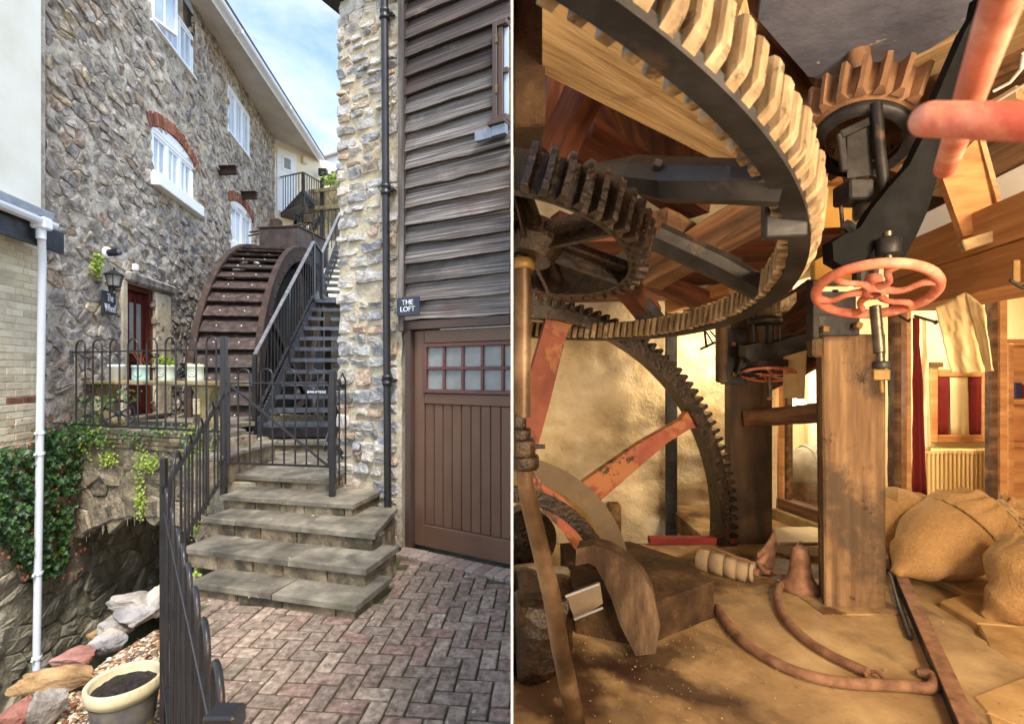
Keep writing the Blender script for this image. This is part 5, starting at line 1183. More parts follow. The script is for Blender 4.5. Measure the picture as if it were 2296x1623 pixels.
for i in range(15000):
    y = 1.9 + 2.6 * rnd.random(); x = -3.25 + (min(rail_x(y) + .02, -2.75 if y > 3.75 else 0) + 3.25) * rnd.random()
    if (x - pc.x) ** 2 + (y - pc.y) ** 2 < .02: continue
    a = rnd.uniform(.006, .016) * (1.4 if rnd.random() < .12 else 1); sc = Matrix.Diagonal((a * rnd.uniform(.8, 1.5), a * rnd.uniform(.8, 1.3), a * rnd.uniform(.45, .85), 1))
    T = Matrix.Translation((x, y, gh(x, y) + a * .35 + rnd.uniform(0, .008))) @ Matrix.Rotation(rnd.uniform(0, 6.3), 4, 'Z') @ Matrix.Rotation(rnd.uniform(-.4, .4), 4, 'X') @ sc
    pe.add(ico, icf, True, T)
tag(obj('gravel', pe, PEB), 'mixed golden and brown pea gravel around the pot', 'gravel', kind='stuff')
lf = MB()
for i in range(60):
    y = 2.0 + 2.2 * rnd.random(); x = -3.1 + (min(rail_x(y), -2.0) + 3.1) * rnd.random(); c = Vector((x, y, gh(x, y) + .025)); g = rnd.uniform(0, 6.3); a = rnd.uniform(.018, .04); t_ = Vector((math.cos(g) * a, math.sin(g) * a, rnd.uniform(-.01, .01))); b_ = Vector((-math.sin(g) * a * .5, math.cos(g) * a * .5, .008)); lf.add([c - t_, c + b_, c + t_, c - b_], [(0, 1, 2, 3)])
for i in range(46):
    c = Vector((bot.x + rnd.gauss(-.05, .07), bot.y - .08 + rnd.gauss(-.02, .05), .012)); g = rnd.uniform(0, 6.3); a = rnd.uniform(.012, .03); t_ = Vector((math.cos(g) * a, math.sin(g) * a, rnd.uniform(0, .02))); b_ = Vector((-math.sin(g) * a * .5, math.cos(g) * a * .5, .012)); lf.add([c - t_, c + b_, c + t_, c - b_], [(0, 1, 2, 3)])
tag(obj('fallen_leaves', lf, DEADLEAF), 'brown fallen leaves scattered over the gravel', 'leaves', kind='stuff')
def rock(c, s, m, lb, seed, rot=0, flat=1):
    s = tuple(k * .78 for k in s); me = bmesh.new(); bmesh.ops.create_icosphere(me, subdivisions=4, radius=1)
    pl_n = [Vector((rnd.gauss(0, 1), rnd.gauss(0, 1), rnd.gauss(0, 1))).normalized() for _ in range(9)]; pd = [rnd.uniform(.55, .85) for _ in pl_n]
    for v in me.verts:
        q = v.co.copy(); q *= 1 + .25 * mn.noise(q * 1.2 + Vector((seed, 0, 0)))
        for n_, d_ in zip(pl_n, pd):
            e_ = q.dot(n_) - d_
            if e_ > 0: q -= n_ * e_ * .88
        q *= 1 + .12 * mn.noise(q * 2.6 + Vector((0, seed, 0))) + .06 * mn.noise(q * 9 + Vector((0, seed, 0)))
        v.co = Matrix.Rotation(rot, 3, 'Z') @ Vector((q.x * s[0], q.y * s[1], q.z * s[2]))
    d = bpy.data.meshes.new('rock'); me.to_mesh(d); me.free(); d.materials.append(m)
    o = obj('rock', d, m, None, Matrix.Translation(c)); tag(o, lb, 'rock', 'rocks edging the gravel bed')
def RK(u, v, z): return G(u, v, z)
for (u, v, z, s, k, lb, r_) in ((45, 1600, -.24, (.17, .12, .12), 'red', 'rough red rock at the bottom left corner', .3), (104, 1582, -.20, (.12, .09, .15), 'pale', 'upright pale grey and rust rock by the ochre boulder', 1.1),
        (118, 1530, -.25, (.30, .12, .12), 'ochre', 'largest long ochre boulder below the white downpipe', .25), (170, 1475, -.26, (.20, .13, .09), 'red', 'flat pinkish red rock above the ochre boulder', .2), (233, 1440, -.25, (.17, .13, .12), 'grey', 'grey rock with rusty face in the middle of the row', .5),
        (258, 1404, -.24, (.17, .14, .12), 'pale', 'pinkish pale rock touching the grey rock', .9), (308, 1377, -.20, (.21, .16, .11), 'grey', 'white and grey veined rock near the railing', .5), (300, 1348, -.12, (.26, .12, .09), 'pale', 'long pale buff rock farthest along the row', .35), (348, 1352, -.16, (.13, .11, .15), 'pale', 'creamy rock tucked against the railing', 1.4), (222, 1425, -.3, (.10, .09, .08), 'ochre', 'small mossy ochre stone behind the grey rock', .2)):
    rock(RK(u, v, z), s, ROCKS[k], lb, u, r_)
pot = thing('flower_pot', 'big cream glazed pot full of dark soil on the gravel', 'flower pot', pc)
hP = .365; rP = .170
obj('pot', MB().lathe([(0, 0), (rP * .66, 0), (rP * .72, .02), (rP * .9, hP - .075), (rP * .985, hP - .07), (rP * 1.04, hP - .045), (rP * 1.03, hP - .005), (rP * 1.0, hP), (rP * .93, hP), (rP * .89, hP - .012), (rP * .84, hP - .11), (0, hP - .11)], 64, Matrix.Translation(pc)), POTST, pot)
obj('painted_band', MB().lathe([(rP * .672 + .002, .005), (rP * .905 + .003, hP - .085)], 64, Matrix.Translation(pc)), POTBLUE, pot)
so = MB(); vs = []; nr = 14; ns = 48
for i in range(nr + 1):
    for k in range(ns):
        r_ = rP * .868 * i / nr; g = 2 * math.pi * k / ns; x, y = r_ * math.cos(g), r_ * math.sin(g); vs.append((pc.x + x, pc.y + y, pc.z + hP - .048 + .012 * mn.noise(Vector((x * 30, y * 30, 0))) + .02 * (1 - (i / nr) ** 2)))
fs = [(i * ns + k, i * ns + (k + 1) % ns, (i + 1) * ns + (k + 1) % ns, (i + 1) * ns + k) for i in range(nr) for k in range(ns)]
so.add(vs, fs, False); obj('soil', so, SOIL, pot)
c = pc + Vector((-.055, .03, hP - .05)); pl2 = thing('plant_label', 'small dark green and pink label stuck in the pot soil', 'plant label', c)
T = Matrix.Translation(c) @ Matrix.Rotation(R(25), 4, 'Y'); obj('stake', MB().prism([(-.008, -.05), (.008, -.05), (.012, .0), (.0, .05), (-.012, .0)], -.001, .001, T @ Matrix.Rotation(R(90), 4, 'X')), IVY, pl2); obj('print', MB().prism([(-.005, -.04), (.005, -.04), (.007, -.01), (-.007, -.01)], .0012, .002, T @ Matrix.Rotation(R(90), 4, 'X')), CURT, pl2)
# ------------------------------------------------------------ ivy and creepers
def leaf(mb, c, n_, a, up=Vector((0, 0, -1))):
    n_ = n_.normalized(); t_ = (up - n_ * up.dot(n_)); 
    if t_.length < .01: t_ = n_.orthogonal()
    t_.normalize(); s_ = n_.cross(t_)
    pts = [(0, -.55), (.55, -.45), (.42, -.02), (.85, .12), (.38, .4), (0, 1.0), (-.38, .4), (-.85, .12), (-.42, -.02), (-.55, -.45)]
    vs = [c + s_ * (x * a) + t_ * (y * a) + n_ * (abs(x) * a * .18) for x, y in pts] + [c]
    mb.add(vs, [(10, i, (i + 1) % 10) for i in range(10)])
iv = MB(); cnt = 0
while cnt < 2900:
    u = rnd.uniform(-30, 200); v = rnd.uniform(960, 1330)
    # outline of the ivy patch in plan of the wall
    lim = 1300 - max(0, (u - 95)) * .9 if u > 60 else 1175 + (u + 30) * 1.3
    if v > lim + 40 * mn.noise(Vector((u * .03, 0, 3))): continue
    if u < 75 and v < 1010 + 10 * mn.noise(Vector((u * .1, 0, 0))): continue
    if u > 120 and v < 1000 - 0 * u and rnd.random() < .7: continue
    if mn.noise(Vector((u * .03, v * .03, 1))) < -.20: continue
    if u > 175 - (v - 1000) * .15: continue
    s_, z_ = HP.at(u, v, .12); cnt += 1
    d_ = rnd.uniform(.10, .20); leaf(iv, HP.w(s_, z_, d_), Vector((.9, -.5, .5)) + Vector((rnd.gauss(0, .35), rnd.gauss(0, .35), rnd.gauss(0, .3))), rnd.choice((rnd.uniform(.012, .024), rnd.uniform(.024, .038), rnd.uniform(.036, .055))), Vector((rnd.gauss(0, .5), rnd.gauss(0, .5), -1)))
tag(obj('ivy', iv, IVY), 'dark green ivy covering the race wall around the downpipe', 'ivy', kind='stuff')
iv = MB()
for i in range(330):
    u = rnd.uniform(0, 180); v = rnd.uniform(930, 1300); s_, z_ = HP.at(u, v, .12); leaf(iv, HP.w(s_, z_, rnd.uniform(.1, .2)), Vector((.9, -.5, .5)) + Vector((rnd.gauss(0, .5), rnd.gauss(0, .5), rnd.gauss(0, .5))), rnd.uniform(.012, .026))
tag(obj('dry_ivy', iv, DEADLEAF), 'rusty brown dead leaves among the ivy', 'leaves', kind='stuff')
lm = MB()
for (u, v, su, sv, n_) in ((243, 1028, 14, 10, 120), (227, 990, 16, 6, 50), (330, 1035, 10, 12, 60), (343, 1040, 16, 12, 110), (317, 1080, 5, 40, 120), (322, 1125, 5, 18, 60), (432, 1015, 10, 22, 130), (470, 1040, 16, 28, 160), (452, 1000, 12, 16, 70), (180, 1000, 16, 12, 90), (200, 965, 22, 8, 60), (410, 965, 40, 6, 50), (440, 1180, 6, 10, 40)):
    for i in range(n_):
        uu = rnd.gauss(u, su); vv = rnd.gauss(v, sv); s_, z_ = AP.at(uu, vv, .06)
        if s_ < 0: continue
        leaf(lm, AP.w(s_, z_, rnd.uniform(.05, .12)), Vector((.2, -1, .5)) + Vector((rnd.gauss(0, .5), rnd.gauss(0, .3), rnd.gauss(0, .4))), rnd.uniform(.010, .022))
tag(obj('creeping_weeds', lm, LIME), 'bright lime creeping weeds growing out of the arch wall', 'weeds', kind='stuff')
gv = MB()
for (u, v, n_) in ((180, 950, 120), (200, 975, 160), (230, 985, 90), (150, 960, 60), (430, 975, 60), (300, 980, 60), (205, 900, 60), (265, 890, 40), (350, 965, 40)):
    for i in range(n_):
        s_, z_ = AP.at(rnd.gauss(u, 12), rnd.gauss(v, 10), .14)
        leaf(gv, AP.w(s_, z_, rnd.uniform(-.05, .22)), Vector((.2, -1, .8)) + Vector((rnd.gauss(0, .5), rnd.gauss(0, .3), rnd.gauss(0, .4))), rnd.uniform(.012, .028))
tag(obj('terrace_weeds', gv, IVY), 'small ivy shoots and weeds along the terrace edge', 'weeds', kind='stuff')
gw = MB()
for (u, v, n_, z) in ((440, 1290, 30, .02), (360, 1330, 40, -.2), (275, 1360, 30, -.3), (560, 1340, 16, .02), (420, 1310, 20, .02)):
    for i in range(n_):
        c = G(rnd.gauss(u, 5), rnd.gauss(v, 5), z); leaf(gw, c + Vector((0, 0, rnd.uniform(.0, .05))), Vector((rnd.gauss(0, .4), -.6, .8)), rnd.uniform(.008, .018))
tag(obj('step_weeds', gw, LIME), 'little green weeds in the joints by the steps', 'weeds', kind='stuff')
# ------------------------------------------------------------ partition added between yard and mill room to separate their light
tag(obj('added_partition', MB().box(-.0022, .0022, 1.05, 4.20, -2.0, 3.0), WHITE), 'thin white board added to part yard light from mill room light', 'partition', kind='structure')
# ================================================================== INDOORS: the mill room
FZ = .45
XM = .004
def GF(u, v, dz=0.0): return G(u, v, FZ + dz)
def shell(name, x0, x1, y0, y1, z0, z1, m): return obj(name, MB().box(x0, x1, y0, y1, z0, z1), m, kind='structure')
# floor: concrete sheet, gently uneven, with flagstones on the right
fl = MB(); nx_, ny_ = 46, 70; vs = []
for j in range(ny_ + 1):
    for i in range(nx_ + 1):
        y = -1.8 + 5.38 * j / ny_; x = XM + 2.2 * i / nx_
        vs.append((x, y, FZ + .006 * mn.noise(Vector((x * 2.2, y * 2.2, 0))) + .003 * mn.noise(Vector((x * 7, y * 7, 2)))))
fs = [(j * (nx_ + 1) + i, j * (nx_ + 1) + i + 1, (j + 1) * (nx_ + 1) + i + 1, (j + 1) * (nx_ + 1) + i) for j in range(ny_) for i in range(nx_)]
fl.add(vs, fs, True); floor = obj('floor', fl, FLOORC, kind='structure')
shell('floor_slab', XM, 2.2, -1.8, 3.575, FZ - .16, FZ - .02, FLOORC)
shell('rear_floor', 1.46, 6.2, 3.58, 6, FZ - .16, FZ - .004, FLOORC)
shell('side_floor', 2.21, 6.2, -1.8, 3.575, FZ - .16, FZ - .03, FLOORC)
shell('pit_edge', XM, 1.46, 3.576, 3.62, -1.6, FZ - .01, BLOCKST)
shell('pit_floor', XM, 2.4, 3.6, 4.7, -1.7, -1.5, EARTHSHADE)
shell('roof_slab', XM, 6.2, -1.85, 6.05, 3.62, 3.72, OLDTIMBER)
shell('rear_wall', .02, 6.2, -1.85, -1.75, FZ - .1, 3.64, PLASTER)
shell('daylight_stop', .004, .03, -.08, 1.05, 2.58, 3.64, PLASTER)  # unseen panel added over the gap to cut skylight on the iron
shell('entry_wall', .004, .06, -1.75, -.08, FZ - .1, 3.64, PLASTER)  # unseen wall, lengthened to narrow the gap that lets daylight in
shell('end_wall', .004, 6.2, 5.95, 6.05, FZ - 1, 3.64, CREAMP)
shell('outer_wall', 6.12, 6.2, -1.75, 5.95, FZ - .1, 3.64, CREAMP)
shell('side_closure', .004, .03, 4.2, 5.95, -1.7, 3.64, PLASTER)
bwall = obj('back_wall', sheet(XM, 2.36, -1.5, 3.6, .035, .09, None, .9, y0=4.62), PLASTER, kind='structure')
shell('back_wall_core', .03, 2.36, 4.72, 4.9, -1.7, 3.64, PLASTER)
# flagstones
def flagpoly(poly, z):
    m = MB(); n = len(poly); c = Vector((sum(p[0] for p in poly) / n, sum(p[1] for p in poly) / n)); o = []
    for p in poly:
        p = Vector(p); o.append(c + (p - c) * (1 - .005 / max(.05, (p - c).length)))
    vs = [(p.x, p.y, FZ - .03) for p in o] + [(p.x, p.y, z - .008) for p in o] + [(c.x + (p.x - c.x) * .97, c.y + (p.y - c.y) * .97, z) for p in o]
    fs = [tuple(range(2 * n, 3 * n))] + [(r * n + k, r * n + (k + 1) % n, (r + 1) * n + (k + 1) % n, (r + 1) * n + k) for r in range(2) for k in range(n)]
    return m.add(vs, fs)
RAILA, RAILB = GF(2012, 1288), GF(2158, 1622)
def right_of_rail(x, y):
    t = (y - RAILA.y) / (RAILB.y - RAILA.y); return x > RAILA.x + (RAILB.x - RAILA.x) * t + .05
for poly in voronoi(.9, 4.2, 1.2, 3.55, .55, .40, .38):
    cx = sum(p[0] for p in poly) / len(poly); cy = sum(p[1] for p in poly) / len(poly)
    if not right_of_rail(cx - .12, cy): continue
    def rx(y): return RAILA.x + (RAILB.x - RAILA.x) * (y - RAILA.y) / (RAILB.y - RAILA.y) + .06
    poly = [(max(p[0], rx(p[1])), p[1]) for p in poly]
    obj('flagstone', flagpoly(poly, FZ + .008 + rnd.uniform(-.0015, .0015)), FLAG, floor)
# ------------------------------------------------------------ ceilings
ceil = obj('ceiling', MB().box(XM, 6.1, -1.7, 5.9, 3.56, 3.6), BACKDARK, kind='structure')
for i in range(24):
    x = .02 + i * .19; a = Vector((x - .55, 1.0, 3.53)); b = Vector((x + .9, 4.6, 3.53))
    # boards run away from the viewer, fanning slightly; kept clear of the partition
    if a.x < .1: t = (.1 - a.x) / (b.x - a.x) if b.x != a.x else 0; a = a.lerp(b, max(0, t))
    if b.x < .14: continue
    beam('ceiling_board', a, b, .178, .025, REDPL, ceil, ch=.004)
# low boarded deck at the back, above the ring
dk = thing('stone_floor_deck', 'low deck of brown boards on joists at the back above the great wheel', 'timber deck', (.8, 3.6, 2.3))
for i in range(13):
    y = 2.55 + i * .165; beam('deck_board', (.03, y, 2.36 + rnd.uniform(-.004, .004)), (1.75, y - .22, 2.36), .155, .03, REDPL, dk, ch=.003)
for (p, q, w, h, m_) in (((1455, 618, 2.55), (1762, 440, 2.05), .16, .14, OAK), ((1300, 560, 3.2), (1610, 690, 3.7), .14, .12, REDPL), ((1500, 690, 3.9), (1640, 645, 3.5), .10, .09, PINE), ((1240, 500, 2.9), (1500, 600, 3.2), .12, .12, REDPL), ((1470, 500, 2.3), (1640, 590, 2.8), .13, .12, OAK), ((1560, 700, 4.0), (1480, 560, 3.3), .12, .1, REDPL), ((1392, 625, 2.7), (1462, 712, 3.1), .10, .14, REDPL)):
    beam('joist', P(*p), P(*q), w, h, m_, dk, seg=8, wob=.005)
# pale sawn beam and red brown timbers in the upper left
bq = [G(u, v, EYE + .90) for u, v in ((1216, 165), (1216, -150), (1720, -150), (1650, 50), (1705, 300), (1700, 408))]
e0, e1 = bq[0], bq[5]; Tb, lb0 = frame(e0, e1); Tbi = Tb.inverted(); lb1 = [Tbi @ p for p in bq]
tag(obj('ceiling_beam', MB().prism([(p.x, p.y) for p in lb1], 0, .22), PALEOAK, None, Tb), 'wide pale sawn boarding slanting behind the ring of wooden cogs', 'beam')
for (p, q, w, h, lb) in (((1338, 150, 2.0), (1246, 345, 2.2), .10, .16, 'red brown timber hanging steeply at upper left behind the greasy gear'), ((1300, 300, 2.4), (1560, 470, 2.9), .20, .10, 'dark red plank under the pale beam'), ((1262, 90, 2.4), (1225, 330, 2.6), .12, .12, 'narrow shadowy timber beside the dark upper left post')):
    tag(beam('ceiling_timber', P(*p), P(*q), w, h, REDPL, seg=6, wob=.004), lb, 'timber')
tag(obj('wall_post', MB().box(.006, .098, 1.44, 1.60, P(0, 283, 1.44).z, 3.5, .006), BLOCKST), 'dark stained post in the top left corner beside the partition', 'post')
# brown boards behind the cogs
tag(beam('ceiling_timber', P(1575, -30, 2.2), P(1806, 262, 2.9), .13, .12, OAK, seg=8, wob=.004), 'brown joist running behind the wooden cogs toward the rusty pinion', 'timber')
tag(beam('ceiling_timber', P(1500, -60, 2.5), P(1790, 330, 3.3), .50, .05, REDPL, seg=6, wob=.004), 'broad brown board between the cogs and the blue panel', 'timber')
# flaking blue panel
bz = 3.20
bp_ = [(1712, -40), (2200, -40), (2210, 30), (2070, 120), (1968, 175), (1880, 185), (1812, 172), (1700, 45)]
pts = [G(u, v, bz) for u, v in bp_]
tag(obj('blue_panel', MB().prism([(p.x, p.y) for p in pts], bz, bz + .04), BLUEC), 'flaking blue grey painted panel of the ceiling above the pinion', 'ceiling panel')
for i, (a, b, w, h, m_, lb) in enumerate((((1835, 268, 2.92), (2330, 40, 2.1), .40, .06, PALEOAK, 'broad tan ceiling board right of the blue panel'), ((1990, 300, 2.9), (2330, 140, 2.3), .26, .08, OAK, 'brown joist crossing behind the red valve handle'), ((2060, 350, 2.6), (2330, 215, 2.1), .26, .06, PALEOAK, 'pale board below the cable at the right edge'),
        ((2080, 430, 2.9), (2330, 300, 2.4), .36, .05, OAK, 'dark board in the gap above the white strip'))):
    tag(beam('ceiling_timber', P(*a), P(*b), w, h, m_, seg=8, wob=.004), lb, 'timber')
tag(beam('white_strip', P(2045, 520, 2.75), P(2330, 385, 2.15), .02, .13, WHITE), 'painted white board strip above the orange pine lintel', 'board')
tag(obj('ceiling_cable', MB().tube([P(2296, 120, 1.7), P(2290, 155, 1.75), P(2265, 185, 1.8), P(2228, 205, 1.85)], .006, 8).tube([P(2330, 170, 1.75), P(2200, 250, 1.95)], .005, 8), WHITE), 'looped white cable clipped to the ceiling boards', 'cable')
# ------------------------------------------------------------ gears
def NV(a): v = Vector(a); v.normalize(); return v
def clampx(mb):
    v = [((XM, y, z) if x < XM else (x, y, z)) for x, y, z in mb.v]
    keepf = [k for k, f in enumerate(mb.f) if any(mb.v[i][0] > XM for i in f)]
    mb.v = v; mb.f = [mb.f[k] for k in keepf]; mb.sm = [mb.sm[k] for k in keepf]; return mb
def ringarc(M, prof, n, smooth=False):
    mb = MB(); m = len(prof); vs = []
    for k in range(n):
        g = 2 * math.pi * k / n
        for r, z in prof: vs.append(M @ Vector((r * math.cos(g), r * math.sin(g), z)))
    fs = [(k * m + i, ((k + 1) % n) * m + i, ((k + 1) % n) * m + (i + 1) % m, k * m + (i + 1) % m) for k in range(n) for i in range(m)]
    mb.add(vs, fs, smooth); return clampx(mb)
# great ring of wooden cogs
RC = Vector((-.706, 2.189, EYE + .531)); RN = NV((.165, .076, .983)); RM = axisM(RC, RN)
ring = thing('great_spur_wheel', 'huge black iron ring set with pale wooden cogs filling the upper room', 'gear wheel', (.9, 1.8, 2.1))
obj('rim', ringarc(RM, [(1.700, -.012), (1.752, -.012), (1.752, .012), (1.742, .02), (1.742, .10), (1.706, .10), (1.706, .02), (1.700, .012)], 300), IRON, ring)
cg = MB()
w2_ = .0175
def blk(r0, r1, z0, z1, w, zb_=None, w1=None):
    w1 = w1 or w; vs = []
    for r, ww_, za in ((r0, w, z0), (r1, w1, z0 if zb_ is None else zb_)):
        for s_ in (-1, 1):
            vs += [(r, s_ * ww_, za), (r, s_ * ww_, z1)]
    return vs, [(0, 1, 3, 2), (4, 6, 7, 5), (0, 4, 5, 1), (2, 3, 7, 6), (0, 2, 6, 4), (1, 5, 7, 3)]
# tooth: tapered lower end, flat sides, slight waist
tooth = [(1.738, .006, .013, .108), (1.750, -.004, .0150, .110), (1.768, .016, .0148, .108), (1.776, .030, .0115, .102)]
vs = []
for r, za, w, zt_ in tooth:
    vs += [(r, -w, za), (r, w, za), (r, w, zt_), (r, -w, zt_)]
fs = [(k * 4 + i, k * 4 + 4 + i, k * 4 + 4 + (i + 1) % 4, k * 4 + (i + 1) % 4) for k in range(3) for i in range(4)] + [(3, 2, 1, 0), (12, 13, 14, 15)]
fs = [tuple(reversed(f)) for f in fs[:-2]] + [tuple(reversed(f)) for f in fs[-2:]]
cg.add(vs, fs)
a_, b_ = blk(1.674, 1.7, -.006, .092, .013); cg.add(a_, b_)
COGM = cg.mesh('cog'); COGM.materials.append(COGW); COGM.update()
NC = 200
for i in range(NC):
    g = 2 * math.pi * i / NC; T = RM @ Matrix.Rotation(g + R(rnd.uniform(-.12, .12)), 4, 'Z') @ Matrix.Translation((rnd.uniform(-.003, .003), 0, rnd.uniform(-.003, .003))); c = T @ Vector((1.74, 0, .05))
    if c.x > .035: obj('cog', COGM, COGW, ring, T)
def octbeam(name, pts, hw, m, parent, vflat=.55):
    """eight sided cast arm; pts [(point, half width, half height)]"""
    mb = MB(); vs = []; n = len(pts)
    for i, (p, w, h) in enumerate(pts):
        d = (pts[min(i + 1, n - 1)][0] - pts[max(i - 1, 0)][0]).normalized(); s_ = Vector((0, 0, 1)).cross(d).normalized(); u_ = d.cross(s_)
        for a, b in ((-1, -vflat), (-vflat, -1), (vflat, -1), (1, -vflat), (1, vflat), (vflat, 1), (-vflat, 1), (-1, vflat)): vs.append(p + s_ * a * w + u_ * b * h)
    fs = [tuple(reversed((i * 8 + k, i * 8 + (k + 1) % 8, i * 8 + 8 + (k + 1) % 8, i * 8 + 8 + k))) for i in range(n - 1) for k in range(8)] + [tuple(range(8)), tuple(reversed(range(n * 8 - 8, n * 8)))]
    mb.add(vs, fs); return obj(name, mb, m, parent)
octbeam('arm', [(P(1752, 410, 1.085), .055, .048), (P(1640, 408, 1.12), .055, .046), (P(1500, 404, 1.20), .055, .050), (P(1430, 392, 1.27), .05, .045), (P(1350, 378, 1.38), .035, .014)], 0, IRON, ring, .35)
obj('arm_bolt', MB().box(-.009, .009, -.02, .012, -.009, .009, .002, Matrix.Translation(P(1471, 372, 1.16)) @ Matrix.Rotation(R(20), 4, 'Y')), IRON, ring)
octbeam('arm', [(P(1715, 652, 1.86), .05, .045), (P(1600, 590, 1.89), .055, .05), (P(1470, 530, 1.92), .055, .05)], 0, IRON, ring, .4)
octbeam('arm', [(P(1480, 735, 3.0), .07, .06), (P(1400, 640, 2.9), .07, .06)], 0, IRON, ring, .4)
obj('joint_plate', MB().box(-.05, .045, -.02, .02, -.06, .06, .004, Matrix.Translation(P(1760, 480, 1.20)) @ Matrix.Rotation(R(-10), 4, 'Z')), IRON, ring)
obj('joint_nut', MB().lathe([(0, .03), (.016, .03), (.018, .02), (.018, .0)], 6, axisM(P(1741, 463, 1.17), (0, -1, .2)), False), IRON, ring)
# greasy bevel gear (upper left)
k_ = .42; GC = Vector((.114 * k_, 3.255 * k_, EYE + .794 * k_)); GN = NV((.249, .189, .95)); GM_ = axisM(GC, GN)
gl_ = thing('greasy_gear', 'oily black gear with tall teeth at left under the pale beam', 'gear wheel', (.15, 1.35, 2.0))
rr0, rr1, hh = .70 * k_, .775 * k_, .255 * k_
obj('rim', ringarc(GM_, [(.655 * k_, 0), (rr0, 0), (rr0, hh), (.64 * k_, hh)], 160), GREASE, gl_)
def toothmesh(r0, r1, h, w0, w1, m, taper=0, segs=6, rough=0.0):
    mb = MB(); vs = []
    for k in range(segs + 1):
        z = h * k / segs; j = lambda: rnd.uniform(-rough, rough); dr_ = taper * k / segs
        vs += [(r0 - .01, -w0 + j(), z), (r1 + dr_ + j(), -w1 + j(), z), (r1 + dr_ + j(), w1 + j(), z), (r0 - .01, w0 + j(), z)]
    fs = [(k * 4 + i, k * 4 + (i + 1) % 4, k * 4 + 4 + (i + 1) % 4, k * 4 + 4 + i) for k in range(segs) for i in range(4)] + [(3, 2, 1, 0), tuple(segs * 4 + q for q in range(4))]
    mb.add(vs, fs); me = mb.mesh('tooth'); me.materials.append(m); return me
TM1 = toothmesh(rr0, rr1, hh, .0125, .0078, GREASE, 0, 10, .0012)
for i in range(46):
    T = GM_ @ Matrix.Rotation(2 * math.pi * i / 46, 4, 'Z'); c = T @ Vector((rr0, 0, 0))
    if c.x > .012: obj('tooth', TM1, GREASE, gl_, T)
dsk = MB()
for i in range(6):
    T = GM_ @ Matrix.Rotation(math.pi / 3 * i + .25, 4, 'Z'); d = MB().box(.04, .655 * k_, -.042, .042, .035, .06, .004, T).box(.04, .655 * k_, -.006, .006, .0, .035, 0, T); clampx(d)
    if d.f: obj('spoke', d, GREASE, gl_)
obj('hub', ringarc(GM_, [(.0, -.02), (.065, -.02), (.09, .02), (.09, .07), (0, .07)], 40), GREASE, gl_)
# shaft, bearing and casing at left
sh = thing('vertical_shaft', 'worn brown metal pillar with a greasy bearing below the oily gear', 'shaft', (.03, 1.37, 1.5))
sx_, sy_ = P(1171, 700, 1.37).x, 1.37
obj('pipe', clampx(MB().tube([(sx_, sy_, P(0, 590, 1.37).z), (sx_ - .001, sy_, P(0, 935, 1.37).z)], .0245, 28)), BROWNPIPE, sh)
obj('collar', clampx(MB().lathe([(.025, 0), (.033, 0), (.034, .012), (.03, .03), (.025, .03)], 24, Matrix.Translation((sx_, sy_, P(0, 605, 1.37).z)))), BRONZE, sh)
obj('upper_spindle', clampx(MB().tube([(sx_ - .004, sy_, P(0, 600, 1.37).z), (sx_ - .004, sy_, P(0, 500, 1.37).z)], .014, 16)), IRON, sh)
bl = MB()
for (u, v, rr_, hh_) in ((1168, 945, .026, .02), (1172, 975, .034, .02), (1176, 1005, .04, .028), (1180, 1035, .046, .02)): bl.lathe([(0, -hh_), (rr_ * .9, -hh_), (rr_, -hh_ * .6), (rr_, hh_ * .6), (rr_ * .9, hh_), (0, hh_)], 18, Matrix.Translation(P(u - 8, v, 1.37)))
obj('bearing', clampx(bl), GREASE, sh, kind='stuff')
obj('bolt', MB().tube([P(1200, 1001, 1.33), P(1222, 1001, 1.33)], .006, 10).lathe([(0, 0), (.012, 0), (.012, .022), (0, .022)], 6, axisM(P(1218, 1001, 1.33), (1, 0, 0)), False), IRON, sh)
lg = thing('bent_pipe_leg', 'thick worn brown pipe leg leaning from the bearing to the floor', 'pipe', GF(1290, 1600))
lp = [(1172, 1045, 1.36), (1185, 1120, 1.38), (1212, 1230, 1.42), (1238, 1340, 1.47), (1256, 1450, 1.53), (1275, 1540, 1.62), (1300, 1660, 1.70)]
obj('pipe', clampx(MB().tube([P(*q) for q in lp], [.020, .025, .026, .028, .029, .031, .033], 20)), BROWNPIPE, lg)
# pit wheel
PC = Vector((.09, 3.2, EYE - 1.084)); PN = NV((.221, -.975, 0)); PM = axisM(PC, PN, (0, 0, 1))
pw = thing('pit_wheel', 'great upright black toothed wheel with flaking red spokes', 'gear wheel', (1.0, 3.3, .5))
obj('rim', ringarc(PM, [(1.446, -.13), (1.530, -.13), (1.530, .0), (1.446, .0)], 220), GREASE, pw)
TM2 = toothmesh(1.53, 1.588, .13, .020, .011, GREASE, 0, 4, .0015)
for i in range(150):
    T = PM @ Matrix.Rotation(2 * math.pi * i / 150, 4, 'Z') @ Matrix.Translation((0, 0, -.13)); c = T @ Vector((1.55, 0, 0))
    if c.x > .02 and c.z > -.3: obj('tooth', TM2, GREASE, pw, T)
def pxplane(C, n, px):
    out = []
    for u, v in px:
        d = Vector(((u - U0) / F, 1, (V0 - v) / F)); t = (C - Vector((0, 0, EYE))).dot(n) / d.dot(n); out.append(Vector((0, 0, EYE)) + d * t)
    return out
def plate(name, C, n, px, th, m, parent, off=0.0, **kw):
    """flat cast plate lying in the plane through C with normal n, th thick behind it"""
    C = Vector(C) + n * off; M = axisM(C, n, (0, 0, 1) if abs(n.z) < .9 else (1, 0, 0)); Mi = M.inverted()
    poly = [(Mi @ p) for p in pxplane(C, n, px)]; mb = MB().prism([(p.x, p.y) for p in poly], -th, 0, M); clampx(mb); return obj(name, mb, m, parent, **kw)
cr8 = lambda x, y: ((x / 1.804 + 1756) / 1.528, (y / 1.804 + 1000) / 1.528)
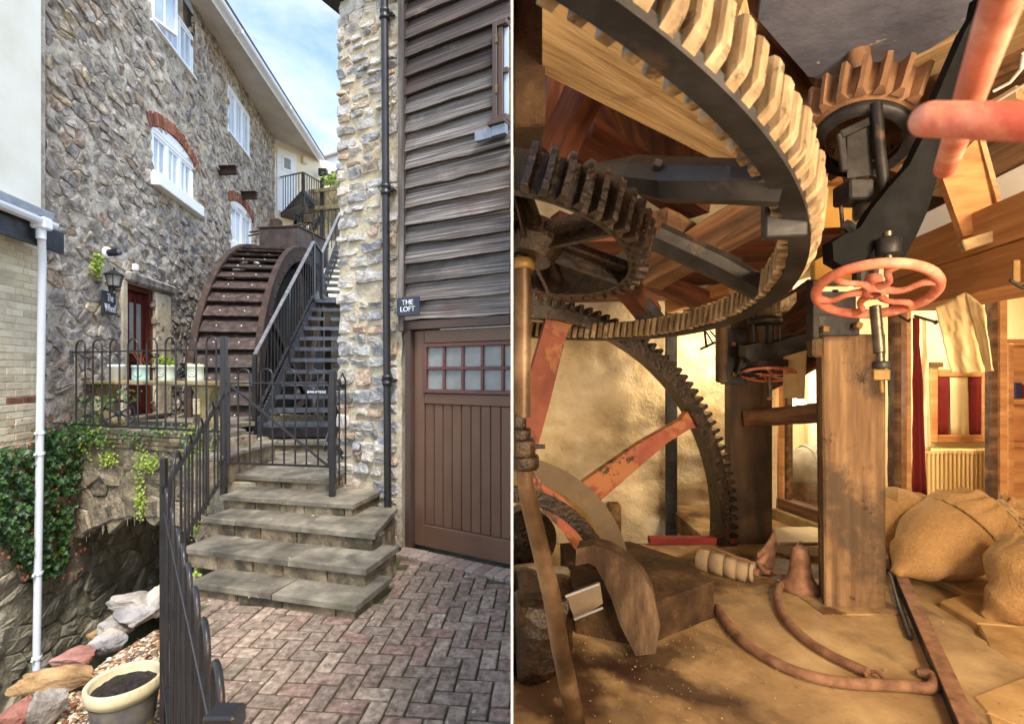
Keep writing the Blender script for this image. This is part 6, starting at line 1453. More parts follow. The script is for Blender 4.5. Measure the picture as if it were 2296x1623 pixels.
plate('spoke', PC, PN, [cr8(*q) for q in ((205, 130), (385, 195), (345, 230), (300, 400), (230, 690), (160, 940), (60, 1240), (-20, 1240), (60, 930), (100, 540), (205, 180))], .06, REDSP, pw, -.04)
plate('spoke', PC, PN, [cr8(*q) for q in ((1085, 735), (1150, 835), (1090, 850), (960, 930), (560, 1275), (470, 1340), (350, 1240), (450, 1165), (800, 925), (1040, 790))], .06, REDSP, pw, -.04)
obj('hub', ringarc(PM, [(0, -.2), (.16, -.2), (.2, -.1), (.2, .03), (.12, .1), (0, .1)], 40), GREASE, pw)
# flanged belt wheel in front
FC = Vector((-.063, 2.6, EYE - 1.194)); FN = NV((math.cos(-1.357), math.sin(-1.357), 0)); FM = axisM(FC, FN, (0, 0, 1))
fw = thing('flanged_wheel', 'grey brown flanged wheel with a red inner plate half sunk behind the stone block', 'wheel', (.4, 2.55, .6))
obj('flange', ringarc(FM, [(.635, 0), (.75, 0), (.75, -.025), (.635, -.025)], 120), GREYFL, fw)
obj('drum_band', ringarc(FM, [(.565, .06), (.60, .06), (.635, -.0), (.635, -.03), (.565, -.03)], 120), BRONZE, fw)
obj('inner_flange', ringarc(FM, [(.53, .10), (.60, .10), (.60, .085), (.53, .085)], 120), GREASE, fw)
obj('outer_band', ringarc(FM, [(.60, .10), (.607, .10), (.607, .0), (.60, .0)], 120), GREASE, fw)
plate('red_plate', FC, FN, [cr8(*q) for q in ((88, 1128), (135, 1120), (200, 1200), (300, 1260), (380, 1340), (440, 1430), (490, 1565), (440, 1575), (385, 1590), (330, 1500), (200, 1370), (150, 1270))], .03, REDSP, fw, .095)
plate('red_plate', FC, FN, [cr8(*q) for q in ((-30, 1213), (60, 1210), (150, 1235), (60, 1260), (-30, 1240))], .03, REDSP, fw, .04)
# ------------------------------------------------------------ stone and timber bearing block
sb = thing('stone_block', 'oily rough stone bearing block on the floor beside the flanged wheel', 'stone block', (.8, 2.5, FZ))
def roughblock(name, foot, z0, z1, m, parent, sub=9, amp=.012, rnd_=.018, **kw):
    bmx = bmesh.new(); vb = [bmx.verts.new((x, y, z0)) for x, y in foot]; vt_ = [bmx.verts.new((x, y, z1)) for x, y in foot]; n = len(foot)
    bmx.faces.new(vb[::-1]); bmx.faces.new(vt_)
    for i in range(n): bmx.faces.new((vb[i], vb[(i + 1) % n], vt_[(i + 1) % n], vt_[i]))
    bmesh.ops.recalc_face_normals(bmx, faces=bmx.faces)
    bmesh.ops.bevel(bmx, geom=list(bmx.edges), offset=rnd_, segments=2, affect='EDGES', profile=.6)
    bmesh.ops.triangulate(bmx, faces=[f for f in bmx.faces if len(f.verts) > 4])
    bmesh.ops.subdivide_edges(bmx, edges=[e for e in bmx.edges if e.calc_length() > .06], cuts=sub // 2, use_grid_fill=True)
    for v in bmx.verts:
        q = v.co * 7; v.co += Vector((mn.noise(q), mn.noise(q + Vector((9, 0, 0))), mn.noise(q + Vector((0, 9, 0))))) * amp
    mb = MB(); bmx.verts.index_update(); mb.add([v.co.copy() for v in bmx.verts], [tuple(v.index for v in f.verts) for f in bmx.faces], False); bmx.free(); return obj(name, mb, m, parent, **kw)
roughblock('block', [(.60, 2.24), (1.03, 2.50), (.98, 2.80), (.74, 3.10), (.30, 3.06), (.30, 2.35)], FZ - .02, EYE - 1.06, BLOCKST, sb, 9, .007, .010)
DUSTOAK = mat('dusty_dark_wood', [(38, 28, 20), (72, 56, 42), (116, 96, 76)], 4, 10, .85, bump=.8, bscale=20, bdist=.01, stretch=(3, 3, .7), patch=[((50, 30, 22), 2.2, .54, .1, .7)])
tb = thing('bearing_saddle', 'worn timber saddle with a pale metal plate beside the leaning pipe', 'bearing', (.42, 2.2, FZ))
sad = [(1368, 1232), (1400, 1252), (1440, 1290), (1465, 1330), (1480, 1400), (1470, 1465), (1425, 1470), (1390, 1400), (1370, 1340), (1352, 1300), (1335, 1270), (1320, 1262), (1290, 1268), (1292, 1230), (1330, 1222)]
plate('saddle', P(1400, 1350, 2.16), NV((-.25, -1, .10)), sad, .16, DUSTOAK, tb)
plate('metal_plate', P(1300, 1350, 2.02), NV((-.1, -1, .35)), [(1268, 1335), (1345, 1305), (1352, 1352), (1290, 1392)], .08, GREYFL, tb)
obj('metal_edge', MB().tube([P(1268, 1337, 1.99), P(1343, 1309, 1.99)], .006, 6).tube([P(1287, 1388, 1.96), P(1352, 1362, 1.96)], .005, 6), LEAD, tb)
lump = MB()
tag(roughblock('grease_heap', [(XM + .008, 1.95), (.12, 1.93), (.24, 2.05), (.28, 2.3), (XM + .008, 2.3)], FZ, FZ + .34, GREASE, None, 9, .035, .05), 'glistening black heap of grease and iron at the lower left', 'grease heap')
tag(roughblock('old_masonry', [(XM + .008, 2.30), (.16, 2.32), (.30, 2.42), (XM + .008, 2.46)], FZ - .3, EYE - .93, mat('dusty_masonry', [(84, 74, 62), (132, 120, 104), (170, 158, 140)], 5, 9, .9, bump=1, bscale=16, bdist=.02), None, 9, .035, .04), 'dusty grey rubble masonry seen behind the leaning pipe', 'masonry')
# red strip in the pit and tall iron bar
tag(obj('red_kerb', MB().box(1.0, 1.62, 3.56, 3.62, FZ - .0, FZ + .05, .004), mat('dark_red_paint', [(96, 24, 26), (122, 36, 36)], 4, 6, .7)), 'dark red painted kerb along the wheel pit', 'kerb')
tag(obj('iron_bar', MB().box(P(1494, 0, 4.4).x, P(1519, 0, 4.4).x, 4.4, 4.44, -.9, P(0, 745, 4.4).z + .3, .004), IRON), 'tall flat dark iron bar standing against the limewashed wall', 'bar')
bk = thing('wall_bracket', 'small black angle bracket of rods on the wall below the ring', 'bracket', P(1590, 770, 3.9))
obj('rods', MB().bar(P(1570, 783, 3.9), P(1612, 764, 3.9), .012, .018).bar(P(1580, 742, 3.9), P(1584, 780, 3.9), .014, .014).bar(P(1583, 744, 3.9), P(1598, 768, 3.9), .010, .010).bar(P(1592, 742, 3.9), P(1612, 764, 3.9), .010, .010), IRON, bk, kind='stuff')
# niche stones on the wall
tag(obj('wall_niche', MB().box(P(1365, 0, 4.5).x, P(1392, 0, 4.5).x, 4.47, 4.60, P(0, 1195, 4.5).z, P(0, 1130, 4.5).z, .01), OAK), 'small dark recess cover low on the limewashed wall', 'hatch')
# ------------------------------------------------------------ posts and cross rail
post = thing('main_post', 'big square scarred oak post standing in the middle of the right room', 'post', P(1915, 1365, 2.6))
pa = P(1858, 1300, 2.56); pl_x, pr_x = P(1854, 0, 2.60).x, P(1984, 0, 2.60).x
mb = MB(); vs = []; n = 26
for i in range(n + 1):
    z = FZ - .01 + (P(0, 745, 2.6).z - FZ) * i / n; tpr = .006 * i / n
    c_ = [(pl_x - .004 - .018 * i / n, 2.61), (pr_x - .004 * i / n, 2.59), (pr_x + .12, 2.82), (pl_x + .105 - .018 * i / n, 2.84)]
    o = []
    for k in range(4):
        a = Vector(c_[k]); b = Vector(c_[(k + 1) % 4]); z_ = Vector(c_[k - 1]); w_ = .006 * mn.noise(Vector((z * 3, k, 0)))
        o += [a + (z_ - a).normalized() * .012, a + (b - a).normalized() * (.012 + w_)]
    for q in o: vs.append((q.x, q.y + .003 * mn.noise(Vector((q.x * 9, z * 5, 1))), z))
fs = [(i * 8 + k, i * 8 + (k + 1) % 8, i * 8 + 8 + (k + 1) % 8, i * 8 + 8 + k) for i in range(n) for k in range(8)] + [tuple(range(8))[::-1], tuple(range(n * 8, n * 8 + 8))]
mb.add(vs, fs, False)
OAKV = mat('scarred_oak', [(84, 64, 46), (124, 98, 72), (160, 132, 100)], 8, 12, .75, bump=1.0, bscale=14, bdist=.008, stretch=(2.2, 2.2, .16), patch=[((66, 56, 48), 2.0, .47, .10, .8), ((170, 98, 50), 1.3, .53, .10, .7), ((48, 34, 26), 7, .62, .05, .8)])
obj('shaft', mb, OAKV, post)
mk = MB(); mc = P(1932, 848, 2.595)
for k in range(9): g = 2 * math.pi * k / 9 + .2; L_2 = rnd.uniform(.022, .038); d = Vector((math.cos(g), 0, math.sin(g) * .85)); mk.bar(mc + d * .006 + Vector((0, -.003, 0)), mc + d * L_2 + Vector((0, -.003, 0)), .002, .002)
obj('carved_star', mk, IRON, post, kind='stuff')
br = obj('bracket', MB().box(P(1823, 0, 2.5).x, P(1838, 0, 2.5).x, 2.50, 2.56, P(0, 758, 2.5).z, P(0, 628, 2.5).z, .004).box(P(1838, 0, 2.5).x, P(1935, 0, 2.5).x, 2.52, 2.55, P(0, 752, 2.5).z, P(0, 705, 2.5).z, .004).box(P(1840, 0, 2.5).x, P(1936, 0, 2.5).x, 2.55, 2.58, P(0, 706, 2.5).z, P(0, 650, 2.5).z, .004).box(P(1823, 0, 2.5).x, P(1900, 0, 2.5).x, 2.505, 2.6, P(0, 634, 2.5).z, P(0, 627, 2.5).z, .002), IRON, post, kind='stuff')
for (u, v) in ((1848, 738), (1922, 730)): obj('bracket_nut', MB().box(-.016, .016, -.02, .01, -.016, .016, .003, Matrix.Translation(P(u, v, 2.49)) @ Matrix.Rotation(R(25 if u > 1900 else 4), 4, 'Y')), BRONZE, post)
obj('packing_wood', MB().box(P(1824, 0, 2.55).x, P(1848, 0, 2.55).x, 2.55, 2.62, P(0, 800, 2.55).z, P(0, 757, 2.55).z, .012), OAKV, post)
p2 = thing('rear_post', 'darker oak post behind the cogged ring carrying the small red handwheel', 'post', P(1680, 1215, 3.6))
px0, px1 = P(1632, 0, 3.6).x, P(1728, 0, 3.6).x
obj('shaft', MB().prism([(px0 + .02, 3.6), (px1, 3.58), (px1 + .12, 3.82), (px0 + .08, 3.84)], FZ - .01, 2.35), mat('dark_oak', [(60, 44, 32), (92, 72, 54), (118, 96, 72)], 3, 10, .7, bump=.5, bscale=12, bdist=.006, stretch=(3, 3, .5), patch=[((46, 38, 34), 1.5, .5, .12, .7), ((130, 92, 56), 1.2, .58, .12, .5)]), p2)
obj('plate', MB().box(P(1628, 0, 3.5).x, P(1676, 0, 3.5).x, 3.52, 3.60, P(0, 862, 3.5).z, P(0, 735, 3.5).z, .004), IRON, p2)
obj('packing_wood', MB().box(P(1622, 0, 3.45).x, P(1640, 0, 3.45).x, 3.5, 3.6, P(0, 858, 3.5).z, P(0, 732, 3.5).z, .012), OAKV, p2)
for (u, v) in ((1643, 772), (1645, 838)): obj('plate_nut', MB().box(-.014, .014, -.02, .01, -.014, .014, .003, Matrix.Translation(P(u, v, 3.51))), BRONZE, p2)
tag(beam('cross_rail', P(1680, 938, 3.55), P(1848, 925, 2.9), .09, .115, OAK, seg=6, wob=.003), 'stout dark cross rail joining the two oak posts', 'rail')
# ------------------------------------------------------------ screens, spindles and handwheels
def handwheel(name, label, C, n, Rw, r, spokes, m, rot=0, hubr=.05):
    C = Vector(C); M = axisM(C, n); t = thing(name, label, 'handwheel', C, 'red handwheels in the mill room')
    pts = [M @ Vector((Rw * math.cos(2 * math.pi * k / 56), Rw * math.sin(2 * math.pi * k / 56), 0)) for k in range(56)]
    obj('rim', MB().tube(pts, r, 12, closed=True), m, t)
    obj('hub', MB().lathe([(hubr * .55, -hubr * .5), (hubr * .9, -hubr * .5), (hubr, 0), (hubr * .75, hubr * .7), (hubr * .7, hubr * 1.5), (0, hubr * 1.5)], 20, M), m, t)
    for k in range(spokes):
        g = 2 * math.pi * k / spokes + rot; ps = []
        for j in range(9):
            f = j / 8; rr_ = hubr * .6 + (Rw - hubr * .6) * f; a = g + .20 * math.sin(f * math.pi * 2) * (1 - f * .3); z = .018 * math.sin(f * math.pi) * (1 if Rw > .2 else .5)
            ps.append(M @ Vector((rr_ * math.cos(a), rr_ * math.sin(a), -z)))
        obj('spoke', MB().tube(ps, [r * (.95 - .35 * math.sin(j / 8 * math.pi)) for j in range(9)], 8), m, t)
    return t, M
HC = (1.384, 1.876, EYE + .3125); HN = NV((.204, .312, .928))
handwheel('handwheel', 'large chalky red handwheel on the threaded screw by the main post', HC, HN, .189, .0191, 6, REDWH, .35, .040)
SC = (1.776, 3.4, EYE - .0155); SN = NV((.114, .238, .965))
handwheel('handwheel', 'small chalky red handwheel lower down at the rear post', SC, SN, .172, .0105, 6, REDWH, .2, .035)
def screw(name, a, b, r, pitch, m, parent):
    a, b = Vector(a), Vector(b); T, l = frame(a, b); mb = MB(); n = int(l / pitch * 2); pr = []
    for k in range(n + 1): pr.append((r * (1.0 if k % 2 else .78), l * k / n))
    M = T @ Matrix.Rotation(R(90), 4, 'Y'); mb.lathe(pr, 18, M); return obj(name, mb, m, parent)
sc = thing('screw_spindle', 'oiled threaded screw hanging below the large handwheel', 'screw', P(1965, 700, 1.84))
screw('thread', P(1962, 686, 1.86), P(1972, 792, 1.84), .0215, .0085, SCREW, sc)
obj('nut', MB().lathe([(0, -.014), (.025, -.014), (.028, -.008), (.028, .009), (.022, .014), (0, .014)], 18, Matrix.Translation(P(1975, 818, 1.83))), IRON, sc)
obj('block_nut', MB().box(-.026, .026, -.022, .022, -.021, .021, .004, Matrix.Translation(P(1975, 840, 1.83)) @ Matrix.Rotation(R(-30), 4, 'Z')), BRONZE, sc)
screw('lower_thread', P(1975, 850, 1.83), P(1977, 880, 1.83), .010, .006, BRONZE, sc)
obj('rod', MB().tube([P(1973, 790, 1.84), P(1975, 855, 1.83)], .012, 12), SCREW, sc)
sc2 = thing('screw_spindle', 'thin threaded screw tipped with red below the small handwheel', 'screw', P(1725, 850, 3.4))
screw('thread', P(1724, 846, 3.4), P(1727, 898, 3.4), .011, .008, SCREW, sc2)
obj('red_tip', MB().lathe([(0, -.012), (.018, -.01), (.018, .008), (0, .008)], 12, Matrix.Translation(P(1726, 893, 3.4))), REDWH, sc2)
# rusty pinion with black ring, spindle and bracket arm
NCn = Vector((1.574, 2.206, EYE + 1.05)); NN = NV((.392, .301, .869)); NM = axisM(NCn, NN)
pn = thing('pinion', 'rusty brown stone nut pinion with long teeth and a black ring below', 'gear wheel', NCn)
obj('body', MB().lathe([(.14, .004), (.232, .004), (.240, .17), (.10, .175), (0, .175)], 42, NM), RUSTG, pn)
TM3 = toothmesh(.232, .262, .172, .024, .009, RUSTG, .026, 5, .001)
for i in range(22): obj('tooth', TM3, RUSTG, pn, NM @ Matrix.Rotation(2 * math.pi * i / 22 + .1, 4, 'Z') @ Matrix.Translation((0, 0, -.004)))
obj('lower_ring', MB().lathe([(.148, -.036), (.192, -.036), (.196, -.02), (.196, .0), (.148, .0), (.148, -.036)], 56, NM), IRON, pn)
obj('upper_shaft', MB().tube([NCn + NN * .1, NCn + NN * .17, P(1925, 130, 2.3), P(1922, 0, 2.3), P(1922, -60, 2.3)], .047, 20), RUSTG, pn)
sp_ = thing('stone_spindle', 'square black housing and steel rods running up through the pinion', 'spindle', P(1935, 560, 2.1))
ya = 2.06
obj('housing', MB().add([P(1900, 225 + 60, ya), P(1955, 282, ya), P(1957, 392, ya), P(1900, 400, ya), P(1900, 285, ya + .12), P(1955, 282, ya + .12), P(1957, 392, ya + .12), P(1900, 400, ya + .12)], [(0, 3, 2, 1), (4, 5, 6, 7), (0, 1, 5, 4), (1, 2, 6, 5), (2, 3, 7, 6), (3, 0, 4, 7)]).box(P(1903, 0, ya).x, P(1958, 0, ya).x, ya - .01, ya + .11, P(0, 448, ya).z, P(0, 401, ya).z, .008), IRON, sp_)
obj('cylinder', MB().lathe([(0, 0), (.052, 0), (.055, .01), (.055, .13), (0, .13)], 22, Matrix.Translation(P(1946, 490, 2.12))), mat('worn_steel', [(78, 76, 76), (116, 112, 108)], 8, 6, .4, metal=.6, bump=.2), sp_)
obj('rod', MB().tube([P(1965, 232, 2.03), P(1972, 330, 2.03), P(1985, 450, 2.03)], .021, 14), IRON, sp_)
obj('yoke', MB().bar(P(1882, 305, 2.06), P(1960, 268, 2.06), .03, .035, .004).bar(P(1884, 300, 2.06), P(1893, 385, 2.06), .02, .03, .004), IRON, sp_)
obj('thin_rod', MB().tube([P(1884, 445, 2.14), P(1890, 520, 2.14)], .008, 8).tube([P(1990, 455, 2.06), P(1992, 520, 2.06)], .008, 8), IRON, sp_, kind='stuff')
arm_ = [(2095, -20), (2078, 60), (2030, 140), (1960, 300), (1900, 440), (1870, 560), (1830, 640), (1780, 740), (1690, 840), (1610, 940), (1560, 1020), (1500, 1050), (1435, 1085), (1440, 1170), (1500, 1200), (1600, 1190), (1700, 1180), (1760, 1150), (1810, 1060), (1860, 950), (1900, 820), (1925, 720), (1940, 620), (1985, 480), (2050, 320), (2110, 150), (2140, -20)]
ba = thing('bridge_arm', 'twisting flat black iron arm sweeping down behind the red valve', 'iron arm', P(1960, 560, 2.0))
gc5 = lambda q: (1149.2 + q[0] * .5, q[1] * .5)
plate('arm', P(1960, 500, 1.98), NV((-.12, -1, -.15)), [gc5(q) for q in arm_], .05, BLACKARM, ba)
plate('toe_block', P(1890, 560, 1.95), NV((-.2, -1, -.1)), [gc5(q) for q in ((1435, 1085), (1500, 1045), (1600, 1040), (1640, 1100), (1560, 1190), (1500, 1205), (1440, 1170))], .10, BLACKARM, ba, .02)
obj('nut', MB().lathe([(0, -.02), (.02, -.02), (.02, .02), (0, .02)], 6, axisM(P(1903, 508, 1.93), (-.8, -.5, .3)), False), IRON, ba)
obj('eye', MB().lathe([(0, -.033), (.040, -.033), (.042, -.026), (.042, .028), (.03, .036), (0, .036)], 24, Matrix.Translation(P(1992, 553, 1.88))), IRON, ba)
obj('eye_rod', MB().tube([P(1990, 520, 1.88), P(1993, 600, 1.88)], .016, 14), SCREW, ba)
obj('lower_bracket', MB().box(P(1925, 0, 1.95).x, P(1975, 0, 1.95).x, 1.95, 2.0, P(0, 640, 1.95).z, P(0, 585, 1.95).z, .01), IRON, ba)
# rear stone nut mechanism at the rear post
rn = thing('rear_spindle', 'small black spindle assembly with a wooden nut above the rear post', 'spindle', P(1715, 740, 3.3))
obj('wood_nut', MB().lathe([(0, 0), (.065, 0), (.075, .05), (.075, .20), (0, .20)], 10, Matrix.Translation(P(1725, 722, 3.3)), False), COGW, rn)
obj('spindle', MB().tube([P(1726, 705, 3.3), P(1726, 790, 3.3)], .026, 14), IRON, rn)
for u in (1689, 1747): obj('guide_rod', MB().tube([P(u - 2, 690, 3.3), P(u + 3, 790, 3.3)], .011, 8), IRON, rn)
obj('collar_plate', MB().lathe([(0, 0), (.1, 0), (.11, .02), (.1, .05), (0, .05)], 18, Matrix.Translation(P(1715, 728, 3.3))), IRON, rn)
lv = [(1672, 775), (1700, 768), (1722, 772), (1750, 765), (1790, 752), (1822, 748), (1822, 782), (1790, 790), (1750, 802), (1710, 812), (1685, 810), (1672, 800)]
plate('lever', P(1740, 785, 3.25), NV((0, -1, -.1)), lv, .10, IRON, rn)
obj('base_clamp', MB().box(P(1690, 0, 3.3).x, P(1760, 0, 3.3).x, 3.25, 3.40, P(0, 822, 3.3).z, P(0, 806, 3.3).z, .006).box(P(1712, 0, 3.35).x, P(1735, 0, 3.35).x, 3.33, 3.4, P(0, 838, 3.35).z, P(0, 822, 3.35).z, .004), IRON, rn, kind='stuff')
obj('side_bracket', MB().bar(P(1662, 822, 3.45), P(1700, 808, 3.4), .03, .03).bar(P(1655, 840, 3.45), P(1665, 800, 3.45), .03, .03).tube([P(1665, 835, 3.4), P(1700, 838, 3.4)], .025, 8), IRON, rn, kind='stuff')
tag(obj('wooden_cogs_piece', MB().prism([(0, 0), (.05, .0), (.10, .06), (.10, .12), (0, .06)], -.05, .05, Matrix.Translation(P(1740, 700, 3.1)) @ Matrix.Rotation(R(90), 4, 'X')), COGW), 'pale wooden cog segment showing under the ring', 'cog')
# diagonal brown board between posts
tag(beam('back_board', P(1700, 800, 4.1), P(1840, 715, 3.4), .05, .62, REDPL, seg=5, wob=.003), 'broad red brown board slanting between the two posts', 'board')
# yellow board panel behind
yb = thing('yellow_panel', 'tall ochre plastered panel standing behind the ring and pinion', 'panel', P(1866, 640, 3.2))
obj('panel', MB().box(P(1828, 0, 3.3).x, P(1912, 0, 3.3).x, 3.3, 3.36, P(0, 640, 3.3).z, P(0, 402, 3.3).z, .006), mat('ochre_plaster', [(196, 146, 66), (216, 170, 88), (226, 184, 104)], 2, 7, .85, bump=.5, bscale=8, bdist=.01, patch=[((140, 92, 48), 5, .68, .03, .7)]), yb)
obj('rail', MB().box(P(1820, 0, 3.25).x, P(1915, 0, 3.25).x, 3.22, 3.3, P(0, 412, 3.25).z, P(0, 388, 3.25).z, .006), PINE, yb)
# suspended dark fitting under ceiling near top
hg_ = thing('hanging_clamp', 'splintery grey wooden blocks around the rusty shaft at the ceiling', 'wooden blocks', P(1880, 60, 2.3))
for q in (([(1818, -20), (1868, -20), (1862, 30), (1842, 78), (1820, 70)], 2.25), ([(1860, 25), (1900, 35), (1898, 105), (1876, 104), (1862, 80)], 2.35), ([(1990, -20), (1968, 60), (1962, 95), (1985, 60), (2010, 40), (2030, -20)], 2.3), ([(1850, -20), (1905, -20), (1900, 40), (1870, 60)], 2.42)):
    plate('block', P(1880, 40, q[1]), NV((.1, -1, -.2)), q[0], .1, mat('grey_wood', [(84, 74, 60), (122, 108, 90)], 4, 9, .85, bump=.6, stretch=(3, 3, .5)) if 'GW' not in globals() else GW, hg_)
# ------------------------------------------------------------ right hand lintel, chute and cloths
la, lb_ = P(2002, 712, 2.62), P(2330, 652, 1.70); lt0 = .32
A = Vector((P(1998, 0, 2.62).x, 2.62, EYE + .49)); B = Vector((P(2335, 0, 1.72).x, 1.72, EYE + .49))
lin_ = thing('lintel', 'heavy orange pine lintel beam crossing the right side above the cloth', 'beam', (A + B) / 2)
dl = (B - A).normalized(); pn_ = Vector((-dl.y, dl.x, 0))
for k, (z0, z1) in enumerate(((.325, .49), (.493, .665))):
    beam('plank', Vector((A.x, A.y, EYE + (z0 + z1) / 2)) + pn_ * .14, Vector((B.x, B.y, EYE + (z0 + z1) / 2)) + pn_ * .14, .28, z1 - z0, PINE, lin_, seg=8, wob=.002, ch=.005)
for (u, v) in ((2032, 715), (2287, 640)):
    obj('iron_hook', MB().tube([P(u - 22, v - 12, 2.4 if u < 2100 else 1.72), P(u - 8, v - 2, 2.4 if u < 2100 else 1.72), P(u + 6, v + 6, 2.4 if u < 2100 else 1.72), P(u + 9, v, 2.4 if u < 2100 else 1.72)], .006, 8), IRON, lin_)
obj('hook_plate', MB().box(-.012, .012, -.006, .004, -.05, .03, .003, Matrix.Translation(P(2278, 602, 1.74))), BRONZE, lin_)
ch_ = thing('timber_chute', 'slanted pale pine board chute with a batten foot above the lintel', 'chute', P(2190, 440, 2.0))
plate('board', P(2190, 430, 2.05), NV((-.15, -1, .1)), [(2110, 390), (2195, 305), (2222, 400), (2258, 512), (2160, 530)], .03, PINE, ch_)
plate('side', P(2230, 430, 2.02), NV((-.6, -1, .1)), [(2193, 300), (2206, 300), (2264, 512), (2255, 520)], .06, PALEOAK, ch_)
obj('batten', MB().bar(P(2155, 553, 1.98), P(2266, 518, 1.93), .04, .045, .004), PALEOAK, ch_)
obj('peg', MB().bar(P(2251, 450, 1.93), P(2268, 500, 1.93), .02, .02, .004), PINE, ch_)
def drape(name, pts, folds, m, label, th=.006, nx=18, nz=22, amp=.012):
    """pts: top-left, top-right, bottom-right, bottom-left"""
    a, b, c, d = [Vector(p) for p in pts]; mb = MB(); vs = []
    nrm_ = (b - a).cross(d - a).normalized()
    for s_ in (0, 1):
        for j in range(nz + 1):
            for i in range(nx + 1):
                f, g = i / nx, j / nz; p = a.lerp(b, f).lerp(d.lerp(c, f), g)
                w = amp * math.sin(f * folds * math.pi * 2 + g * 1.3) * (.35 + .65 * g) + amp * .8 * mn.noise(Vector((f * 3, g * 4, 5))) + amp * .5 * mn.noise(Vector((f * 9, g * 10, 8)))
                if j == nz: p = p + Vector((0, 0, .010 * mn.noise(Vector((f * 6, 0, 3)))))
                vs.append(p + nrm_ * (w + s_ * th))
    m_ = (nx + 1) * (nz + 1)
    for j in range(nz):
        for i in range(nx): q = j * (nx + 1) + i; mb_f = (q, q + 1, q + nx + 2, q + nx + 1); mb.f.append(mb_f); mb.f.append(tuple(m_ + t for t in reversed(mb_f)))
    for i in range(nx): mb.f += [(i + 1, i, m_ + i, m_ + i + 1), (nz * (nx + 1) + i, nz * (nx + 1) + i + 1, m_ + nz * (nx + 1) + i + 1, m_ + nz * (nx + 1) + i)]
    for j in range(nz): q = j * (nx + 1); mb.f += [(q, q + nx + 1, m_ + q + nx + 1, m_ + q), (q + nx * 2 + 1, q + nx, m_ + q + nx, m_ + q + nx * 2 + 1)]
    mb.v = [tuple(v) for v in vs]; mb.sm = [True] * len(mb.f)
    o = obj(name, mb, m)
    if label: tag(o, label, 'cloth')
    return o
drape('hanging_cloth', [P(2097, 690, 2.16), P(2166, 655, 2.06), P(2226, 832, 2.06), P(2128, 838, 2.14)], .9, CLOTH, 'limp cream calico cloth hanging from the pine lintel', amp=.014)
drape('hanging_cloth', [P(2163, 655, 2.06), P(2205, 690, 2.0), P(2227, 828, 2.0), P(2205, 836, 2.05)], .5, CLOTH, 'side fold of calico hanging at the lintel edge', amp=.008, nx=8)
drape('hanging_cloth', [P(1756, 770, 3.3), P(1810, 762, 3.25), P(1803, 896, 3.25), P(1757, 893, 3.3)], .6, CLOTH, 'smaller cream sleeve of cloth hanging between the posts', amp=.012, nx=10)
# ------------------------------------------------------------ glazed screens to the parlour
s1 = thing('glazed_screen', 'oak framed glass screen between the posts with stored sacks behind it', 'window', (2.3, 4.0, FZ))
QA, QB = P(1752, 0, 4.2), P(1862, 0, 3.72); QA.z = QB.z = 0; dq = (QB - QA).normalized(); QP = Pl((QA.x, QA.y), (dq.x, dq.y)); ql = 1.0
zb2_, zt2_ = EYE - 1.15, 2.9
obj('stile', MB().box(0, .05, -.03, .05, zb2_, zt2_, .004), PINE, s1, QP.M); obj('stile', MB().box(.055, .085, -.015, .04, zb2_ + .09, zt2_, .003), OAK, s1, QP.M)
obj('bottom_rail', MB().box(.0, ql, -.04, .06, zb2_ - .01, zb2_ + .085, .005), OAK, s1, QP.M); obj('sill_board', MB().box(-.02, ql, -.08, .08, zb2_ - .14, zb2_ - .012, .006), OLDTIMBER, s1, QP.M)
obj('glass', MB().box(.086, ql, .01, .014, zb2_ + .09, zt2_), GLASS, s1, QP.M)
shell('bay_floor', 2.37, 6.1, 3.6, 5.9, FZ - .003, FZ + .002, OAK)
pt0 = P(1728, 0, 4.3); 
tag(obj('plaster_pier', MB().box(P(1729, 0, 4.25).x, P(1751, 0, 4.25).x, 4.22, 4.7, FZ - .1, 2.9, .02, None, .008), PLASTER), 'narrow flaking limewashed pier at the edge of the glass screen', 'wall pier')
# things behind the screen
tag(obj('stored_box', roughblock('stored_box_', [(2.60, 4.35), (3.1, 4.35), (3.1, 4.75), (2.60, 4.75)], FZ, FZ + .28, OAK, None, 3, .0, .01).data if False else MB().box(2.62, 3.2, 4.30, 4.75, FZ + .004, FZ + .26, .008), OAK), 'low wooden box behind the glass screen', 'box')
# parlour beyond
PW = 4.75
shell('parlour_wall', 2.9, 5.9, PW, PW + .1, FZ, 2.95, CREAMP)
shell('bay_wall', 2.3, 3.15, 5.3, 5.4, FZ, 2.95, CREAMP)
shell('parlour_divider', 3.1, 3.16, PW, 5.4, FZ, 2.95, CREAMP)
shell('parlour_ceiling', 2.5, 6.0, 3.45, 5.9, 2.50, 2.55, CREAMP)
def mirror():
    t = thing('mirror', 'pine framed mirror with an imitated curtain reflection above the radiator', 'mirror', P(2150, 990, PW))
    Y = PW - .04; x0, x1, z0, z1 = P(2083, 0, Y).x, P(2217, 0, Y).x, P(0, 992, Y).z, P(0, 828, Y).z; w = .075
    obj('frame', MB().box(x0, x0 + w, Y - .02, Y + .035, z0, z1, .01).box(x1 - w, x1, Y - .02, Y + .035, z0, z1, .01).box(x0 + w, x1 - w, Y - .02, Y + .035, z0, z0 + w, .01).box(x0 + w, x1 - w, Y - .02, Y + .035, z1 - w, z1, .01), PINE, t)
    obj('glass', MB().box(x0 + w, x1 - w, Y + .005, Y + .012, z0 + w, z1 - w), MIRR, t)
mirror()
rd = thing('radiator', 'cream column radiator below the mirror', 'radiator', P(2155, 1110, PW - .12)); Y = PW - .2
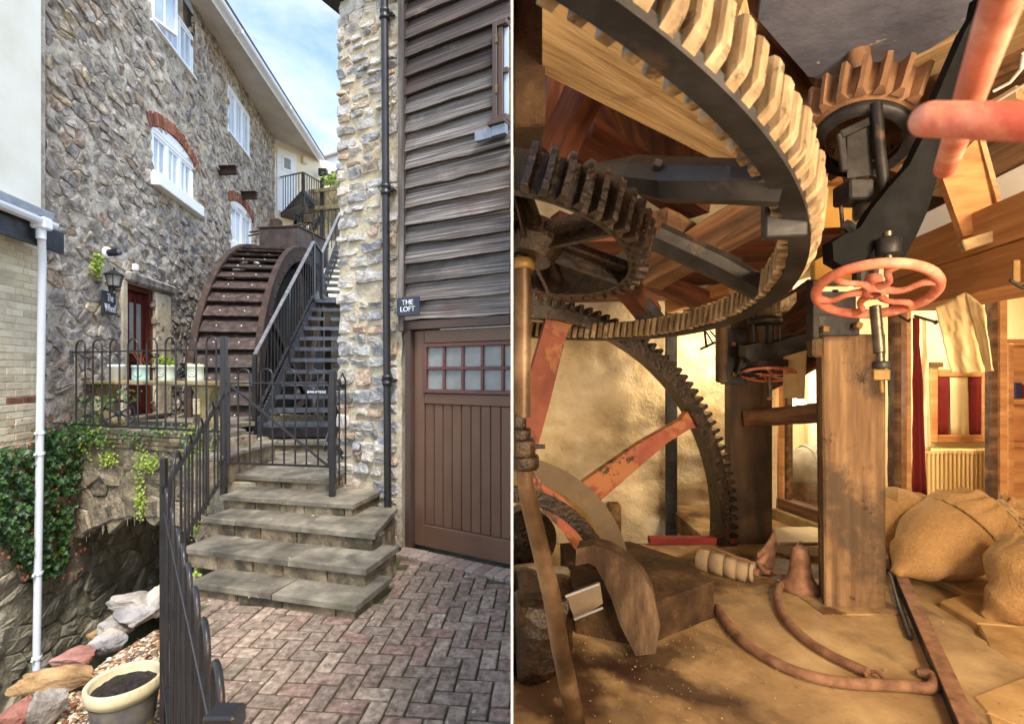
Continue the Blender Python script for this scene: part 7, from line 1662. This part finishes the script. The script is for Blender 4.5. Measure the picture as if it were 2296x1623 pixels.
for i in range(18):
    u = 2072 + i * 9.6; z0, z1 = P(0, 1125, Y).z, P(0, 1008, Y).z; x = P(u, 0, Y).x
    obj('column', MB().tube([(x, Y, z0), (x, Y, z1 - .02)], .014, 8).tube([(x, Y + .08, z0), (x, Y + .08, z1 - .02)], .014, 8).box(x - .019, x + .019, Y - .015, Y + .095, z1 - .045, z1, .008).box(x - .019, x + .019, Y - .015, Y + .095, z0, z0 + .04, .008), RADI, rd)
# timber frame of the parlour opening
for (u0, u1, Y, m_, lb) in ((2006, 2022, 3.45, OAK, 'dark oak jamb left of the red curtain'), (2034, 2044, 3.42, PINE, 'slim pine jamb right of the first curtain'), (2226, 2242, 3.3, OAK, 'inner timber stud left of the bookcase'), (2244, 2260, 3.28, PINE, 'outer timber stud at the right side of the opening')):
    tag(obj('door_jamb', MB().box(P(u0, 0, Y).x, P(u1, 0, Y).x, Y, Y + .06, FZ, 2.6, .004), m_), lb, 'jamb')
tag(obj('bookcase', MB().box(P(2262, 0, 3.6).x, P(2262, 0, 3.6).x + .04, 3.6, 3.64, FZ, P(0, 770, 3.6).z, .004).box(P(2218, 0, 4.4).x, P(2246, 0, 4.4).x, 4.36, 4.40, FZ, P(0, 782, 4.3).z, .005).box(P(2262, 0, 3.6).x + .05, 4.4, 3.66, 3.80, P(0, 905, 3.7).z, P(0, 895, 3.7).z, .002).box(P(2262, 0, 3.6).x + .05, 4.4, 3.66, 3.80, P(0, 775, 3.7).z, P(0, 760, 3.7).z, .002).box(P(2262, 0, 3.6).x + .05, 4.4, 3.66, 3.80, P(0, 1000, 3.7).z, P(0, 992, 3.7).z, .002).box(P(2262, 0, 3.6).x + .05, 4.4, 3.80, 3.82, FZ, P(0, 770, 3.6).z), PINE, kind='thing'), 'brown wooden bookcase at the far right behind the studs', 'bookcase')
for (u, w, v0, v1, m_, lb) in ((2278, .05, 858, 893, mat('navy_book', [(34, 36, 66), (44, 46, 80)], 2), 'dark navy book with pale title letters on the shelf'), (2290, .04, 862, 893, CURT, 'red book beside the navy one')):
    x = P(u, 0, 3.68).x; tag(obj('book', MB().box(x, x + w, 3.68, 3.79, P(0, v1, 3.68).z, P(0, v0, 3.68).z, .003), m_), lb, 'book')
for pts, lb, f in (((P(2020, 705, 3.62), P(2036, 702, 3.62), P(2034, 1110, 3.62), P(2016, 1110, 3.62)), 'dark red curtain strip between the jambs', 1), ((P(2048, 712, 3.6), P(2062, 712, 3.6), P(2074, 1110, 3.6), P(2052, 1110, 3.6)), 'bright red curtain at the left of the parlour', 1.5), ((P(1992, 700, 3.5), P(2004, 700, 3.5), P(2008, 1110, 3.5), P(1998, 1110, 3.5)), 'crimson curtain edge beside the main post', 1)):
    o = drape('curtain', pts, f, CURT, None, amp=.02, nx=10, nz=14); tag(o, lb, 'curtain')
o = drape('curtain', (P(2066, 715, 3.0 + 1.2), P(2078, 715, 4.2), P(2090, 1010, 4.2), P(2068, 1010, 4.2)), 1, CREAMP, None); tag(o, 'pale lining strip lit beside the red curtain', 'curtain')
cr_ = thing('curtain_rod', 'short dark curtain rod under the parlour ceiling', 'rod', P(2080, 712, 3.9)); obj('rod', MB().tube([P(2050, 708, 3.9), P(2098, 722, 3.9)], .012, 8), IRON, cr_); obj('finial', MB().tube([P(2097, 722, 3.9), P(2100, 723, 3.9)], .02, 8), IRON, cr_)
for (u0, v0, u1, v1, lb) in ((2081, 812, 2112, 823, 'dark timber lintel stub in the parlour wall'), (2066, 888, 2080, 924, 'small dark square set in the parlour wall')):
    tag(obj('wall_timber', MB().box(P(u0, 0, PW - .03).x, P(u1, 0, PW - .03).x, PW - .05, PW + .01, P(0, v1, PW).z, P(0, v0, PW).z, .004), OAK), lb, 'timber')
o = drape('curtain', (P(2120, 845, PW - .7), P(2168, 842, PW - .7), P(2166, 1003, PW - .7), P(2132, 1003, PW - .7)), .7, CREAMP, None, amp=.01) if False else None
# reflection of curtains imitated by cloth panels set over the mirror glass
for x, lb in ((3.15, 'red curtain reflection imitated in the mirror'),):
    pass
for (u0, u1, m_, lb) in ((2100, 2128, CURT, 'left red panel imitating a curtain reflected in the mirror'), (2171, 2200, CURT, 'right red panel imitating a curtain reflected in the mirror'), (2130, 2170, CREAMP, 'pale middle panel imitating the reflection between the red ones')):
    Y = PW - .045; o = drape('mirror_reflection', (P(u0, 846, Y), P(u1, 844, Y), P(u1 + (4 if u0 == 2130 else 0), 976, Y), P(u0 + 3, 976, Y)), 2, m_, None, th=.003, amp=.004, nx=14, nz=6); tag(o, lb, 'curtain')
# wall lamp in parlour
wl = thing('parlour_light', 'bright uplighter on the parlour wall behind the cloth', 'lamp', P(2213, 745, 4.6))
em = bpy.data.materials.new('lamp_glow'); em.use_nodes = True; eb = em.node_tree.nodes['Principled BSDF']; eb.inputs['Emission Color'].default_value = (1, .86, .6, 1); eb.inputs['Emission Strength'].default_value = 4
obj('shade', MB().lathe([(.05, -.06), (.12, .06), (.115, .06), (.045, -.06)], 20, Matrix.Translation(P(2213, 745, 4.55))), em, wl)
bl_ = thing('bay_light', 'bright lamp glowing behind the glass screen under the small cloth', 'lamp', P(1782, 888, 4.6))
obj('bulb', MB().lathe([(0, -.07), (.05, -.05), (.07, 0), (.05, .05), (0, .07)], 16, Matrix.Translation(P(1788, 905, 4.4))), em, bl_)
em2 = em.copy(); em2.name = 'bay_lamp_glow'; em2.node_tree.nodes['Principled BSDF'].inputs['Emission Strength'].default_value = 25; bl_.children[0].data.materials[0] = em2 if bl_.children else None
tag(obj('bay_curtain', drape('tmp_', (P(1806, 760, 4.8), P(1826, 760, 4.8), P(1826, 1060, 4.8), P(1806, 1060, 4.8)), 1, PINE, None).data, None), 'brown curtain strip behind the glass screen', 'curtain')
for o in [o for o in bpy.data.objects if o.name.startswith('tmp_')]: bpy.data.objects.remove(o)
# ------------------------------------------------------------ sacks
def sack(label, axis, rad, m, seed, pleat=13, floor_=FZ, neck=.80, ruffle=.10, squash=.92):
    """axis: list of points from foot to mouth; rad: radius at each of 5 stations"""
    A = [Vector(p) for p in axis]; n = 70; ns = 110; t = thing('sack', label, 'sack', (A[0].x, A[0].y, floor_), 'sacks of grain on the floor')
    def ax(f):
        x = f * (len(A) - 1); i = min(int(x), len(A) - 2); return A[i].lerp(A[i + 1], x - i)
    def rr(f):
        st = rad; x = min(f / neck, 1) * (len(st) - 1); i = min(int(x), len(st) - 2); k = x - i; k = k * k * (3 - 2 * k); b = st[i] * (1 - k) + st[i + 1] * k
        if f > neck: g = (f - neck) / (1 - neck); b = st[-1] + (ruffle - st[-1]) * g
        return b
    mb = MB(); vs = []
    for i in range(n + 1):
        f = i / n; c = ax(f); d = (ax(min(1, f + .02)) - ax(max(0, f - .02))).normalized(); s_ = Vector((0, 0, 1)).cross(d).normalized(); u_ = d.cross(s_)
        for k in range(ns):
            g = 2 * math.pi * k / ns; w = math.exp(-((f - neck) / .24) ** 2); r = rr(f)
            r *= 1 + (.13 * w) * (abs(math.sin(pleat * .5 * g + 2.4 * mn.noise(Vector((math.cos(g) * 2, math.sin(g) * 2, seed + f * 2))))) * 2 - 1) + .07 * mn.noise(Vector((math.cos(g) * 1.6, math.sin(g) * 1.6, f * 4 + seed))) + .04 * abs(mn.noise(Vector((math.cos(g) * 3, math.sin(g) * 3, f * 7 + seed)))) + .015 * mn.noise(Vector((math.cos(g) * 9, math.sin(g) * 9, f * 20 + seed)))
            p = c + s_ * (r * math.cos(g)) + u_ * (r * math.sin(g) * squash)
            if p.z < floor_ + .004: p.z = floor_ + .004 + (p.z - floor_) * .02; 
            vs.append(p)
    fs = [(i * ns + k, i * ns + (k + 1) % ns, (i + 1) * ns + (k + 1) % ns, (i + 1) * ns + k) for i in range(n) for k in range(ns)] + [tuple(reversed(range(ns)))]
    mb.add(vs, fs, True); obj('body', mb, m, t)
    c = ax(neck); d = (ax(neck + .02) - ax(neck - .02)).normalized(); M = axisM(c, d)
    tw = MB()
    for q in range(3): tw.tube([M @ Vector(((rad[-1] + .012) * math.cos(2 * math.pi * k / 20), (rad[-1] + .012) * math.sin(2 * math.pi * k / 20), (q - 1) * .012 + .004 * math.sin(k))) for k in range(20)], .006, 6, closed=True)
    for q in range(4): tw.tube([c + Vector((rnd.uniform(-.02, .02), -rad[-1] - .01, 0)), c + Vector((rnd.uniform(-.02, .05), -rad[-1] - .03, -.05)), c + Vector((rnd.uniform(0, .08), -rad[-1] - .03, -.10))], .003, 5)
    obj('tie_string', tw, PALEOAK, t, kind='stuff')
    obj('ruffle', MB().lathe([(rad[-1] * .9, 0), (rad[-1] * 1.2, .03), (rad[-1] * 1.6, .05), (rad[-1] * 1.1, .055), (0, .05)], 40, axisM(ax(neck + .01), d), True, f=lambda g, z: 1 + .22 * math.cos(9 * g + 1) + .12 * math.sin(16 * g)), m, t)
sack('hessian sack slumped against the main post, rearmost of the three', [P(1975, 1235, 3.30), P(2020, 1175, 3.32), P(2065, 1150, 3.32), P(2098, 1128, 3.32), P(2118, 1122, 3.32)], [.16, .235, .24, .14, .045], SACK, 3, neck=.78, ruffle=.06)
sack('biggest hessian sack lying tied in the middle, mouth to the right', [P(2006, 1286, 2.90), P(2075, 1238, 2.94), P(2150, 1196, 3.0), P(2215, 1160, 2.98), P(2262, 1140, 2.96), P(2296, 1150, 2.96)], [.03, .15, .235, .255, .20, .05], SACK, 11, neck=.76, ruffle=.09)
sack('hessian sack cut by the right edge of the room in front', [P(2208, 1382, 2.50), P(2275, 1345, 2.44), P(2345, 1285, 2.42), P(2390, 1240, 2.42), P(2420, 1210, 2.42)], [.03, .11, .21, .21, .06], SACK, 5, neck=.8)
sack('dim grey sack stored behind the glass screen', [P(1770, 1040, 4.5), P(1800, 1045, 4.5), P(1850, 1045, 4.5), P(1900, 1045, 4.5)], [.08, .17, .21, .2, .1], mat('grey_sack', [(120, 112, 96), (150, 140, 122)], 5, 8, .9, bump=.4, bscale=40), 8, floor_=P(0, 1085, 4.5).z)
tag(obj('old_tin', MB().box(-.09, .09, -.07, .07, -.12, .14, .012, Matrix.Translation(P(1846, 1022, 4.85))).lathe([(0, .14), (.03, .14), (.03, .17), (0, .175)], 12, Matrix.Translation(P(1842, 1022, 4.85))), mat('dull_tin', [(84, 88, 94), (120, 124, 130)], 5, 6, .4, metal=.5), kind='thing'), 'dull square tin with a cap behind the stored sack', 'tin')
# ------------------------------------------------------------ things on the floor
c2_ = lambda x, y: ((2300 + x / 1.9) / 1.528, (1700 + y / 1.9) / 1.528)
def floorpath(px, h): return [GF(*c2_(*q), h) for q in px]
def smooth(pts, k=3):
    for _ in range(k):
        o = [pts[0]]
        for a, b in zip(pts, pts[1:]): o += [a.lerp(b, .25), a.lerp(b, .75)]
        pts = o + [pts[-1]]
    return pts
t = thing('hooked_rod', 'long curved rusty iron rod with a hook lying nearest on the floor', 'iron rod', GF(1850, 1515), 'curved iron rods on the floor')
pp_ = smooth(floorpath([(295, 710), (310, 745), (345, 800), (420, 905), (520, 985), (640, 1062), (800, 1138), (950, 1182), (1100, 1210), (1300, 1222), (1480, 1228), (1600, 1242), (1680, 1252), (1722, 1222), (1712, 1175), (1650, 1150), (1592, 1146)], .022), 2)
m_ = len(pp_); obj('rod', MB().tube(pp_, [.022 * min(1, .55 + 6 * k / m_, .35 + (m_ - k) / m_ * 8) for k in range(m_)], 12), IRONR, t)
t = thing('ringed_rod', 'shorter curved rusty iron rod ending in a ring beside the post', 'iron rod', GF(1750, 1420), 'curved iron rods on the floor')
pp_ = smooth(floorpath([(745, 560), (705, 580), (688, 640), (700, 715), (755, 815), (830, 895), (930, 972), (1050, 1042), (1180, 1102), (1280, 1148)], .022), 2); m_ = len(pp_)
obj('rod', MB().tube(pp_, [.021 * min(1, .7 + 4 * k / m_) for k in range(m_)], 12), IRONR, t)
rc = GF(*c2_(1318, 1168), .02); obj('ring', MB().tube([rc + Vector((.03 * math.cos(2 * math.pi * k / 20), .035 * math.sin(2 * math.pi * k / 20), .006 * math.sin(k))) for k in range(20)], .007, 8, closed=True), IRONR, t)
wc = GF(1794, 1322); wt_ = thing('bell_weight', 'rusty bell shaped iron weight with a loop standing by the post', 'weight', wc)
hw_ = (1322 - 1222) / F * wc.y * .98
obj('body', MB().lathe([(0, 0), (.098, 0), (.104, .01), (.1, .03), (.078, .06), (.062, .09), (.055, .14), (.046, hw_ - .03), (.04, hw_ - .01), (.02, hw_), (0, hw_)], 28, Matrix.Translation(wc), f=lambda g, z: 1 + .03 * math.sin(5 * g + z * 40) * math.sin(z * 60)), IRONR, wt_)
obj('loop', MB().tube([wc + Vector((.018 * math.cos(k / 8 * math.pi), 0, hw_ - .003 + .028 * math.sin(k / 8 * math.pi))) for k in range(9)], .005, 8), IRONR, wt_)
ra_, rb_ = GF(1563, 1252, .065), GF(1690, 1282, .065); T, l = frame(ra_, rb_); ro = thing('wooden_roller', 'short banded stone grey wooden roller lying on the floor behind', 'roller', (ra_ + rb_) / 2 - Vector((0, 0, .065)))
M = T @ Matrix.Rotation(R(90), 4, 'Y')
obj('body', MB().lathe([(0, 0), (.055, 0), (.066, .012), (.066, l * .22), (.058, l * .23), (.058, l * .26), (.066, l * .27), (.066, l * .5), (.06, l * .51), (.06, l * .53), (.068, l * .54), (.068, l * .72), (.062, l * .73), (.068, l * .75), (.066, l * .88), (.05, l * .9), (.05, l * .95), (.06, l * .96), (.058, l), (0, l)], 28, M), mat('grey_roller_wood', [(120, 104, 84), (154, 136, 112), (172, 154, 130)], 4, 8, .85, bump=.5, bscale=20), ro)
obj('pin', MB().tube([rb_, rb_ + (rb_ - ra_).normalized() * .03], .022, 12), IRONR, ro)
obj('rod', MB().tube([GF(1600, 1228, .16), GF(1655, 1250, .15), GF(1690, 1262, .14)], .008, 8), IRONR, ro)
ck = thing('iron_crank', 'rusty forked iron crank piece leaning between the posts', 'iron fitting', GF(1725, 1250))
plate('fork', P(1720, 1240, 3.05), NV((-.5, -1, .1)), [(1735, 1190), (1742, 1205), (1738, 1250), (1732, 1285), (1722, 1282), (1712, 1262), (1700, 1256), (1698, 1240), (1712, 1228), (1726, 1208)], .05, IRONR, ck)
obj('foot', MB().tube([P(1702, 1265, 3.05), P(1716, 1282, 3.0), P(1738, 1284, 2.98)], .018, 10), IRONR, ck)
obj('boss', MB().tube([P(1700, 1264, 3.06), P(1722, 1240, 3.06)], .022, 12), IRONR, ck)
for k, (a, b) in enumerate((((1742, 1219, 3.0), (1850, 1219, 3.0)), ((1760, 1243, 2.95), (1850, 1251, 2.9)), ((1735, 1284, 2.95), (1790, 1300, 2.8)))):
    obj('bar', MB().tube([P(*a), P(*b)], .011, 8), IRONR, ck)
tag(roughblock('pale_stone', [(1.78, 3.42), (2.35, 3.05), (2.6, 3.35), (2.25, 3.72), (1.95, 3.7)], FZ - .02, FZ + .09, mat('pale_stone', [(186, 164, 128), (214, 196, 162)], 3, 8, .9, bump=.6, bscale=10, bdist=.02), None, 7, .02, .03), 'pale flat stone on the floor behind the main post', 'stone slab')
tag(obj('post_plinth', MB().prism([(pl_x - .06, 2.53), (pr_x + .06, 2.53), (pr_x + .08, 2.95), (pl_x - .08, 2.95)], FZ - .02, FZ + .007), FLOORC), 'pale worn floor slab around the foot of the main post', 'plinth')
gr = MB()
for i in range(800):
    x = rnd.uniform(.1, 2.9); y = rnd.uniform(1.65, 3.5)
    if rnd.random() < .45: x = rnd.gauss(.75, .3); y = rnd.gauss(2.2, .25)
    if x < .02: continue
    a = rnd.uniform(.001, .0032) * (1.8 if rnd.random() < .08 else 1); T = Matrix.Translation((x, y, FZ + .009 + a * .3)) @ Matrix.Rotation(rnd.uniform(0, 6.3), 4, 'Z') @ Matrix.Diagonal((a * rnd.uniform(.8, 2), a, a * .6, 1)); gr.add(ico, icf, False, T)
tag(obj('floor_grit', gr, mat('grit', [(120, 96, 66), (190, 160, 116)], 30, 4, .9, bump=0, rv=.5)), 'crumbs of grit and chips scattered on the mill floor', 'grit', kind='stuff')
# angle iron across the floor
rl = thing('floor_rail', 'long rusty angle iron laid across the floor toward the viewer', 'rail', RAILA)
dr2 = (RAILB - RAILA).normalized(); RA2 = RAILA - dr2 * .12; RB2 = RAILB + dr2 * .9
beam('flange', RA2 + Vector((0, 0, .05)), RB2 + Vector((0, 0, .05)), .060, .010, IRONR, rl, ch=.002); nn_ = Vector((-dr2.y, dr2.x, 0)); nn_ = nn_ if nn_.x < 0 else -nn_
beam('web', RA2 + nn_ * .026 + Vector((0, 0, .02)), RB2 + nn_ * .026 + Vector((0, 0, .02)), .008, .052, IRON, rl, ch=.001)
tag(obj('rubber_hose', MB().tube(smooth([GF(1984, 1276, .02), GF(2000, 1290, .02), GF(2008, 1325, .02), GF(2020, 1370, .015), GF(2040, 1430, .012)], 2), .012, 8), IRON), 'thin black strip curling beside the post foot', 'strip')
# ------------------------------------------------------------ red valve cross close to the camera
rv_ = thing('red_valve_bars', 'chalky red crossed bars at the top right, very near and out of focus', 'valve handle', P(2150, 270, .5))
def capsule(a, b, r0, r1, m, parent, name):
    a, b = Vector(a), Vector(b); T, l = frame(a, b); M = T @ Matrix.Rotation(R(90), 4, 'Y'); pr = [(0, -r0)] + [(r0 * math.sin(k / 5 * math.pi / 2), -r0 * math.cos(k / 5 * math.pi / 2)) for k in range(1, 6)] + [(r1, l)]
    return obj(name, MB().lathe(pr, 28, M), m, parent)
capsule(P(2120, 378, .70), P(2268, -60, .34), .0135, .0135, REDWH, rv_, 'bar')
capsule(P(2082, 268, .45), P(2420, 278, .39), .0150, .0155, REDWH, rv_, 'bar')
